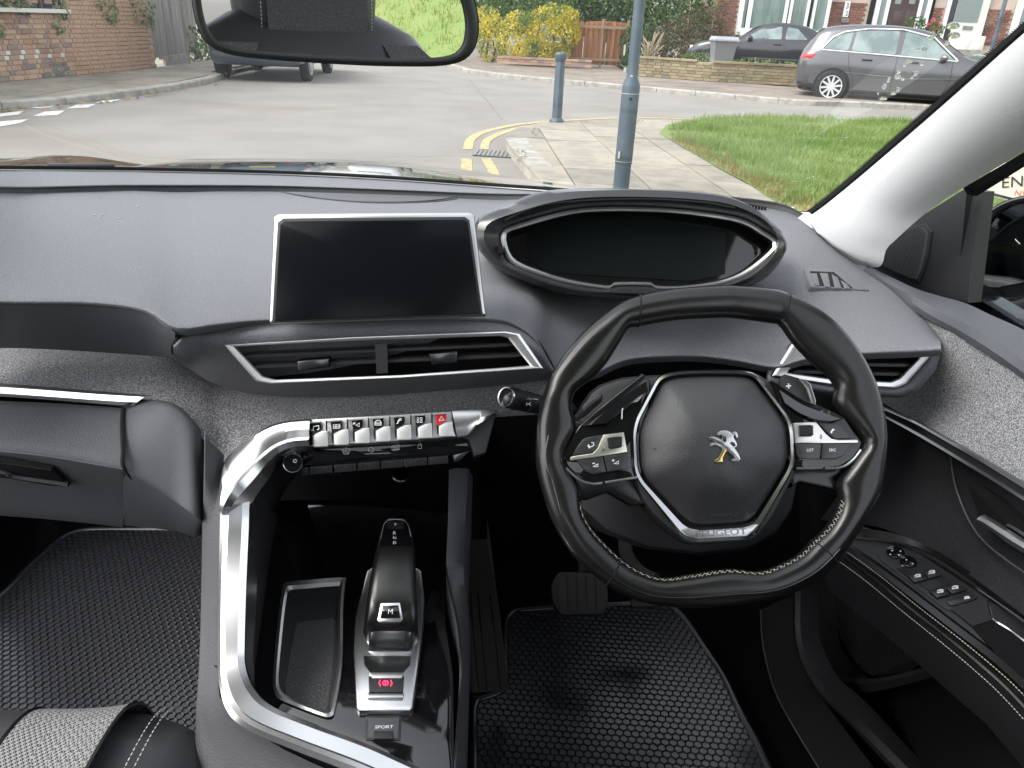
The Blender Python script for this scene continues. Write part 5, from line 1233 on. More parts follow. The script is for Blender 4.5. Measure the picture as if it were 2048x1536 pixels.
# right end of the bridge: silver claw and its dark underside
slab('claw_base', pfb, [(905, 826), (990, 820), (992, 828), (972, 906), (950, 912), (938, 880), (915, 872)], -.03, -.004, 'trim_dark', console, bev=.002)
strip('claw', [pfb.at(904, 822, .002), pfb.at(950, 820, .002), pfb.at(978, 820, .001), pfb.at(991, 821, -.002)], [pfb.at(914, 874, .003), pfb.at(938, 868, .003), pfb.at(962, 850, .001), pfb.at(993, 827, -.003)], [(0, -.012), (0, 0), (.4, .003), (.75, .002), (1, -.001), (1, -.014)], 'chrome', console)
tog = [(611, 655, 841, 890), (655, 700, 838, 887), (698, 744, 835, 884), (741, 787, 832, 881), (783, 830, 829, 878), (826, 872, 826, 875), (867, 914, 823, 871)]
tog = [(612 + 42.6 * i, 0, 842 - 2.75 * i, 0) for i in range(7)]
for i in range(7):
    x = 613.5 + 42.2 * i; y = 843 - 2.8 * i; s = 1 - .012 * i
    q = lambda a, b: (x + a * s, y + b * s)
    red = i == 6
    tk = slab('toggle_key', pfb, [q(12, 28), q(29, 19), q(42, 18), q(43, 47), q(41, 50), q(15, 51), q(13, 49)], .0, .0065, 'satin_key' if 'satin_key' in M else (mat('satin_key', (.62, .62, .615), .42, .6) and 'satin_key'), console, bev=.0012)
    slab('tile', pfb, [q(5, 4), q(27, 2), q(29, 8), q(28, 17), q(11, 26), q(8, 26)], .0, .0035, 'hazard' if red else 'gloss_black', tk, bev=.0006)
    slab('lip', pfb, [q(-2, 1), q(28, -1), q(29, 2), q(27, 2), q(5, 4), q(-2, 3)], .0, .005, 'chrome', tk, bev=.0008)
    line('key_gap', [pfb.at(*q(-3, 1), .0012), pfb.at(*q(-3, 48), .0012)], .0008, 'seam', tk)
    line('key_slot', [pfb.at(*q(9, 27), .0014), pfb.at(*q(10, 46), .0014)], .0008, 'seam', tk)
    I = lambda L, w=1.8: strokes('icon', pfb, [[q(a, b) for a, b in l] for l in L], w, .0038, 'icon', tk)
    if i == 0: I([[(13, 14), (14, 10), (24, 8), (24, 15)], [(13, 14), (14, 19)], [(9, 18), (13, 18)], [(20, 16), (24, 16)]])
    if i == 1: I([[(11, 9), (15, 9), (15, 13), (11, 13), (11, 9)], [(11, 13), (11, 17), (15, 17), (15, 13)], [(17, 9), (21, 9), (21, 13), (17, 13), (17, 9)], [(17, 13), (17, 17), (21, 17), (21, 13)], [(24, 8), (24, 17)]], 1.4)
    if i == 2: I([[(9, 12), (9, 8), (12, 11), (12, 7)], [(14, 13), (22, 9), (21, 16), (14, 13)]])
    if i == 3: I([[(10, 16), (10, 11), (13, 7), (20, 6), (23, 11), (23, 16), (10, 16)], [(10, 12), (23, 12)]])
    if i == 4: I([[(11, 16), (14, 16), (14, 11), (18, 6), (21, 6), (21, 9), (18, 9), (15, 13)]], 1.8)
    if i == 5: I([[(10, 7), (14, 7), (14, 11), (10, 11), (10, 7)], [(17, 7), (21, 7), (21, 11), (17, 11), (17, 7)], [(10, 13), (14, 13), (14, 17), (10, 17), (10, 13)], [(17, 13), (21, 13), (21, 17), (17, 17), (17, 13)]], 1.4)
    if i == 6: I([[(12, 16), (17, 7), (23, 15), (12, 16)]], 2)
# gloss panel with printed symbols below the keys, ribbed key row, knob
pfc = PF(PD(765, 912, .44), (0.09, -.93, .36))
gp = slab('gloss_panel', pfc, [(560, 900), (622, 893), (770, 884), (915, 874), (936, 884), (952, 902), (930, 908), (620, 936), (572, 936), (556, 920)], -.02, 0, 'gloss_black', console, bev=.001)
def sy_(L, w=1.3): strokes('symbol', pfc, L, w, .0006, 'icon_dim', gp)
sy_([[(684, 899), (692, 896), (701, 898), (697, 908), (688, 908), (684, 899)], [(688, 900), (688, 906)], [(692, 899), (692, 908)], [(696, 900), (696, 907)]])
c = (742, 899.5)
for a0 in (0.3, 2.4, 4.5): sy_([[(c[0] + 5 * math.cos(a0 + k * .28), c[1] + 5 * math.sin(a0 + k * .28)) for k in range(6)]], 1.6)
sy_([[(784, 892), (799, 890), (799, 899), (784, 900), (784, 892)], [(788, 893), (788, 902)], [(792, 893), (792, 902)], [(796, 892), (796, 901)]])
sy_([[(836, 891), (843, 890), (843, 897), (836, 897), (836, 891)], [(837, 891), (837, 888), (839, 887), (842, 888), (842, 890)]])
def tick(a, b): return (lerp(a[0], b[0], .5), lerp(a[1], b[1], .5))
k0, k1 = (600, 932), (945, 902)
for i, (t0, t1) in enumerate(((.0, .045), (.05, .19), (.2, .335), (.345, .48), (.49, .625), (.635, .77), (.78, .9))):
    a = (lerp(602, 928, t0), lerp(936, 909, t0)); b = (lerp(602, 928, t1), lerp(936, 909, t1))
    key = slab('ribbed_key', pfc, [a, b, (b[0] + 1, b[1] + 15), (a[0] + 1, a[1] + 15)], -.01, .004, 'vent_slat', console, bev=.0008)
    mbk = MB(); nr = int((t1 - t0) * 110)
    for j in range(nr):
        u = (j + .5) / max(1, nr); p = (lerp(a[0], b[0], u), lerp(a[1], b[1], u)); g0 = pfc.at(p[0], p[1] + 2, .004); g1 = pfc.at(p[0] + .6, p[1] + 13, .004); d = pfc.ex * .0005; n_ = pfc.n * .0006
        k = len(mbk.v); mbk.v += [g0 - d, g0 + n_, g0 + d, g1 - d, g1 + n_, g1 + d]; mbk.f += [(k, k + 1, k + 4, k + 3), (k + 1, k + 2, k + 5, k + 4)]
    if nr: mbk.build('ribs', 'vent_slat', key, smooth=False)
slab('key_tip', pfc, [(905, 910), (938, 902), (920, 922), (908, 925)], -.01, .004, 'dark_chrome', console, bev=.001)
kn = pfc.uv(591, 921); kr = .0105
kg = lambda r, h: [pfc.pt(kn.x + r * math.cos(i * math.pi / 16), kn.y + r * math.sin(i * math.pi / 16), h) for i in range(32)]
knob = loft('volume_knob', [kg(kr * 1.08, -.004), kg(kr * 1.08, .006), kg(kr, .014), kg(kr * .93, .0155)], 'dark_chrome', console, cv=True, angle=30)
obj('knob_face', kg(kr * .94, .0156), [tuple(range(32))], 'gloss_black', knob, smooth=False)
loft('knob_ring', [kg(kr * 1.0, .0148), kg(kr * .97, .0162), kg(kr * .93, .0158)], 'chrome', knob, cv=True)
strokes('icon', pfc, [[(590 + 3.2 * math.cos(i * .6), 922 + 3.2 * math.sin(i * .6)) for i in range(11)]], 1.5, .016, 'icon', knob)
# socket and slot under the panel
pfq = PF(PY(800, 945, .90), (0, -1, .1))
sk = pfq.uv(801, 946); r_ = .0125
sg_ = lambda r, h: [pfq.pt(sk.x + r * math.cos(i * math.pi / 12), sk.y + r * math.sin(i * math.pi / 12), h) for i in range(24)]
so_ = loft('power_socket', [sg_(r_ * 1.05, -.002), sg_(r_ * 1.05, .002), sg_(r_ * .9, .001), sg_(r_ * .88, -.03)], 'dark_chrome', console, cv=True, angle=30)
obj('socket_floor', sg_(r_ * .9, -.03), [tuple(range(24))], 'trim_black', so_, smooth=False)
slab('usb_slot', pfq, [(654, 938), (681, 936), (681, 952), (655, 954)], -.003, .003, 'trim_dark', console, bev=.001); line('slot_edge', [pfq.at(655, 954, .003), pfq.at(681, 952, .003)], .0008, 'dark_chrome', console)
# storage tray
tro = [(570, 1165), (612, 1160), (686, 1155), (690, 1164), (686, 1215), (684, 1330), (668, 1425), (660, 1433), (645, 1432), (570, 1404), (550, 1388), (546, 1350), (556, 1240), (564, 1180)]
tri_ = [(580, 1180), (612, 1177), (674, 1172), (677, 1178), (675, 1215), (673, 1330), (658, 1413), (652, 1420), (643, 1419), (579, 1393), (562, 1379), (558, 1350), (568, 1240), (575, 1190)]
tray = loft('storage_tray', [loop(pfk, tro, 0, 80), loop(pfk, tro, .003, 80), loop(pfk, [V(a).lerp(V(b), .5) for a, b in zip(tro, tri_)], .0045, 80), loop(pfk, tri_, .002, 80), loop(pfk, tri_, -.0, 80)], 'satin', console, cv=True, angle=35)
fl_ = [(596, 1245), (612, 1242), (668, 1236), (670, 1241), (668, 1280), (664, 1350), (652, 1426), (648, 1430), (640, 1428), (586, 1408), (572, 1398), (570, 1370), (582, 1300), (592, 1252)]
loft('tray_wall', [loop(pfk, tri_, .0025, 80), loop(pfk, [V(a).lerp(V(b), .5) for a, b in zip(tri_, fl_)], .0018, 80), loop(pfk, fl_, .0015, 80)], 'trim_dark', tray, cv=True)
slab('tray_liner', pfk, fl_, .0013, .0018, mat('liner', (.06, .06, .062), .55, bump=('vor', 420, 1.0, .001)) and 'liner', tray)
# gear selector surround
sel = slab('selector_base', pfk, [(733, 1140), (752, 1128), (826, 1128), (843, 1140), (850, 1200), (846, 1260), (826, 1414), (820, 1421), (718, 1421), (712, 1414), (706, 1300), (710, 1230)], -.004, .008, 'chrome', console, bev=.004)
slab('slot', pfk, [(741, 1150), (826, 1150), (834, 1200), (826, 1262), (822, 1276), (732, 1278), (726, 1264)], .0075, .0085, 'trim_black', sel, bev=.0002)
slab('ramp', pfk, [(727, 1312), (822, 1312), (820, 1330), (806, 1345), (740, 1345), (729, 1330)], .0078, .0088, 'dark_chrome', sel)
pb_ = slab('parking_switch', pfk, [(737, 1352), (808, 1352), (806, 1384), (738, 1384)], .008, .0115, 'trim_dark', sel, bev=.001)
slab('switch_plate', pfk, [(738, 1344), (808, 1344), (803, 1356), (745, 1356)], .008, .0125, 'satin', sel, bev=.0008); slab('switch_plate', pfk, [(735, 1386), (808, 1386), (806, 1395), (736, 1395)], .008, .0115, 'satin', sel, bev=.0008)
mat('red_glow', (.5, .0, .03), .4, emis=((1.0, .02, .07), 1.6))
strokes('brake_lamp', pfk, [[(771 + 5.5 * math.cos(i * .5236), 1366 + 4.5 * math.sin(i * .5236)) for i in range(13)], [(761, 1360), (758, 1366), (761, 1372)], [(781, 1360), (784, 1366), (781, 1372)], [(771, 1362), (771, 1369)]], 1.8, .0118, 'red_glow', sel)
# the lever itself: rising forward over the deck
lv = [(782, 1262, 738, 826, .028, .0), (784, 1240, 731, 834, .042, .0), (783, 1200, 735, 832, .054, 0), (786, 1150, 741, 830, .064, 0), (789, 1110, 748, 829, .072, 0), (790, 1092, 752, 829, .075, 0), (791, 1080, 756, 827, .076, 0), (792, 1048, 763, 820, .08, 0), (792, 1038, 768, 815, .076, 0)]
gl_ = []
for cx, py, l, r, h, _ in lv:
    a, b = pfk.at(l, py, h * .55), pfk.at(r, py, h * .55); c = pfk.at((l + r) / 2, py, h); top_ = c; d = (b - a); w = d.length / 2; e = d.normalized(); mid = (a + b) / 2; up = pfk.n
    hh = .014; q = []
    for i in range(20):
        t = 2 * math.pi * i / 20; x = math.copysign(abs(math.cos(t)) ** .45, math.cos(t)); y = math.copysign(abs(math.sin(t)) ** .45, math.sin(t))
        q.append(c - up * hh + e * (w * x) + up * (hh * y))
    gl_.append(q)
lever = loft('gear_lever', gl_[:6], 'leather', console, cv=True, caps=True, angle=50)
loft('lever_head', [[p + V((0, .0006, .0006)) for p in g] for g in gl_[5:]], 'gloss_black', lever, cv=True, caps=True, angle=50)
loft('lever_skirt', [[lerp(p, V((p.x, p.y, p.z)), 0) for p in gl_[0]], [p - pfk.n * .012 + V((0, -.01, 0)) for p in gl_[0]], [p - pfk.n * .024 + V((0, -.012, 0)) for p in gl_[0]]], 'dark_chrome', lever, cv=True)
loft('lever_skirt', [[p - pfk.n * .02 for p in g] for g in gl_[:5]], 'dark_chrome', lever, cv=True, caps=True)
nrm = (gl_[3][5] - gl_[1][5]).cross(V((1, 0, 0))).normalized(); nrm = nrm if nrm.z > 0 else -nrm
pfl = PF((gl_[1][5] + gl_[2][5]) / 2 + nrm * .0, nrm, up=(0, 1, 0))
mb_ = slab('button', pfl, [(761, 1206), (800, 1205), (806, 1238), (802, 1243), (758, 1244), (755, 1240)], -.004, .0025, 'chrome', lever, bev=.001)
slab('button_face', pfl, [(765, 1211), (797, 1210), (801, 1236), (760, 1237)], .001, .0032, 'gloss_black', lever, bev=.0006)
lettering('lettering', 'M', pfl, (776, 1228), (785, 1228), .0036, 'icon', lever)
n2 = (gl_[7][5] - gl_[6][5]).cross(V((1, 0, 0))).normalized(); n2 = n2 if n2.z > 0 else -n2
pfm = PF(gl_[7][5].lerp(gl_[6][5], .5) + n2 * .0012, n2, up=(0, 1, 0))
slab('park_button', pfm, [(774, 1043), (808, 1043), (808, 1056), (774, 1056)], -.002, .0012, 'hood', lever, bev=.0006)
strokes('icon', pfm, [[(790, 1051), (790, 1046), (793, 1048), (790, 1050)]], 1.6, .0015, 'icon', lever)
for s, y in (('R', 1069), ('N', 1078), ('D', 1088)): lettering('lettering', s, pfm, (786, y), (792, y), .0008, 'icon', lever)
# sport switch
sw = slab('sport_switch', pfk, [(732, 1431), (803, 1430), (801, 1480), (731, 1480)], -.004, .0012, 'vent_slat', console, bev=.0006, rnd=.002)
slab('switch_face', pfk, [(736, 1435), (799, 1434), (797, 1476), (735, 1476)], .001, .0022, 'dash_lower', sw, bev=.001)
slab('switch_pad', pfk, [(748, 1461), (786, 1461), (787, 1477), (747, 1477)], .002, .0034, 'trim_dark', sw, bev=.001)
lettering('lettering', 'SPORT', pfk, (750, 1457), (786, 1456.5), .0025, 'icon', sw, ysc=.8)

# ================================================================ steering wheel
wc = PD(1420, 895, .392)
pfw = PF(wc, (-0.02, -.82, .57))
wheel = thing('steering_wheel', wc, 'black leather flat bottomed steering wheel with silver lion badge', 'steering wheel')
RIM = [((1440, 572), (1440, 635)), ((1478, 573), (1478, 637)), ((1548, 580), (1545, 646)), ((1576, 589), (1560, 650)), ((1611, 606), (1578, 674)), ((1654, 634), (1600, 700)), ((1693, 673), (1630, 730)), ((1722, 712), (1657, 753)), ((1742, 749), (1671, 777)), ((1755, 785), (1668, 802)),
       ((1765, 824), (1681, 826)), ((1771, 860), (1708, 860)), ((1771, 889), (1722, 886)), ((1769, 928), (1705, 915)), ((1763, 967), (1676, 962)), ((1752, 1002), (1677, 994)), ((1732, 1041), (1668, 1026)), ((1705, 1084), (1648, 1057)), ((1673, 1127), (1623, 1080)), ((1632, 1162), (1595, 1108)),
       ((1581, 1189), (1560, 1127)), ((1530, 1202), (1517, 1142)), ((1454, 1212), (1454, 1137)), ((1378, 1216), (1385, 1147)), ((1302, 1209), (1327, 1155)), ((1251, 1192), (1281, 1142)), ((1213, 1170), (1243, 1118)), ((1154, 1121), (1205, 1082)), ((1124, 1080), (1180, 1052)), ((1099, 1031), (1165, 1020)),
       ((1080, 968), (1160, 978)), ((1072, 932), (1135, 937)), ((1071, 900), (1130, 905)), ((1073, 855), (1152, 856)), ((1079, 815), (1144, 814)), ((1087, 787), (1152, 782)), ((1103, 747), (1187, 755)), ((1138, 697), (1213, 726)), ((1177, 654), (1235, 692)), ((1232, 611), (1256, 659)), ((1277, 592), (1275, 653)), ((1350, 578), (1350, 640))]
U = [(pfw.uv(*a), pfw.uv(*b)) for a, b in RIM]
Uo = crv([a for a, b in U], 5, True); Ui = crv([b for a, b in U], 5, True)
def rimsec(a, b, b_=.0155, grow=0.0):
    c = (a + b) / 2; d = (a - b) / 2; w = d.length; e = d / w; w = w + grow; q = []
    flat = max(0, min(1, (w - .016) / .012)); th = b_ * (1 - .15 * flat) + grow
    for i in range(22):
        t = 2 * math.pi * i / 22; n = lerp(1.0, .72, flat)
        x = math.copysign(abs(math.cos(t)) ** n, math.cos(t)); y = math.copysign(abs(math.sin(t)) ** lerp(1.0, .85, flat), math.sin(t))
        q.append(pfw.pt(c.x + e.x * w * x, c.y + e.y * w * x, th * y + (.004 * flat * (x))))
    return q
rim = loft('rim', [rimsec(a, b) for a, b in zip(Uo, Ui)], 'leather', wheel, cu=True, cv=True, angle=0)
for k in (3, 18, 26, 40):
    i = k * 5; g = [rimsec(Uo[j % len(Uo)], Ui[j % len(Ui)], grow=.0007) for j in (i, i + 1)]
    m_ = [g[0], [p.lerp(q, .28) for p, q in zip(*g)]]
    loft('joint_band', m_, 'seam', rim, cv=True)
# seam ridge and inside stitching
line('edge_seam', [pfw.pt(*(lerp(Uo[i], Ui[i], .34)), .0147) for i in range(88, 165, 3)], .0009, 'leather', rim)
st = MB()
def stitch(i0, i1, m='thread', h=.004, step=1):
    pts = resample([pfw.pt(*Ui[i % len(Ui)].lerp(Uo[i % len(Uo)], .03), h) for i in range(i0, i1)], int((i1 - i0) * 1.25)); out = resample([pfw.pt(*Ui[i % len(Ui)].lerp(Uo[i % len(Uo)], .085), h + .006) for i in range(i0, i1)], int((i1 - i0) * 1.25))
    for j in range(len(pts) - 1):
        for a, b in ((pts[j], out[j + 1]), (out[j], pts[j + 1])) if j % 2 else ((pts[j], out[j + 1]),):
            d = (b - a).normalized(); s = d.cross(pfw.n) * .0004; u = pfw.n * .0006; k = len(st.v)
            st.v += [a - s, a + s, b + s, b - s, a - s + u, a + s + u, b + s + u, b - s + u]; st.f += [(k + 4, k + 5, k + 6, k + 7), (k, k + 4, k + 7, k + 3), (k + 1, k + 2, k + 6, k + 5)]
stitch(76, 148); stitch(24, 47, h=-.002)
o = st.build('stitching', 'thread', rim, smooth=False); o['kind'] = 'stuff'
# thumb nicks on the lower rim
# hub shell behind the pad and lower spokes
hubp = [(1282, 770), (1310, 752), (1400, 741), (1500, 743), (1545, 768), (1580, 820), (1592, 870), (1594, 935), (1572, 985), (1545, 1035), (1515, 1072), (1490, 1083), (1395, 1089), (1365, 1080), (1300, 1020), (1272, 965), (1262, 900), (1262, 840)]
hub = slab('hub_shell', pfw, hubp, -.05, -.002, 'trim_dark', wheel, bev=.004, smooth=3)
spokeL = slab('spoke', pfw, [(1285, 745), (1240, 782), (1200, 815), (1158, 852), (1140, 880), (1126, 904), (1126, 918), (1132, 934), (1150, 952), (1166, 962), (1188, 968), (1280, 957), (1300, 900), (1300, 760)], -.012, .006, 'gloss_black', wheel, bev=.003)
spokeR = slab('spoke', pfw, [(1545, 760), (1600, 795), (1650, 815), (1690, 834), (1712, 866), (1728, 884), (1722, 900), (1706, 920), (1682, 935), (1660, 938), (1585, 940), (1565, 900), (1560, 800)], -.012, .006, 'gloss_black', wheel, bev=.003)
slab('spoke_back', pfw, [(1110, 840), (1160, 840), (1290, 950), (1300, 1010), (1262, 1012), (1215, 985), (1175, 1000), (1150, 1000), (1100, 940)], -.03, -.010, 'leather', wheel, bev=.004)
slab('spoke_back', pfw, [(1570, 935), (1660, 935), (1725, 880), (1750, 900), (1735, 960), (1676, 985), (1660, 978), (1600, 965), (1585, 975)], -.03, -.008, 'leather', wheel, bev=.004)
for pts in ([(1132, 936), (1150, 953), (1166, 963), (1188, 968), (1205, 966)], [(1210, 965), (1262, 957), (1277, 956)], [(1593, 937), (1645, 936)], [(1650, 937), (1685, 934), (1708, 918), (1722, 900)]):
    line('trim_line', [pfw.at(*q, .0065) for q in pts], .0012, 'satin', wheel)
line('trim_line', [pfw.at(*q, .0062) for q in ((1276, 800), (1258, 800), (1245, 815), (1243, 838))], .001, 'satin', wheel)
slab('badge_plate', pfw, [(1252, 793), (1280, 783), (1290, 785), (1276, 803), (1250, 810), (1246, 806)], .005, .0068, 'dark_chrome', wheel, bev=.0005)
strip('spoke_fin', [pfw.at(*q, .0062) for q in ((1160, 853), (1200, 818), (1243, 784), (1288, 750))], [pfw.at(*q, .013) for q in ((1214, 846), (1238, 822), (1268, 800), (1296, 782))], [(0, 0), (.4, .003), (1, 0), (1, -.01)], 'deck_black', spokeL, nrm=pfw.n)
strip('spoke_fin', [pfw.at(*q, .0062) for q in ((1548, 764), (1600, 797), (1650, 817), (1690, 836))], [pfw.at(*q, .013) for q in ((1570, 806), (1600, 826), (1632, 838), (1664, 842))], [(0, 0), (.4, .003), (1, 0), (1, -.01)], 'deck_black', spokeR, nrm=pfw.n)
# chrome ring round the pad, silver foot with raised name
def rloop(pf, px, h, r=26, N=140): return [pf.at(*q, h) for q in resample(roundp([tuple(p) for p in px], r, 7), N, True)]
ro_ = [(1264, 850), (1316, 750), (1350, 742), (1410, 739), (1480, 740), (1512, 745), (1586, 842), (1591, 932), (1508, 1078), (1372, 1085), (1268, 953)]
ri_ = [(1273, 853), (1322, 759), (1354, 751), (1410, 748), (1478, 749), (1508, 754), (1577, 845), (1581, 928), (1504, 1049), (1378, 1056), (1277, 950)]
loft('chrome_ring', [rloop(pfw, ro_, -.004), rloop(pfw, ro_, .010), rloop(pfw, [V(a).lerp(V(b), .25) for a, b in zip(ro_, ri_)], .0128), rloop(pfw, [V(a).lerp(V(b), .8) for a, b in zip(ro_, ri_)], .0115), rloop(pfw, ri_, .008), rloop(pfw, ri_, .0)], mat('ring_dark', (.5, .5, .5), .2, 1.0) and 'ring_dark', wheel, cv=True, angle=35)
slab('name_plate', pfw, [(1376, 1056), (1402, 1061), (1486, 1055), (1506, 1050), (1518, 1048), (1504, 1064), (1494, 1073), (1394, 1079), (1374, 1071), (1362, 1060)], .008, .0134, 'satin', wheel, bev=.0012)
lettering('lettering', 'PEUGEOT', pfw, (1393, 1074.5), (1494, 1068.5), .0139, 'dark_chrome', wheel, depth=.0006, ysc=.8)
pad_px = [(1278, 856), (1326, 763), (1356, 755), (1410, 752), (1476, 753), (1505, 758), (1572, 847), (1576, 926), (1501, 1045), (1382, 1052), (1282, 948)]
cpx = V((1425, 900)); pad_rings = []
for t, h in ((0, -.002), (0, .006), (.02, .0105), (.08, .0155), (.2, .023), (.4, .0315), (.6, .0372), (.8, .0402), (.97, .041)):
    pad_rings.append(rloop(pfw, [V(a).lerp(cpx, t) for a in pad_px], h, 26 * (1 - t) + 1))
padv = [p for r in pad_rings for p in r] + [pfw.at(cpx.x, cpx.y, .041)]
# the lower part of the pad falls away below a crease
low = pfw.uv(1425, 962).y
for i, p in enumerate(padv):
    l = (p - pfw.o).dot(pfw.ey); hh = (p - pfw.o).dot(pfw.n)
    if l < low and hh > .011: k = min(1, (low - l) / .06); padv[i] = p - pfw.n * (hh - .011) * .8 * (k * k * (3 - 2 * k))
n_ = 140; f = gridfaces(len(pad_rings), n_, False, True) + [((len(pad_rings) - 1) * n_ + j, (len(pad_rings) - 1) * n_ + (j + 1) % n_, len(padv) - 1) for j in range(n_)]
pad = obj('airbag_pad', padv, f, 'pad', wheel, angle=0)
lettering('lettering', 'AIRBAG', pfw, (1420, 1034), (1474, 1031), .0155, 'trim_dark', pad, depth=.0008)
for pts in ([(1306, 897), (1314, 900), (1325, 898)], [(1556, 885), (1560, 882), (1564, 882), (1561, 888)]): strokes('emboss', pfw, [pts], 1.6, .0245, 'trim_dark', pad)
# lion badge: raised plates
pfb2 = PF(pfw.pt(0, 0, .0405), pfw.n)
Z = lambda L: [(1240 + a / 3.657, 720 + b / 3.657) for a, b in L]
lion = slab('badge', pfb2, Z([(690, 748), (692, 730), (722, 716), (735, 690), (752, 655), (742, 640), (700, 620), (664, 632), (655, 622), (668, 608), (700, 600), (660, 580), (655, 570), (668, 558), (705, 566), (745, 585), (752, 560), (745, 545), (722, 552), (712, 545), (716, 532), (740, 516), (775, 514), (805, 524), (828, 545), (822, 530), (838, 522), (855, 528), (866, 560), (852, 572), (842, 545), (834, 548), (834, 572), (846, 590), (858, 618), (852, 634), (836, 640), (870, 690), (882, 728), (868, 740), (818, 740), (816, 728), (845, 714), (842, 706), (800, 678), (782, 664), (768, 682), (752, 716), (754, 746)]), -.002, .0022, 'satin', wheel, bev=.0006)
slab('badge_leg', pfb2, Z([(692, 746), (694, 732), (724, 718), (738, 690), (756, 652), (784, 656), (768, 682), (750, 716), (752, 744)]), .001, .0028, mat('gold_tint', (.75, .55, .16), .25, 1.0) and 'gold_tint', lion, bev=.0005)
slab('badge_inlay', pfb2, Z([(752, 562), (775, 560), (780, 590), (768, 604), (752, 590)]), .001, .0026, 'trim_dark', lion); slab('badge_inlay', pfb2, Z([(815, 596), (836, 604), (850, 626), (830, 636), (806, 610)]), .001, .0026, 'trim_dark', lion)
line('badge_arm', [pfb2.at(*q, .003) for q in Z([(662, 570), (710, 588), (770, 630), (830, 690), (868, 736)])], .0016, 'chrome', lion)
# left keys
ZL = lambda L: [(1060 + a / 5.12, 840 + b / 5.12) for a, b in L]
pl_ = slab('key_plate', pfw, ZL([(408, 412), (416, 378), (450, 368), (640, 340), (690, 290), (750, 150), (962, 124), (1000, 330), (700, 378), (430, 416)]), .004, .0095, 'satin_warm', wheel, bev=.001)
roller = slab('roller', pfw, ZL([(790, 190), (810, 176), (925, 164), (945, 180), (945, 268), (930, 282), (828, 296), (806, 280)]), .006, .0125, 'trim_dark', pl_, bev=.002)
for i in range(7): line('ridge', [pfw.at(*ZL([(800, 190 + i * 15)])[0], .0125), pfw.at(*ZL([(942, 174 + i * 15)])[0], .0125)], .0006, 'vent_slat', roller)
b1 = slab('key', pfw, ZL([(440, 362), (480, 280), (540, 200), (590, 175), (745, 152), (690, 280), (640, 330), (600, 345)]), .004, .009, 'vent_slat', wheel, bev=.0012)
b2 = slab('key', pfw, ZL([(470, 412), (748, 372), (782, 535), (640, 560), (560, 520)]), .004, .009, 'vent_slat', wheel, bev=.0015)
b3 = slab('key', pfw, ZL([(756, 370), (1000, 336), (1008, 500), (790, 534)]), .004, .009, 'vent_slat', wheel, bev=.0015)
ic_ = lambda L, par, w=1.6, conv=ZL: strokes('icon', pfw, [conv(l) for l in L], w, .0094, 'icon', par)
ic_([[(628, 232), (650, 232), (654, 255), (640, 268), (612, 276)], [(590, 258), (608, 290)], [(598, 250), (616, 284)]], b1)
ic_([[(645, 480), (700, 448), (695, 478), (645, 480)], [(638, 445), (664, 441)]], b2); ic_([[(858, 450), (910, 418), (906, 448), (858, 450)], [(838, 415), (866, 411)], [(850, 400), (854, 428)]], b3)
strokes('icon', pfw, [ZL([(738, 300), (762, 297), (760, 316), (738, 318), (738, 300)])], 1.4, .0098, 'ink', pl_)
# right keys
ZR = lambda L: [(1400 + a / 5.12, 840 + b / 5.12) for a, b in L]
pr_ = slab('key_plate', pfw, ZR([(958, 30), (1190, 18), (1290, 140), (1350, 190), (1420, 204), (1610, 200), (1626, 222), (1612, 236), (980, 238)]), .004, .0095, mat('satin_key2', (.72, .71, .68), .32, 1.0) and 'satin_key2', wheel, bev=.001)
roller = slab('roller', pfw, ZR([(1018, 52), (1140, 46), (1160, 62), (1166, 150), (1148, 166), (1024, 170)]), .006, .0125, 'trim_dark', pr_, bev=.002)
for i in range(7): line('ridge', [pfw.at(*ZR([(1022, 66 + i * 15)])[0], .0125), pfw.at(*ZR([(1160, 60 + i * 15)])[0], .0125)], .0006, 'vent_slat', roller)
strokes('icon', pfw, [ZR([(1228, 166), (1240, 148), (1252, 165), (1228, 166)]), ZR([(1228, 178), (1252, 177), (1241, 194), (1228, 178)])], 1.6, .0098, 'ink', pr_)
b4 = slab('key', pfw, ZR([(1205, 22), (1380, 30), (1440, 60), (1550, 190), (1380, 192), (1310, 140)]), .004, .009, 'vent_slat', wheel, bev=.0012)
b5 = slab('key', pfw, ZR([(975, 240), (1248, 238), (1230, 402), (1010, 396), (985, 330)]), .004, .009, 'vent_slat', wheel, bev=.0015)
b6 = slab('key', pfw, ZR([(1256, 238), (1560, 240), (1470, 370), (1400, 400), (1240, 402)]), .004, .009, 'vent_slat', wheel, bev=.0015)
strokes('icon', pfw, [ZR([(1338, 128), (1350, 132), (1352, 116), (1376, 94), (1380, 100), (1362, 92), (1348, 112), (1340, 128)])], 1.6, .0094, 'icon', b4)
lettering('lettering', 'LIST', pfw, ZR([(1096, 322)])[0], ZR([(1166, 321)])[0], .0095, 'icon', b5); lettering('lettering', 'SRC', pfw, ZR([(1324, 321)])[0], ZR([(1392, 320)])[0], .0095, 'icon', b6)
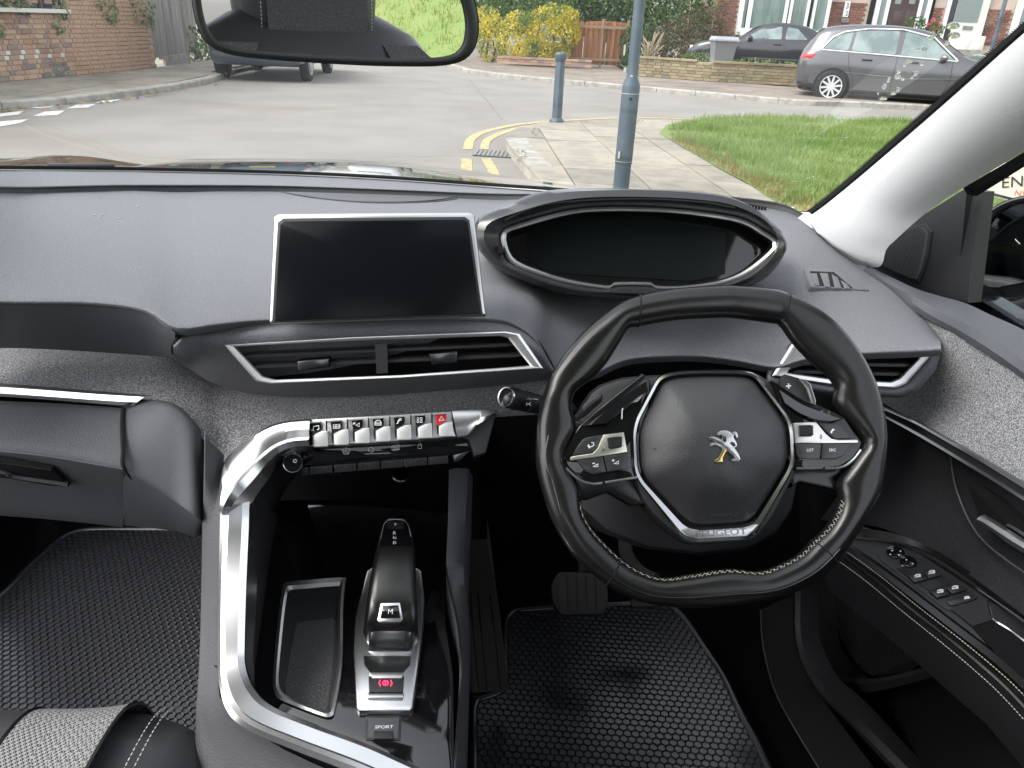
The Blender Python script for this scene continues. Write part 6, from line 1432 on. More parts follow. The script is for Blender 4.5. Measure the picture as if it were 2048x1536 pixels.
# paddles, column shroud, stalks
mat('paddle', (.03, .03, .031), .4)
pfp = PF(pfw.pt(0, 0, -.045), pfw.n)
pd_ = slab('shift_paddle', pfp, [(1563, 757), (1570, 748), (1598, 756), (1612, 768), (1622, 788), (1632, 812), (1580, 800), (1562, 780)], -.006, .003, 'paddle', wheel, bev=.001)
slab('paddle_edge', pfp, [(1597, 757), (1612, 760), (1622, 768), (1632, 800), (1632, 810), (1622, 806), (1612, 775)], .0, .0045, 'satin', pd_, bev=.001)
strokes('plus', pfp, [[(1572, 772.5), (1582, 771.5)], [(1577, 767), (1577.5, 777)]], 2.6, .0036, 'icon', pd_)
pl2 = slab('shift_paddle', pfp, [(1150, 830), (1163, 818), (1198, 788), (1206, 790), (1204, 802), (1170, 832), (1152, 840)], -.006, .003, 'paddle', wheel, bev=.001)
slab('paddle_face', pfp, [(1164, 814), (1170, 806), (1196, 789), (1203, 790), (1202, 796), (1168, 822)], .0, .004, 'dash', pl2, bev=.001)
col_ = thing('steering_column', wc + V((0, .12, -.03)), 'dark shroud of the steering column behind the wheel', 'steering column')
pfs2 = PF(pfw.pt(0, 0, -.085), pfw.n)
slab('shroud', pfs2, [(1150, 1010), (1150, 850), (1180, 782), (1225, 758), (1290, 748), (1500, 745), (1580, 790), (1600, 900), (1590, 1020), (1500, 1100), (1300, 1100)], -.12, 0, 'trim_dark', col_, bev=.012, smooth=2)
stalk = thing('indicator_stalk', PY(1045, 800, .80), 'black light stalk with silver ring, left of the steering wheel', 'stalk')
a, b = PY(1012, 794, .755), PY(1092, 812, .80)
ax = (b - a).normalized()
def ring_on(c, r, n=24): 
    s = ax.cross(V((0, 0, 1))).normalized(); u = s.cross(ax); return [c + (s * math.cos(i * 2 * math.pi / n) + u * math.sin(i * 2 * math.pi / n)) * r for i in range(n)]
loft('barrel', [ring_on(a + ax * d, r) for d, r in ((.0, .0105), (.003, .0115), (.014, .0125), (.017, .0118), (.03, .0118), (.031, .0105), (.034, .0105), (.035, .0118), (.06, .0112), (.12, .010))], 'trim_dark', stalk, cv=True, caps=True, angle=35)
loft('ring', [ring_on(a + ax * d, r) for d, r in ((-.0005, .0100), (-.001, .0112), (.0015, .0117), (.003, .0112))], 'chrome', stalk, cv=True)
loft('end_cap', [ring_on(a + ax * d, r) for d, r in ((-.0005, .0102), (-.003, .007), (-.004, .001))], 'hood', stalk, cv=True)
pfk2 = PF(a + ax * .028 + (CAM - a).normalized() * .0122, (CAM - a).normalized())
lettering('lettering', 'AUTO', pfk2, (1049, 799), (1064, 800), 0.0, 'icon', stalk); strokes('mark', pfk2, [[(1066, 797.5), (1076, 799)]], 1.6, 0, 'icon', stalk)
strokes('mark', pfk2, [[(1050, 804), (1062, 811)], [(1052, 811), (1062, 804)], [(1053, 804), (1053, 811)], [(1060, 804), (1060, 811)]], 1.2, 0, 'icon', stalk)

# ================================================================ floor, mats, pedals
FZ = .34
mk = lambda y0, y1, x0, x1, z, nm, m, **kw: obj(nm, [(x0, y0, z), (x1, y0, z), (x1, y1, z), (x0, y1, z)], [(0, 1, 2, 3)], m, None, smooth=False, **kw)
mk(-2.6, 1.55, -.90, .60, FZ - .03, 'floor', 'carpet', kind='structure')
obj('bulkhead', [(-.9, 1.25, FZ - .03), (.6, 1.25, FZ - .03), (.6, 1.52, FZ + .35), (-.9, 1.52, FZ + .35), (.6, 1.52, .90), (-.9, 1.52, .90)], [(0, 1, 2, 3), (3, 2, 4, 5)], 'carpet', smooth=False, kind='structure')
tunnel = box('tunnel', (-.17, .3, FZ + .10), (.22, 2.6, .22), 'carpet', bev=.03, kind='structure')
def hexmat(name, outline, z, s, org, ang, lab, tilt=0.0):
    """rubber mat of hexagon pockets inside an outline (2D); rims proud, pockets sunk"""
    t = thing(name, (outline[0].x, outline[0].y, z), lab, 'floor mat', 'hexagon pattern rubber floor mats')
    ca, sa = math.cos(ang), math.sin(ang); v, f = [], []; w = s * math.sqrt(3)
    xs = [p.x for p in outline]; ys = [p.y for p in outline]; R_ = max(max(xs) - min(xs), max(ys) - min(ys))
    nn = int(R_ / w) + 2
    hexv = [(math.cos(R(90 + 60 * i)), math.sin(R(90 + 60 * i))) for i in range(6)]
    zt = lambda x, y: z + tilt * max(0, y - org[1] - .30)
    for j in range(-nn, nn * 2):
        for i in range(-nn, nn * 2):
            lx = (i + (.5 if j % 2 else 0)) * w; ly = j * s * 1.5; x = org[0] + lx * ca - ly * sa; y = org[1] + lx * sa + ly * ca
            if not inside(x, y, outline): continue
            k = len(v)
            for r, h in ((1.0, 0.0034), (.95, .0048), (.87, .0042), (.79, .0003), (.4, .0006)):
                for a, b in hexv: X, Y = x + (a * ca - b * sa) * s * r, y + (a * sa + b * ca) * s * r; v.append((X, Y, zt(X, Y) + h))
            for q in range(4):
                for m_ in range(6): f.append((k + q * 6 + m_, k + q * 6 + (m_ + 1) % 6, k + q * 6 + 6 + (m_ + 1) % 6, k + q * 6 + 6 + m_))
            f.append(tuple(k + 24 + m_ for m_ in range(6)))
    o = obj('hexagon_pockets', v, f, 'rubber_mat', t, smooth=True, angle=28); o['kind'] = 'stuff'
    o.data.materials.append(M['rubber_lit']); o.data.polygons.foreach_set('material_index', [1 if (i % 25) >= 18 else 0 for i in range(len(f))])
    n = len(outline); vv = []; 
    o2 = obj('base', [(p.x, p.y, zt(p.x, p.y) - .006) for p in outline] + [(p.x, p.y, zt(p.x, p.y) + .003) for p in outline], [tuple(range(n, 2 * n))] + [(i, (i + 1) % n, n + (i + 1) % n, n + i) for i in range(n)], 'rubber_mat', t, smooth=False)
    tube('edge_binding', [V((p.x, p.y, zt(p.x, p.y) + .001)) for p in roundp([tuple(p) for p in outline], .03, 4)], .0065, 'rubber_mat', t, n=8, closed=True)
    return t
zz = lambda L, z: [V((p.x, p.y)) for p in (PZ(a, b, z) for a, b in L)]
om = zz([(-60, 1500), (-60, 1240), (20, 1180), (60, 1135), (130, 1072), (175, 1060), (412, 1060), (412, 1200), (408, 1330), (404, 1500), (400, 1600), (-60, 1600)], FZ)
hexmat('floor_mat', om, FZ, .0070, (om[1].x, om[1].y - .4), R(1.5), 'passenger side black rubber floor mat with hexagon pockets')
od = zz([(948, 1600), (948, 1420), (954, 1402), (1012, 1385), (1010, 1300), (1012, 1240), (1030, 1222), (1330, 1205), (1365, 1232), (1410, 1300), (1450, 1360), (1480, 1430), (1520, 1500), (1560, 1600)], FZ)
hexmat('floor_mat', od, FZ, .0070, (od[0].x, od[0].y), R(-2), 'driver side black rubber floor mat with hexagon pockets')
bp = thing('brake_pedal', PY(1160, 1187, .98), 'grooved rubber brake pedal below the steering wheel', 'pedal')
pfbp = PF(PY(1160, 1187, .98), (0, -.62, .78))
slab('pad', pfbp, [(1118, 1143), (1205, 1146), (1215, 1166), (1216, 1200), (1208, 1228), (1122, 1230), (1106, 1208), (1104, 1165)], -.016, 0, 'pedal', bp, bev=.003, rnd=.006)
for i in range(4): slab('rib', pfbp, [(1117 + 18.5 * i, 1152), (1133 + 18.5 * i, 1152), (1134.5 + 18.5 * i, 1221), (1119 + 18.5 * i, 1222)] if i else [(1120, 1152), (1133, 1152), (1134.5, 1221), (1121, 1222), (1116, 1200), (1115, 1175)], -.001, .0016, 'pedal', bp, bev=.0008)
slab('rib', pfbp, [(1191, 1153), (1202, 1154), (1207, 1170), (1206, 1200), (1200, 1220), (1193, 1221)], -.001, .0016, 'pedal', bp, bev=.0008)
tube('arm', crv([pfbp.at(1170, 1150, -.012), PY(1165, 1100, 1.08), PY(1150, 1040, 1.18)], 5), .011, 'trim_dark', bp)
ap = thing('accelerator_pedal', PY(1255, 1150, 1.1), 'dark accelerator pedal and arm behind the lower wheel rim', 'pedal')
tube('arm', crv([PY(1252, 1000, 1.12), PY(1252, 1060, 1.10), PY(1252, 1105, 1.07), PY(1275, 1140, 1.05), PY(1310, 1160, 1.02)], 5), .012, 'pedal', ap)
pfap = PF(PY(1290, 1180, 1.03), (0, -.6, .8)); slab('pad', pfap, [(1262, 1150), (1320, 1150), (1325, 1212), (1262, 1214)], -.01, 0, 'pedal', ap, bev=.003, rnd=.004)
# footrest along the console
fr = thing('foot_rest', PZ(970, 1300, .38), 'scuffed black rubber footrest panel left of the brake pedal', 'foot rest')
fa_ = [(926, 1075, .60), (928, 1180, .72), (932, 1270, .80), (942, 1384, .88)]; fb_ = [(975, 1075, .60), (993, 1180, .725), (1005, 1270, .82), (1018, 1380, .91)]
strip('pad', [PD(*q) for q in fa_], [PD(*q) for q in fb_], [(0, -.03), (0, 0), (.05, .003), (.95, .003), (1, 0), (1, -.03)], 'pedal', fr)
for t in (.2, .42, .78): line('groove', [PD(*[lerp(x, y, t) for x, y in zip(p, q)]) + V((0, -.002, .0035)) for p, q in zip(fa_[1:], fb_[1:])], .001, 'trim_black', fr)
obj('body_lining', [(.63, -2.4, .28), (.63, 1.56, .28), (.63, 1.56, .92), (.63, -2.4, .98)], [(0, 1, 2, 3)], 'carpet', smooth=False, label='black carpet lining along the driver side of the footwell', category='lining')
obj('body_lining', [(-.93, -2.4, .28), (-.93, 1.1, .28), (-.93, 1.1, .46), (-.93, -2.4, .46), (-.93, 1.56, .28), (-.93, 1.56, .92), (-.93, 1.1, .98)], [(0, 1, 2, 3), (1, 4, 5, 6)], 'carpet', smooth=False, label='black carpet lining and low sill on the passenger side of the footwell', category='lining')
# sill trim and kick strip on the right of the driver's footwell
sl_ = thing('door_sill', PD(1700, 1450, .9), 'curved dark plastic door sill trim at the edge of the driver footwell', 'trim')
s0 = [PD(*q) for q in ((1592, 1120, .70), (1590, 1200, .76), (1590, 1270, .80), (1605, 1330, .835), (1640, 1390, .86), (1700, 1450, .885), (1830, 1590, .90))]; s1 = [PD(*q) for q in ((1602, 1120, .69), (1601, 1200, .75), (1602, 1270, .79), (1620, 1330, .82), (1662, 1390, .845), (1730, 1450, .865), (1870, 1590, .88))]
strip('edge', s0, s1, [(0, -.02), (0, 0), (.5, .004), (1, 0), (1, -.03)], 'trim_dark', sl_)
s2 = [PD(*q) for q in ((1520, 1220, .80), (1525, 1290, .84), (1548, 1380, .88), (1590, 1460, .91), (1670, 1590, .935))]; s3 = [PD(*q) for q in ((1588, 1190, .755), (1588, 1270, .80), (1612, 1350, .845), (1668, 1430, .88), (1790, 1590, .905))]
strip('kick_panel', s2, s3, [(0, -.02), (0, 0), (.5, .002), (1, 0)], 'trim_black', sl_)
line('kick_edge', [p + V((0, -.002, .002)) for p in s2], .0012, 'trim_dark', sl_)

# ================================================================ driver's door
door = thing('driver_door', PX(1900, 1000, .56), 'driver door lined with grey heathered cloth and a black armrest full of switches', 'car door')
def DX(px, py, x): return PX(px, py, x)
# top ledge below the window
l0 = [DX(*q) for q in ((1736, 532, .50), (1780, 553, .525), (1832, 577, .55), (1880, 592, .57), (1930, 606, .585), (1982, 630, .60), (2048, 660, .61), (2200, 740, .63))]
l1 = [DX(*q) for q in ((1728, 539, .49), (1773, 574, .515), (1822, 600, .53), (1871, 630, .545), (1920, 656, .555), (1969, 685, .56), (2048, 740, .57), (2200, 850, .58))]
strip('ledge', l0, l1, [(0, -.004), (0, 0), (.5, .004), (.85, .004), (1, -.004), (1.0, -.012)], 'dash_lower', door)
# heathered insert
c0 = [p + V((.006, .0, -.004)) for p in l1[1:]]
c1 = [DX(*q) for q in ((1740, 790, .56), (1800, 826, .55), (1850, 850, .545), (1890, 874, .545), (1950, 908, .545), (2048, 968, .545), (2200, 1060, .545))]
ci = [[a.lerp(b, t) + V((.012 * math.sin(math.pi * t), 0, 0)) for a, b in zip(c0, c1)] for t in (0, .33, .66, 1)]
patch('cloth_panel', ci, 'heather', door, nu=4, nv=4)
# metal strip
m0 = [DX(*q) for q in ((1730, 795, .545), (1765, 813, .542), (1830, 841, .54), (1886, 872, .538), (1948, 907, .536), (2048, 967, .535), (2200, 1060, .535))]; m1 = [DX(*q) for q in ((1730, 812, .545), (1767, 830, .542), (1827, 863, .54), (1900, 905, .538), (1990, 959, .536), (2048, 996, .535), (2200, 1090, .535))]
strip('metal_strip', m0, m1, [(0, -.003), (0, .002), (.12, .005), (.3, .002), (.8, .003), (.95, .006), (1, .002), (1, -.004)], mat('strip_metal', (.2, .2, .2), .3, .9) and 'strip_metal', door)
# dark lower insert, handle recess
d0 = [p + V((.004, 0, 0)) for p in m1]; d1 = [DX(*q) for q in ((1640, 1040, .57), (1700, 1045, .565), (1770, 1058, .56), (1860, 1098, .555), (1960, 1165, .55), (2048, 1230, .55), (2200, 1340, .55))]
patch('lower_insert', [[a.lerp(b, t) + V((.018 * math.sin(math.pi * t), 0, 0)) for a, b in zip(d0, d1)] for t in (0, .4, .75, 1)], mat('insert', (.016, .016, .02), .85, bump=('noise', 520, .5, .0012), var=(500, (.035, .035, .04), .5, .65)) and 'insert', door, nu=4, nv=4)
line('insert_seam', [DX(*q) for q in ((1900, 908, .545), (1908, 960, .552), (1920, 1000, .556), (1940, 1045, .556), (1965, 1080, .553), (2010, 1118, .55), (2100, 1180, .55))], .0012, 'dash_lower', door)
pfh_ = PF(DX(2000, 1030, .55), (-1, -.12, .12))
hr = slab('handle_recess', pfh_, [(1936, 972), (1948, 966), (1962, 972), (2160, 1090), (2160, 1190), (2060, 1120), (1985, 1068), (1962, 1044)], -.004, .004, 'trim_black', door, bev=.001, rnd=.004)
hp0 = [pfh_.at(*q, .012) for q in ((1959, 1033), (1975, 1040), (2010, 1062), (2048, 1086), (2160, 1150))]; hp1 = [pfh_.at(*q, .008) for q in ((1962, 1044), (1976, 1060), (2005, 1084), (2048, 1112), (2160, 1178))]
strip('door_pull', hp0, hp1, [(0, -.006), (0, 0), (.2, .004), (.6, .003), (1, -.003), (1, -.01)], 'satin', door)
strip('latch_lever', [pfh_.at(*q, .006) for q in ((2014, 1048), (2030, 1054), (2120, 1110))], [pfh_.at(*q, .006) for q in ((2018, 1054), (2034, 1064), (2120, 1122))], [(0, 0), (.5, .003), (1, 0)], 'satin', door)
# armrest
pfa_ = PF(DX(1850, 1180, .50), (-.25, -.10, .96), up=(0, 1, 0))
AR = [(1650, 1052), (1716, 1046), (1790, 1066), (1870, 1100), (1960, 1156), (2048, 1214), (2200, 1320), (2200, 1600), (2090, 1440), (2048, 1392), (1990, 1330), (1930, 1283), (1850, 1218), (1770, 1155), (1700, 1105), (1660, 1075)]
arm_ = slab('armrest', pfa_, AR, -.10, .0, 'trim_dark', door, bev=.008)
bol0 = [pfa_.at(*q, .001) for q in ((1690, 1082), (1770, 1136), (1850, 1196), (1930, 1257), (1990, 1302), (2048, 1352), (2150, 1450))]; bol1 = [pfa_.at(*q, -.012) for q in ((1664, 1086), (1750, 1150), (1830, 1216), (1910, 1280), (1975, 1336), (2040, 1396), (2140, 1510))]
strip('bolster', bol0, bol1, [(0, -.002), (.1, .004), (.45, .009), (.8, .005), (1, -.006)], 'leather', arm_)
def dashes(name, pts, r, m, par, n=90):
    P = resample(crv(pts, 6), n * 2 + 1); mbd = MB()
    for i in range(0, n * 2, 2):
        a, b = P[i], P[i].lerp(P[i + 1], 1.25); d = (b - a).normalized(); s = d.cross(V((0, 0, 1))).normalized() * r; u = s.cross(d).normalized() * r; k = len(mbd.v)
        mbd.v += [a - s, a + u, a + s, b - s, b + u, b + s]; mbd.f += [(k, k + 1, k + 4, k + 3), (k + 1, k + 2, k + 5, k + 4)]
    o = mbd.build(name, m, par, smooth=False); o['kind'] = 'stuff'; return o
sline = [pfa_.at(*q, .0035) for q in ((1680, 1092), (1760, 1149), (1840, 1213), (1920, 1275), (1984, 1327), (2046, 1383), (2146, 1490))]
dashes('stitching', [p + V((-.004, 0, .001)) for p in sline], .0007, 'thread', arm_)
dashes('stitching', [p + V((-.016, 0, -.010)) for p in sline], .0006, 'thread', arm_)
line('piping', [p + V((-.010, 0, -.004)) for p in sline], .0022, 'leather', arm_)
line('chrome_line', [pfa_.at(*q, .0015) for q in ((1712, 1077), (1760, 1082), (1800, 1090), (1835, 1103), (1868, 1122), (1950, 1176), (2048, 1244), (2150, 1320))], .0018, 'dark_chrome', arm_)
strip('outer_roll', [pfa_.at(*q, .0) for q in ((1716, 1056), (1790, 1070), (1870, 1104), (1960, 1160), (2048, 1220), (2150, 1290))], [pfa_.at(*q, .0) for q in ((1725, 1074), (1800, 1086), (1868, 1114), (1954, 1170), (2048, 1236), (2150, 1308))], [(0, 0), (.5, .008), (1, 0)], 'leather', arm_)
ZD = lambda L: [(1640 + a / 5.02, 1040 + b / 5.02) for a, b in L]
sp0 = slab('switch_panel', pfa_, ZD([(560, 300), (760, 262), (960, 320), (1240, 520), (1600, 800), (1560, 900), (1420, 960), (1240, 880), (1000, 700), (760, 520), (600, 400)]), -.002, .0014, 'trim_dark', arm_, bev=.0008)
def disc(px, py, r, h, m, par, nm): 
    c = pfa_.uv(px, py); return slab_uv(nm, pfa_, [c + V((r * math.cos(i * .3142), r * math.sin(i * .3142))) for i in range(20)], 0, h, m, par, bev=.0008)
dk = disc(*ZD([(758, 340)])[0], .0105, .004, 'gloss_black', arm_, 'mirror_knob')
for q in ((725, 308), (808, 314), (706, 346), (792, 352)): 
    c = ZD([q])[0]; strokes('icon', pfa_, [[(c[0] - 1.6, c[1]), (c[0] + 1.6, c[1] - .5)]], 2.6, .0043, 'icon', dk)
d2 = disc(*ZD([(885, 440)])[0], .0095, .005, 'gloss_black', arm_, 'mirror_selector')
for q in ((868, 400), (828, 460), (930, 436)): 
    c = ZD([q])[0]; strokes('icon', pfa_, [[(c[0] - 1.4, c[1]), (c[0] + 1.6, c[1])]], 2.2, .0053, 'icon', d2)
slab('switch_well', pfa_, ZD([(770, 490), (1010, 410), (1085, 490), (1010, 540), (880, 548), (860, 560)]), .001, .0024, 'hood', arm_); slab('switch_well', pfa_, ZD([(970, 630), (1250, 556), (1310, 640), (1240, 670), (1100, 710)]), .001, .0024, 'hood', arm_)
for q in (([(878, 552), (1028, 532), (1078, 592), (945, 622)], (980, 562)), ([(1048, 524), (1190, 500), (1225, 548), (1090, 582)], (1122, 524)), ([(1100, 708), (1252, 690), (1308, 742), (1176, 776)], (1208, 716)), ([(1270, 682), (1420, 650), (1466, 696), (1326, 736)], (1356, 678))):
    k = slab('window_switch', pfa_, ZD(q[0]), .0, .0055, 'vent_slat', arm_, bev=.0012); c = q[1]
    slab('icon', pfa_, ZD([(c[0] - 34, c[1] + 18), (c[0] - 30, c[1] - 8), (c[0] - 12, c[1] - 20), (c[0] + 30, c[1] - 22), (c[0] + 34, c[1] + 8)]), .0055, .0058, 'icon', k)
    strokes('icon_line', pfa_, [ZD([(c[0] - 28, c[1] + 6), (c[0] - 4, c[1] - 4), (c[0] + 14, c[1] - 4)])], 1.4, .006, 'ink', k)
lk_ = slab('lock_switch', pfa_, ZD([(1254, 804), (1500, 738), (1560, 738), (1580, 772), (1540, 800), (1370, 852), (1300, 856)]), .0, .0035, 'vent_slat', arm_, bev=.001, rnd=.003)
slab('icon', pfa_, ZD([(1446, 796), (1452, 768), (1490, 760), (1510, 784)]), .0035, .0038, 'icon', lk_)
gp_ = slab('grip_pocket', pfa_, ZD([(1530, 1068), (1740, 1000), (1780, 1010), (2060, 1230), (2500, 1560), (2500, 2100), (1960, 1560), (1760, 1330)]), -.001, .0022, 'trim_black', arm_)
slab('grip_front', pfa_, ZD([(1310, 890), (1400, 850), (1600, 800), (1670, 800), (1730, 1000), (1530, 1066), (1440, 990)]), .0012, .0032, 'trim_dark', arm_)
line('grip_edge', [pfa_.at(*q, .0035) for q in ZD([(1680, 806), (1705, 900), (1745, 1000), (1900, 1100), (2060, 1220), (2400, 1460)])], .0014, 'dark_chrome', arm_)
# lower door: speaker mesh, map pocket
q0 = [DX(*q) for q in ((1640, 1090, .55), (1760, 1165, .54), (1880, 1262, .54), (2000, 1360, .54), (2150, 1500, .54))]; q1 = [DX(*q) for q in ((1600, 1500, .58), (1700, 1560, .57), (1830, 1590, .56), (1980, 1620, .55), (2150, 1640, .54))]
patch('lower_panel', [[a.lerp(b, t) + V((.03 * math.sin(math.pi * t), 0, 0)) for a, b in zip(q0, q1)] for t in (0, .5, 1)], 'trim_black', door, nu=4, nv=4)
pfsx = PF(DX(1760, 1250, .552), (-1, -.1, .12))
ms = slab('speaker_mesh', pfsx, [(1668, 1120), (1720, 1140), (1870, 1302), (1748, 1353), (1700, 1310), (1672, 1240)], -.002, .002, 'trim_black', door, smooth=2)
mbm = MB(); oc = [pfsx.uv(*q) for q in ((1668, 1120), (1720, 1140), (1870, 1302), (1748, 1353), (1700, 1310), (1672, 1240))]; x0_, x1_ = min(p.x for p in oc), max(p.x for p in oc); y0_, y1_ = min(p.y for p in oc), max(p.y for p in oc)
i = 0; st_ = .0042
for a in range(int((x1_ - x0_) / st_)):
    for b in range(int((y1_ - y0_) / st_)):
        x, y = x0_ + (a + (b % 2) * .5) * st_, y0_ + b * st_
        if inside(x, y, oc): k = len(mbm.v); mbm.v += [pfsx.pt(x - .0012, y, .0022), pfsx.pt(x, y - .0012, .0022), pfsx.pt(x + .0012, y, .0022), pfsx.pt(x, y + .0012, .0022), pfsx.pt(x, y, .0034)]; mbm.f += [(k, k + 1, k + 4), (k + 1, k + 2, k + 4), (k + 2, k + 3, k + 4), (k + 3, k, k + 4)]
mm_ = mbm.build('mesh_dots', 'trim_dark', ms, smooth=False); mm_['kind'] = 'stuff'
strip('pocket_lip', [DX(*q) for q in ((1625, 1332, .545), (1690, 1352, .535), (1740, 1358, .53), (1800, 1348, .53), (1900, 1322, .535))], [DX(*q) for q in ((1650, 1368, .55), (1700, 1382, .54), (1740, 1384, .535), (1800, 1372, .535), (1900, 1344, .54))], [(0, -.002), (.3, .004), (1, 0)], 'trim_dark', door)
strip('speaker_surround', [DX(*q) for q in ((1604, 1180, .57), (1604, 1260, .57), (1615, 1320, .57), (1640, 1366, .57))], [DX(*q) for q in ((1668, 1130, .55), (1672, 1230, .55), (1686, 1300, .55), (1735, 1358, .545))], [(0, -.002), (.3, .002), (.7, .006), (1, 0)], 'trim_dark', door)
# mirror triangle with tweeter grille; window frame
pft = PF(DX(1850, 500, .575), (-1, -.22, -.05))
tri = slab('mirror_triangle', pft, [(1734, 534), (1760, 497), (1800, 462), (1840, 432), (1926, 378), (1962, 384), (1936, 606), (1880, 594), (1832, 579), (1780, 554)], -.02, .0, 'trim_dark', door, bev=.002)
tw_px = [(1748, 521), (1765, 500), (1790, 480), (1820, 463), (1846, 455), (1856, 466), (1852, 500), (1842, 540), (1834, 558), (1822, 556), (1790, 543)]
slab('tweeter_frame', pft, [(1744, 524), (1764, 495), (1790, 474), (1822, 455), (1850, 447), (1862, 464), (1857, 505), (1846, 545), (1837, 564), (1822, 561), (1786, 546)], .0, .003, 'trim_dark', tri, bev=.0012)
twp = slab('tweeter_grille', pft, tw_px, .002, .0034, 'dash_lower', tri)
mbm = MB(); oc = [pft.uv(*q) for q in tw_px]; x0_, x1_ = min(p.x for p in oc), max(p.x for p in oc); y0_, y1_ = min(p.y for p in oc), max(p.y for p in oc); st_ = .0031
for a in range(-1, int((x1_ - x0_) / st_) + 1):
    for b in range(int((y1_ - y0_) / (st_ * .87))):
        x, y = x0_ + (a + (b % 2) * .5) * st_, y0_ + b * st_ * .87
        if inside(x, y, oc) : k = len(mbm.v); mbm.v += [pft.pt(x + .0011 * math.cos(i * 1.047), y + .0011 * math.sin(i * 1.047), .0037) for i in range(6)]; mbm.f.append(tuple(range(k, k + 6)))
mm_ = mbm.build('grille_holes', 'seam', twp, smooth=False); mm_['kind'] = 'stuff'
strip('window_frame', [DX(*q) for q in ((1926, 376, .56), (1960, 356, .56), (2048, 304, .55), (2200, 214, .54))], [DX(*q) for q in ((1950, 392, .58), (1964, 386, .58), (2048, 334, .57), (2200, 240, .56))], [(0, 0), (.4, .004), (1, 0)], 'trim_black', door)
strip('window_channel', [DX(*q) for q in ((1934, 378, .575), (1924, 480, .585), (1910, 604, .60))], [DX(*q) for q in ((1964, 384, .60), (1952, 480, .61), (1934, 608, .62))], [(0, 0), (.3, .004), (.6, .001), (.8, .004), (1, 0)], 'seam', door)
obj('window_glass', [DX(1950, 384, .622), DX(1925, 612, .632), DX(2060, 680, .65), DX(2600, 960, .66), DX(2600, 0, .60), DX(2060, 320, .615)], [(0, 1, 2, 3, 4, 5)], 'side_glass', door, smooth=False)
# wing mirror outside
wm = thing('wing_mirror', PX(2030, 520, .84), 'gloss black wing mirror outside the driver window', 'wing mirror')
pfm_ = PF(PX(2030, 520, .82), (-.75, -.66, .05))
mo = [(1944, 520), (1950, 470), (1962, 440), (1985, 415), (2015, 400), (2048, 391), (2120, 385), (2200, 400), (2230, 470), (2225, 580), (2180, 660), (2120, 665), (2048, 640), (1980, 615), (1940, 598), (1934, 570)]
loft('shell', [loop(pfm_, mo, -.0, 80), loop(pfm_, mo, -.02, 80), loop(pfm_, [V(a).lerp(V((2090, 520)), .25) for a in mo], -.09, 80), loop(pfm_, [V(a).lerp(V((2090, 520)), .85) for a in mo], -.12, 80)], 'paint_dark', wm, cv=True, angle=0)
loft('rim', [loop(pfm_, mo, -.002, 80), loop(pfm_, [V(a).lerp(V((2090, 520)), .03) for a in mo], .004, 80), loop(pfm_, [V(a).lerp(V((2090, 520)), .10) for a in mo], -.004, 80), loop(pfm_, [V(a).lerp(V((2090, 520)), .12) for a in mo], -.02, 80)], 'paint_dark', wm, cv=True, angle=0)
slab('glass', pfm_, [tuple(V(a).lerp(V((2090, 520)), .11)) for a in mo], -.022, -.016, mat('tinted_mirror', (.1, .11, .12), .03, 1.0) and 'tinted_mirror', wm, smooth=3)
slab('lower_cover', pfm_, [(1938, 552), (2010, 560), (2048, 570), (2140, 600), (2150, 664), (2110, 664), (2048, 642), (1980, 617), (1938, 600)], -.03, .006, 'trim_dark', wm, bev=.006)
tube('foot', [PX(1960, 612, .66), PX(1990, 612, .74), PX(2040, 600, .84)], .03, 'paint_dark', wm, n=10)
strokes('scratch', pfm_, [[(2000, 585), (2016, 596), (2026, 604)], [(2008, 580), (2014, 600)], [(2030, 478), (2040, 488)]], 1.2, .0065, 'dust', wm)

# ================================================================ A pillar, windscreen, bonnet, roof
pil = thing('windscreen_pillar', PY(1700, 480, 1.05), 'pale grey cloth windscreen pillar beside the driver window', 'pillar')
u0 = [PY(*q) for q in ((1572, 425, 1.24), (1612, 432, 1.20), (1640, 418, 1.17), (1705, 366, 1.10), (1800, 285, 1.0), (1900, 198, .91), (2048, 66, .80), (2260, -120, .68))]
u1 = [PY(*q) for q in ((1600, 436, 1.19), (1731, 534, 1.06), (1762, 494, 1.03), (1834, 432, .985), (1930, 372, .915), (1990, 338, .875), (2048, 304, .835), (2260, 180, .72))]
strip('trim_cover', u0, u1, [(0, -.012), (0.0, .0), (.12, .008), (.35, .016), (.62, .014), (.85, .004), (1, -.012)], 'pillar_cloth', pil, n=6)
e0 = [PY(*q) for q in ((1562, 419, 1.27), (1604, 424, 1.23), (1630, 410, 1.20), (1694, 359, 1.13), (1788, 276, 1.03), (1888, 188, .935), (2048, 46, .815), (2260, -140, .69))]
strip('rubber_seal', e0, [p for p in u0], [(0, 0), (.4, .004), (.8, .002), (1, -.004)], 'trim_black', pil, n=6)
dotmb = MB()
EE = resample(crv(e0[2:7], 8), 150)
for i in range(150):
    p = EE[i]; d = (EE[min(i + 1, 149)] - EE[max(i - 1, 0)]).normalized(); s = V((-1, .25, .45)).normalized(); l = .0032
    k = len(dotmb.v); dotmb.v += [p - d * .0011, p + d * .0011, p + s * l]; dotmb.f.append((k, k + 1, k + 2))
o = dotmb.build('frit_edge', 'trim_black', pil, smooth=False); o['kind'] = 'stuff'
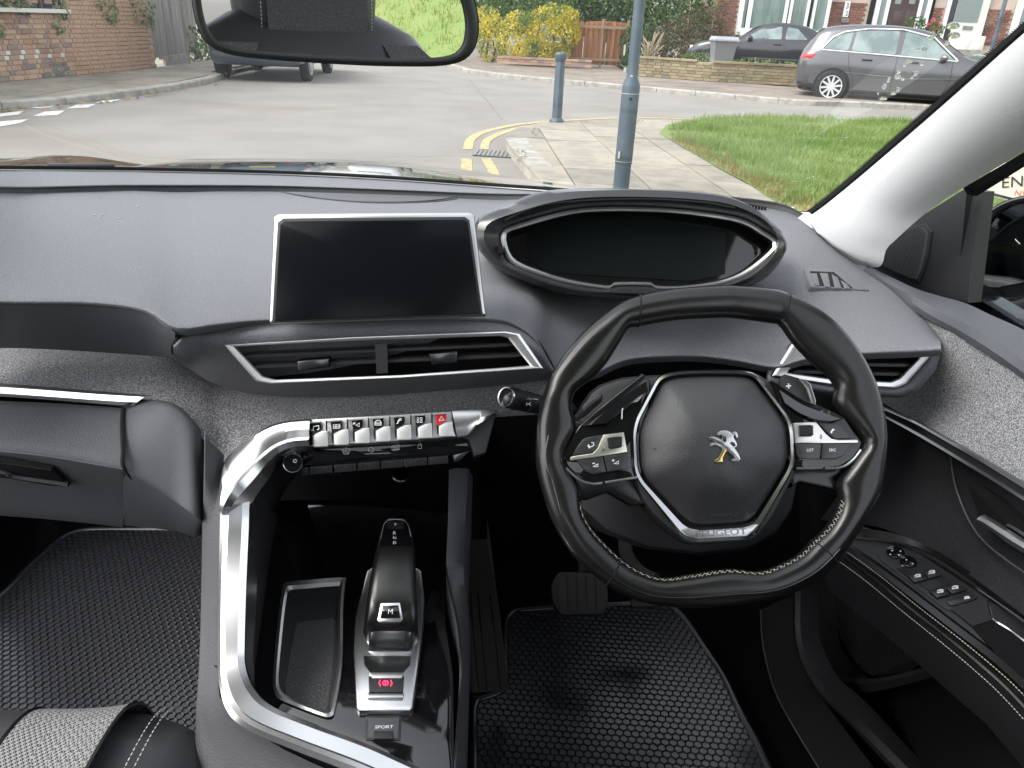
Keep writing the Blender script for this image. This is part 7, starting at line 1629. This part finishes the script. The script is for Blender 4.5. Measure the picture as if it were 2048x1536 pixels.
# windscreen
scr = []
for k, (xm, zt) in enumerate(((0, 0), (.25, 0), (.5, 0), (.75, 0), (1, 0))):
    t = xm; row = []
    for s in (-1, -.75, -.4, 0, .4, .75, 1):
        cx = -.15; half = lerp(.80, .64, t); y = lerp(1.47, .47, t) - .2 * s * s * lerp(1, .6, t); z = lerp(1.035, 1.56, t) + .02 * math.sin(math.pi * t) - .03 * s ** 4 * t
        row.append(V((cx + half * s, y, z)))
    scr.append(row)
ws_ = patch('windscreen', scr, 'glass', None, nu=4, nv=4, label='large windscreen glass above the dashboard, with a few water drops', category='windscreen')
WG = densify(scr, 4, 4)
from mathutils.bvhtree import BVHTree
bvv = [p for r in WG for p in r]; bvt = BVHTree.FromPolygons(bvv, gridfaces(len(WG), len(WG[0])))
mat('water', (1, 1, 1), 0.0, spec=.5); wb_ = M['water'].node_tree.nodes['Principled BSDF']; wb_.inputs['Transmission Weight'].default_value = 1; wb_.inputs['IOR'].default_value = 1.33
drops = [(1906, 53, 10, 5), (1908, 72, 9, 5), (1893, 87, 5, 3), (1868, 71, 4, 3), (1849, 99, 4, 4), (1834, 99, 4, 2), (1860, 76, 6, 2), (1818, 124, 6, 2), (1843, 128, 4, 3), (1797, 144, 4, 3), (1795, 154, 6, 4), (1831, 147, 5, 4), (1778, 157, 3, 2), (1776, 163, 3, 2), (1770, 170, 3, 2), (1768, 175, 4, 3), (1795, 180, 5, 4), (1805, 159, 4, 2), (1823, 156, 3, 2), (1756, 187, 2, 2), (1786, 188, 5, 2), (1766, 198, 7, 2), (1692, 274, 4, 2), (1809, 131, 3, 2)]
for px, py, a, b in drops:
    d = ray(px, py).normalized(); loc, nrm_, _, _ = bvt.ray_cast(CAM, d)
    if loc is None: continue
    if nrm_.z < 0: nrm_ = -nrm_
    pw = PF(loc, nrm_, up=(0, 0, 1)); dist = (loc - CAM).length; ra, rb_ = a * dist / F, b * dist / F / max(.3, abs(d.dot(nrm_)))
    slab_uv('water_drop', pw, [V((ra * math.cos(i * .3927), rb_ * math.sin(i * .3927))) for i in range(16)], .0003, .0005, 'water', ws_, dome=min(ra, rb_) * .5)
# bonnet
bn = []
for pxs, far, near in ((-120, 322, 345), (0, 321, 342), (80, 315, 342), (150, 317, 343), (220, 327, 344), (275, 334, 345), (300, 331, 345), (350, 322, 346), (460, 320, 348), (620, 321, 350), (740, 325, 354), (880, 338, 362), (1000, 355, 372), (1110, 371, 382), (1200, 383, 392), (1300, 396, 402)):
    Yf = 2.05 - .35 * ((pxs - 640) / 800) ** 2
    a = PY(pxs, far, Yf); c = V((a.x * .86 - .02, 1.52 - .22 * ((pxs - 640) / 800) ** 2, 1.0)); bn.append([V((a.x * 1.1, Yf + .45, a.z - .16)), V((a.x * 1.05, Yf + .2, a.z - .035)), a, a.lerp(c, .5) + V((0, 0, .004)), c])
patch('bonnet', [[b[j] for b in bn] for j in range(5)], 'paint_dark', None, nu=3, nv=4, label='glossy dark bonnet edge seen through the bottom of the windscreen', category='bonnet')
wp = thing('wiper', PY(160, 331, 1.5), 'thin grey wiper blade parked at the bottom left of the windscreen', 'wiper')
tube('blade', [PY(96, 333, 1.46), PY(230, 332, 1.5)], .006, 'hood', wp); tube('blade', [PY(98, 330.5, 1.465), PY(200, 330, 1.5)], .004, 'dark_chrome', wp)
wp2 = thing('washer_jet', PY(745, 356, 1.5), 'small washer jet at the base of the windscreen centre', 'washer jet')
for q in ((720, 4), (734, 5), (746, 8), (758, 5), (772, 4)): box('nozzle', PY(q[0], 357, 1.47), (.008, .008, q[1] * .001), 'trim_black', wp2, bev=.001)
# roof lining, body sides, rear
hl = MB(); RZ = 1.555
RO = [(-.76, .47), (.46, .47), (.46, -2.5), (-.76, -2.5)]; RI = [(-.58, -.5), (.28, -.5), (.28, -1.4), (-.58, -1.4)]
rv_ = [(x, y, RZ + .012 * y) for x, y in RO + RI] + [(x, y, RZ + .05 + .012 * y) for x, y in RO + RI]
obj('ceiling', rv_, [(i, (i + 1) % 4, 4 + (i + 1) % 4, 4 + i) for i in range(4)] + [(8 + i, 12 + i, 12 + (i + 1) % 4, 8 + (i + 1) % 4) for i in range(4)] + [(i, 8 + i, 8 + (i + 1) % 4, (i + 1) % 4) for i in range(4)] + [(4 + i, 4 + (i + 1) % 4, 12 + (i + 1) % 4, 12 + i) for i in range(4)], 'headlining', smooth=False, kind='structure')
obj('added_roof_glass', [(x, y, RZ + .03 + .012 * y) for x, y in RI], [(0, 1, 2, 3)], 'side_glass', smooth=False, label='panoramic glass panel in the roof above the front seats', category='sunroof')  # opening added for extra daylight from above
for nm, lab, xs in (('window_pillar', 'dark middle pillar between the driver and rear windows', .60), ('window_pillar', 'dark middle pillar between the passenger and rear windows', -.90)):
    t = 1 if xs > 0 else -1
    o = obj(nm, [(xs, -.75, .3), (xs, -.95, .3), (xs - t * .12, -.98, RZ), (xs - t * .12, -.86, RZ), (xs + t * .05, -.75, .3), (xs + t * .05, -.95, .3), (xs - t * .06, -.98, RZ), (xs - t * .06, -.86, RZ)], [(0, 1, 2, 3), (4, 7, 6, 5), (0, 4, 5, 1), (1, 5, 6, 2), (2, 6, 7, 3), (3, 7, 4, 0)], 'trim_dark', smooth=False, label=lab, category='pillar')
box('car_side', (.66, -.55, .62), (.04, 3.9, .72), 'paint_dark', label='dark outer skin of the car on the driver side', category='body panel')
box('car_side', (-.96, -1.6, .62), (.04, 1.7, .72), 'paint_dark', label='dark outer skin of the car on the passenger side', category='body panel')
box('quarter_panel', (-.86, -1.95, 1.26), (.05, 1.0, .58), 'trim_dark', label='dark rear quarter lining on the passenger side', category='body panel')
pdoor = thing('passenger_door', (-.95, 1.1, .9), 'passenger door standing open on the far left of the cabin', 'car door')  # out of view; posed open so daylight reaches the passenger footwell
RD = Matrix.Rotation(R(-62), 3, 'Z'); hinge = V((-.98, 1.1, 0))
box('lining', hinge + RD @ V((0, -.58, .66)), (.06, 1.12, .66), 'dash_lower', pdoor, bev=.02, Rm=RD); box('armrest', hinge + RD @ V((.06, -.6, .80)), (.10, .6, .06), 'trim_dark', pdoor, bev=.02, Rm=RD); box('skin', hinge + RD @ V((-.06, -.58, .62)), (.05, 1.14, .76), 'paint_dark', pdoor, bev=.02, Rm=RD)
tube('left_pillar', crv([V((-.87, 1.22, .92)), V((-.80, .8, 1.24)), V((-.72, .45, 1.53))], 5), .045, 'pillar_cloth', None, n=10, label='pale grey windscreen pillar on the passenger side', category='pillar')
box('tailgate', (-.15, -2.45, .7), (1.5, .06, .7), 'trim_dark', label='dark tailgate lining at the back of the car', category='body panel')
# rear bench
rb = thing('bench_seat', (-.15, -1.5, .6), 'grey cloth rear bench seat behind the front seats', 'seat')
box('cushion', (-.15, -1.15, .56), (1.3, .55, .2), 'seat_leather', rb, bev=.06); box('backrest', (-.15, -1.55, .88), (1.3, .16, .65), 'heather', rb, bev=.06, Rm=Matrix.Rotation(R(15), 3, 'X'))

# ================================================================ front seats
def seat(loc, lab, rz=0.0):
    t = thing('front_seat', loc, lab, 'car seat', 'front seats of the car'); o = V(loc)
    def sec(y, z, w, th, dip, tilt, n=26):
        q = []
        for i in range(n):
            a = 2 * math.pi * i / n; x = math.copysign(abs(math.cos(a)) ** .6, math.cos(a)); s = math.copysign(abs(math.sin(a)) ** .7, math.sin(a))
            top_ = s > 0; d = dip * max(0, 1 - (x / .62) ** 4) if top_ else 0
            q.append(o + V((w * x, y - tilt * (th * s - d), z + (th * s - d))))
        return q
    return t, sec
def build_seat(loc, lab):
    t, sec = seat(loc, lab); o = V(loc)
    # cushion: rows run from the back to the front lip
    rows = [(-.52, -.06, .235, .09, .02), (-.40, -.05, .24, .10, .022), (-.2, -.02, .24, .105, .022), (-.08, -.005, .232, .10, .02), (-.03, -.015, .222, .085, .014), (-.005, -.045, .212, .055, .006), (0, -.08, .205, .02, 0)]
    cu = loft('cushion', [sec(y, z, w, th, dp, 0) for y, z, w, th, dp in rows], 'seat_leather', t, cv=True, caps=True, angle=0)
    for xs in ((-.15, -.10, -.05), (.05, .10, .15)):
        patch('seat_cloth', [[V((x, y, z + th - dp * max(0, 1 - (x / .62 / w) ** 4) + .004)) + o for x in xs] for y, z, w, th, dp in rows[1:6]], 'houndstooth', cu, nu=3, nv=4)
    for x in (-.152, -.049, .049, .152): line('piping', [o + V((x, y, z + th - dp * max(0, 1 - (x / .62 / w) ** 4) + .004)) for y, z, w, th, dp in rows[1:6]], .002, 'leather', cu)
    for x in (-.182, -.19, .182, .19): dashes('stitching', [o + V((x, y, z + th * .992 + .001)) for y, z, w, th, dp in rows[1:6]], .0005, 'thread_white', cu, 90)
    # backrest
    def bsec(h, w, th, dip, lean):
        q = []; c = o + V((0, -.55 - h * lean, h))
        for i in range(28):
            a = 2 * math.pi * i / 28; x = math.copysign(abs(math.cos(a)) ** .55, math.cos(a)); s = math.copysign(abs(math.sin(a)) ** .7, math.sin(a)); d = dip * max(0, 1 - (x / .62) ** 4) if s > 0 else 0
            q.append(c + V((w * x, th * s - d, (th * s - d) * lean)))
        return q
    br_ = [(.0, .24, .09, .02, .3), (.15, .262, .10, .035, .3), (.35, .275, .10, .04, .3), (.5, .28, .088, .03, .3), (.6, .262, .072, .015, .3), (.66, .215, .058, .005, .3), (.695, .15, .04, 0, .3), (.71, .07, .02, 0, .3)]
    bk = loft('backrest', [bsec(*q) for q in br_], 'seat_leather', t, cv=True, caps=True, angle=0)
    pp = []
    for h, w, th, dp, ln in ((.02, .15, .09, .02, .3), (.2, .155, .10, .038, .3), (.38, .155, .10, .04, .3), (.5, .15, .088, .03, .3), (.575, .14, .0755, .02, .3)):
        pp.append([o + V((x, -.55 - h * ln + th - dp + .005, h + (th - dp) * ln)) for x in (-w, -w * .5, 0, w * .5, w)])
    patch('centre_cloth', pp, 'houndstooth', bk, nu=3, nv=4)
    for s in (-1, 1):
        pp = [[o + V((s * x, -.55 - h * .3 + th + .004 - abs(x - .2) * .1, h + th * .3)) for x in xs] for h, th, xs in ((.08, .095, (.168, .2, .225)), (.25, .1, (.172, .205, .235)), (.42, .094, (.165, .205, .238)), (.53, .083, (.15, .2, .25)), (.59, .074, (.135, .185, .235)), (.635, .064, (.12, .15, .19)))]
        patch('side_cloth', pp, 'seat_cloth', bk, nu=3, nv=4)
        dashes('stitching', [r[2] + V((0, .002, .004)) for r in pp], .0008, 'thread_white', bk, 60)
    hc = o + V((0, -.752, .725))
    hg = []
    for z, w, th in ((-.095, .07, .03), (-.09, .105, .045), (-.05, .13, .055), (.02, .135, .058), (.075, .125, .05), (.10, .09, .032), (.105, .03, .01)):
        hg.append([hc + V((w * math.copysign(abs(math.cos(a)) ** .5, math.cos(a)), th * math.copysign(abs(math.sin(a)) ** .7, math.sin(a)), z)) for a in [2 * math.pi * i / 26 for i in range(26)]])
    hd = loft('headrest', hg, 'seat_leather', t, cv=True, caps=True, angle=0)
    patch('headrest_cloth', [[hc + V((x, .047 + th + .004, z)) for x in (-.095, -.05, 0, .05, .095)] for z, th in ((-.082, -.006), (-.05, .007), (.02, .011), (.075, .003))], 'seat_cloth', hd, nu=3, nv=4)
    for s in (-.105, .105): dashes('stitching', [hc + V((s, .052, -.08)), hc + V((s, .06, 0)), hc + V((s, .05, .07))], .0008, 'thread_white', hd, 24)
    for s in (-.06, .06): tube('post', [hc + V((s, 0, -.08)), hc + V((s, .01, -.20))], .007, 'dark_chrome', hd)
    return t
build_seat((-.505, .578, .60), 'passenger front seat with houndstooth centre and black leather bolsters')
build_seat((.19, .525, .592), 'driver front seat seen in the mirror, its cushion tip showing below the wheel')
# ================================================================ rear view mirror
MO = [(384, -20), (386, 20), (396, 58), (412, 85), (440, 103), (480, 113), (560, 121), (700, 130), (800, 133), (880, 132), (925, 122), (948, 100), (957, 70), (957, 35), (948, -5), (930, -40), (890, -62), (780, -78), (600, -84), (460, -78), (410, -60)]
MI = [(403, -18), (405, 18), (413, 50), (427, 75), (450, 90), (486, 98), (562, 105), (700, 113), (800, 116), (872, 115), (908, 107), (924, 90), (930, 66), (929, 34), (920, -2), (905, -30), (875, -46), (775, -61), (600, -67), (465, -62), (425, -46)]
mc = PY(672, 20, .66)
rm = thing('rear_view_mirror', mc, 'black framed rear view mirror reflecting the driver seat and grass', 'mirror')
aim = V((.25, -.227, 1.302)) - mc
nrm_m = ((CAM - mc).normalized() + aim.normalized()).normalized()
pfmr = PF(mc, nrm_m)
loft('housing', [loop(pfmr, MO, 0, 120), loop(pfmr, MO, -.008, 120), loop(pfmr, [V(a).lerp(V((672, 24)), .18) for a in MO], -.03, 120), loop(pfmr, [V(a).lerp(V((672, 24)), .8) for a in MO], -.045, 120)], 'trim_dark', rm, cv=True, angle=0)
loft('rim', [loop(pfmr, MO, -.002, 120), loop(pfmr, [V(a).lerp(V(b), .25) for a, b in zip(MO, MI)], .0045, 120), loop(pfmr, [V(a).lerp(V(b), .7) for a, b in zip(MO, MI)], .005, 120), loop(pfmr, MI, .001, 120), loop(pfmr, MI, -.002, 120)], 'trim_dark', rm, cv=True, angle=0)
slab('glass', pfmr, MI, -.004, .0005, 'mirror', rm, smooth=4)
tube('stem', [pfmr.pt(0, .03, -.03), pfmr.pt(0, .07, -.06) + V((0, .02, .03))], .012, 'trim_dark', rm)
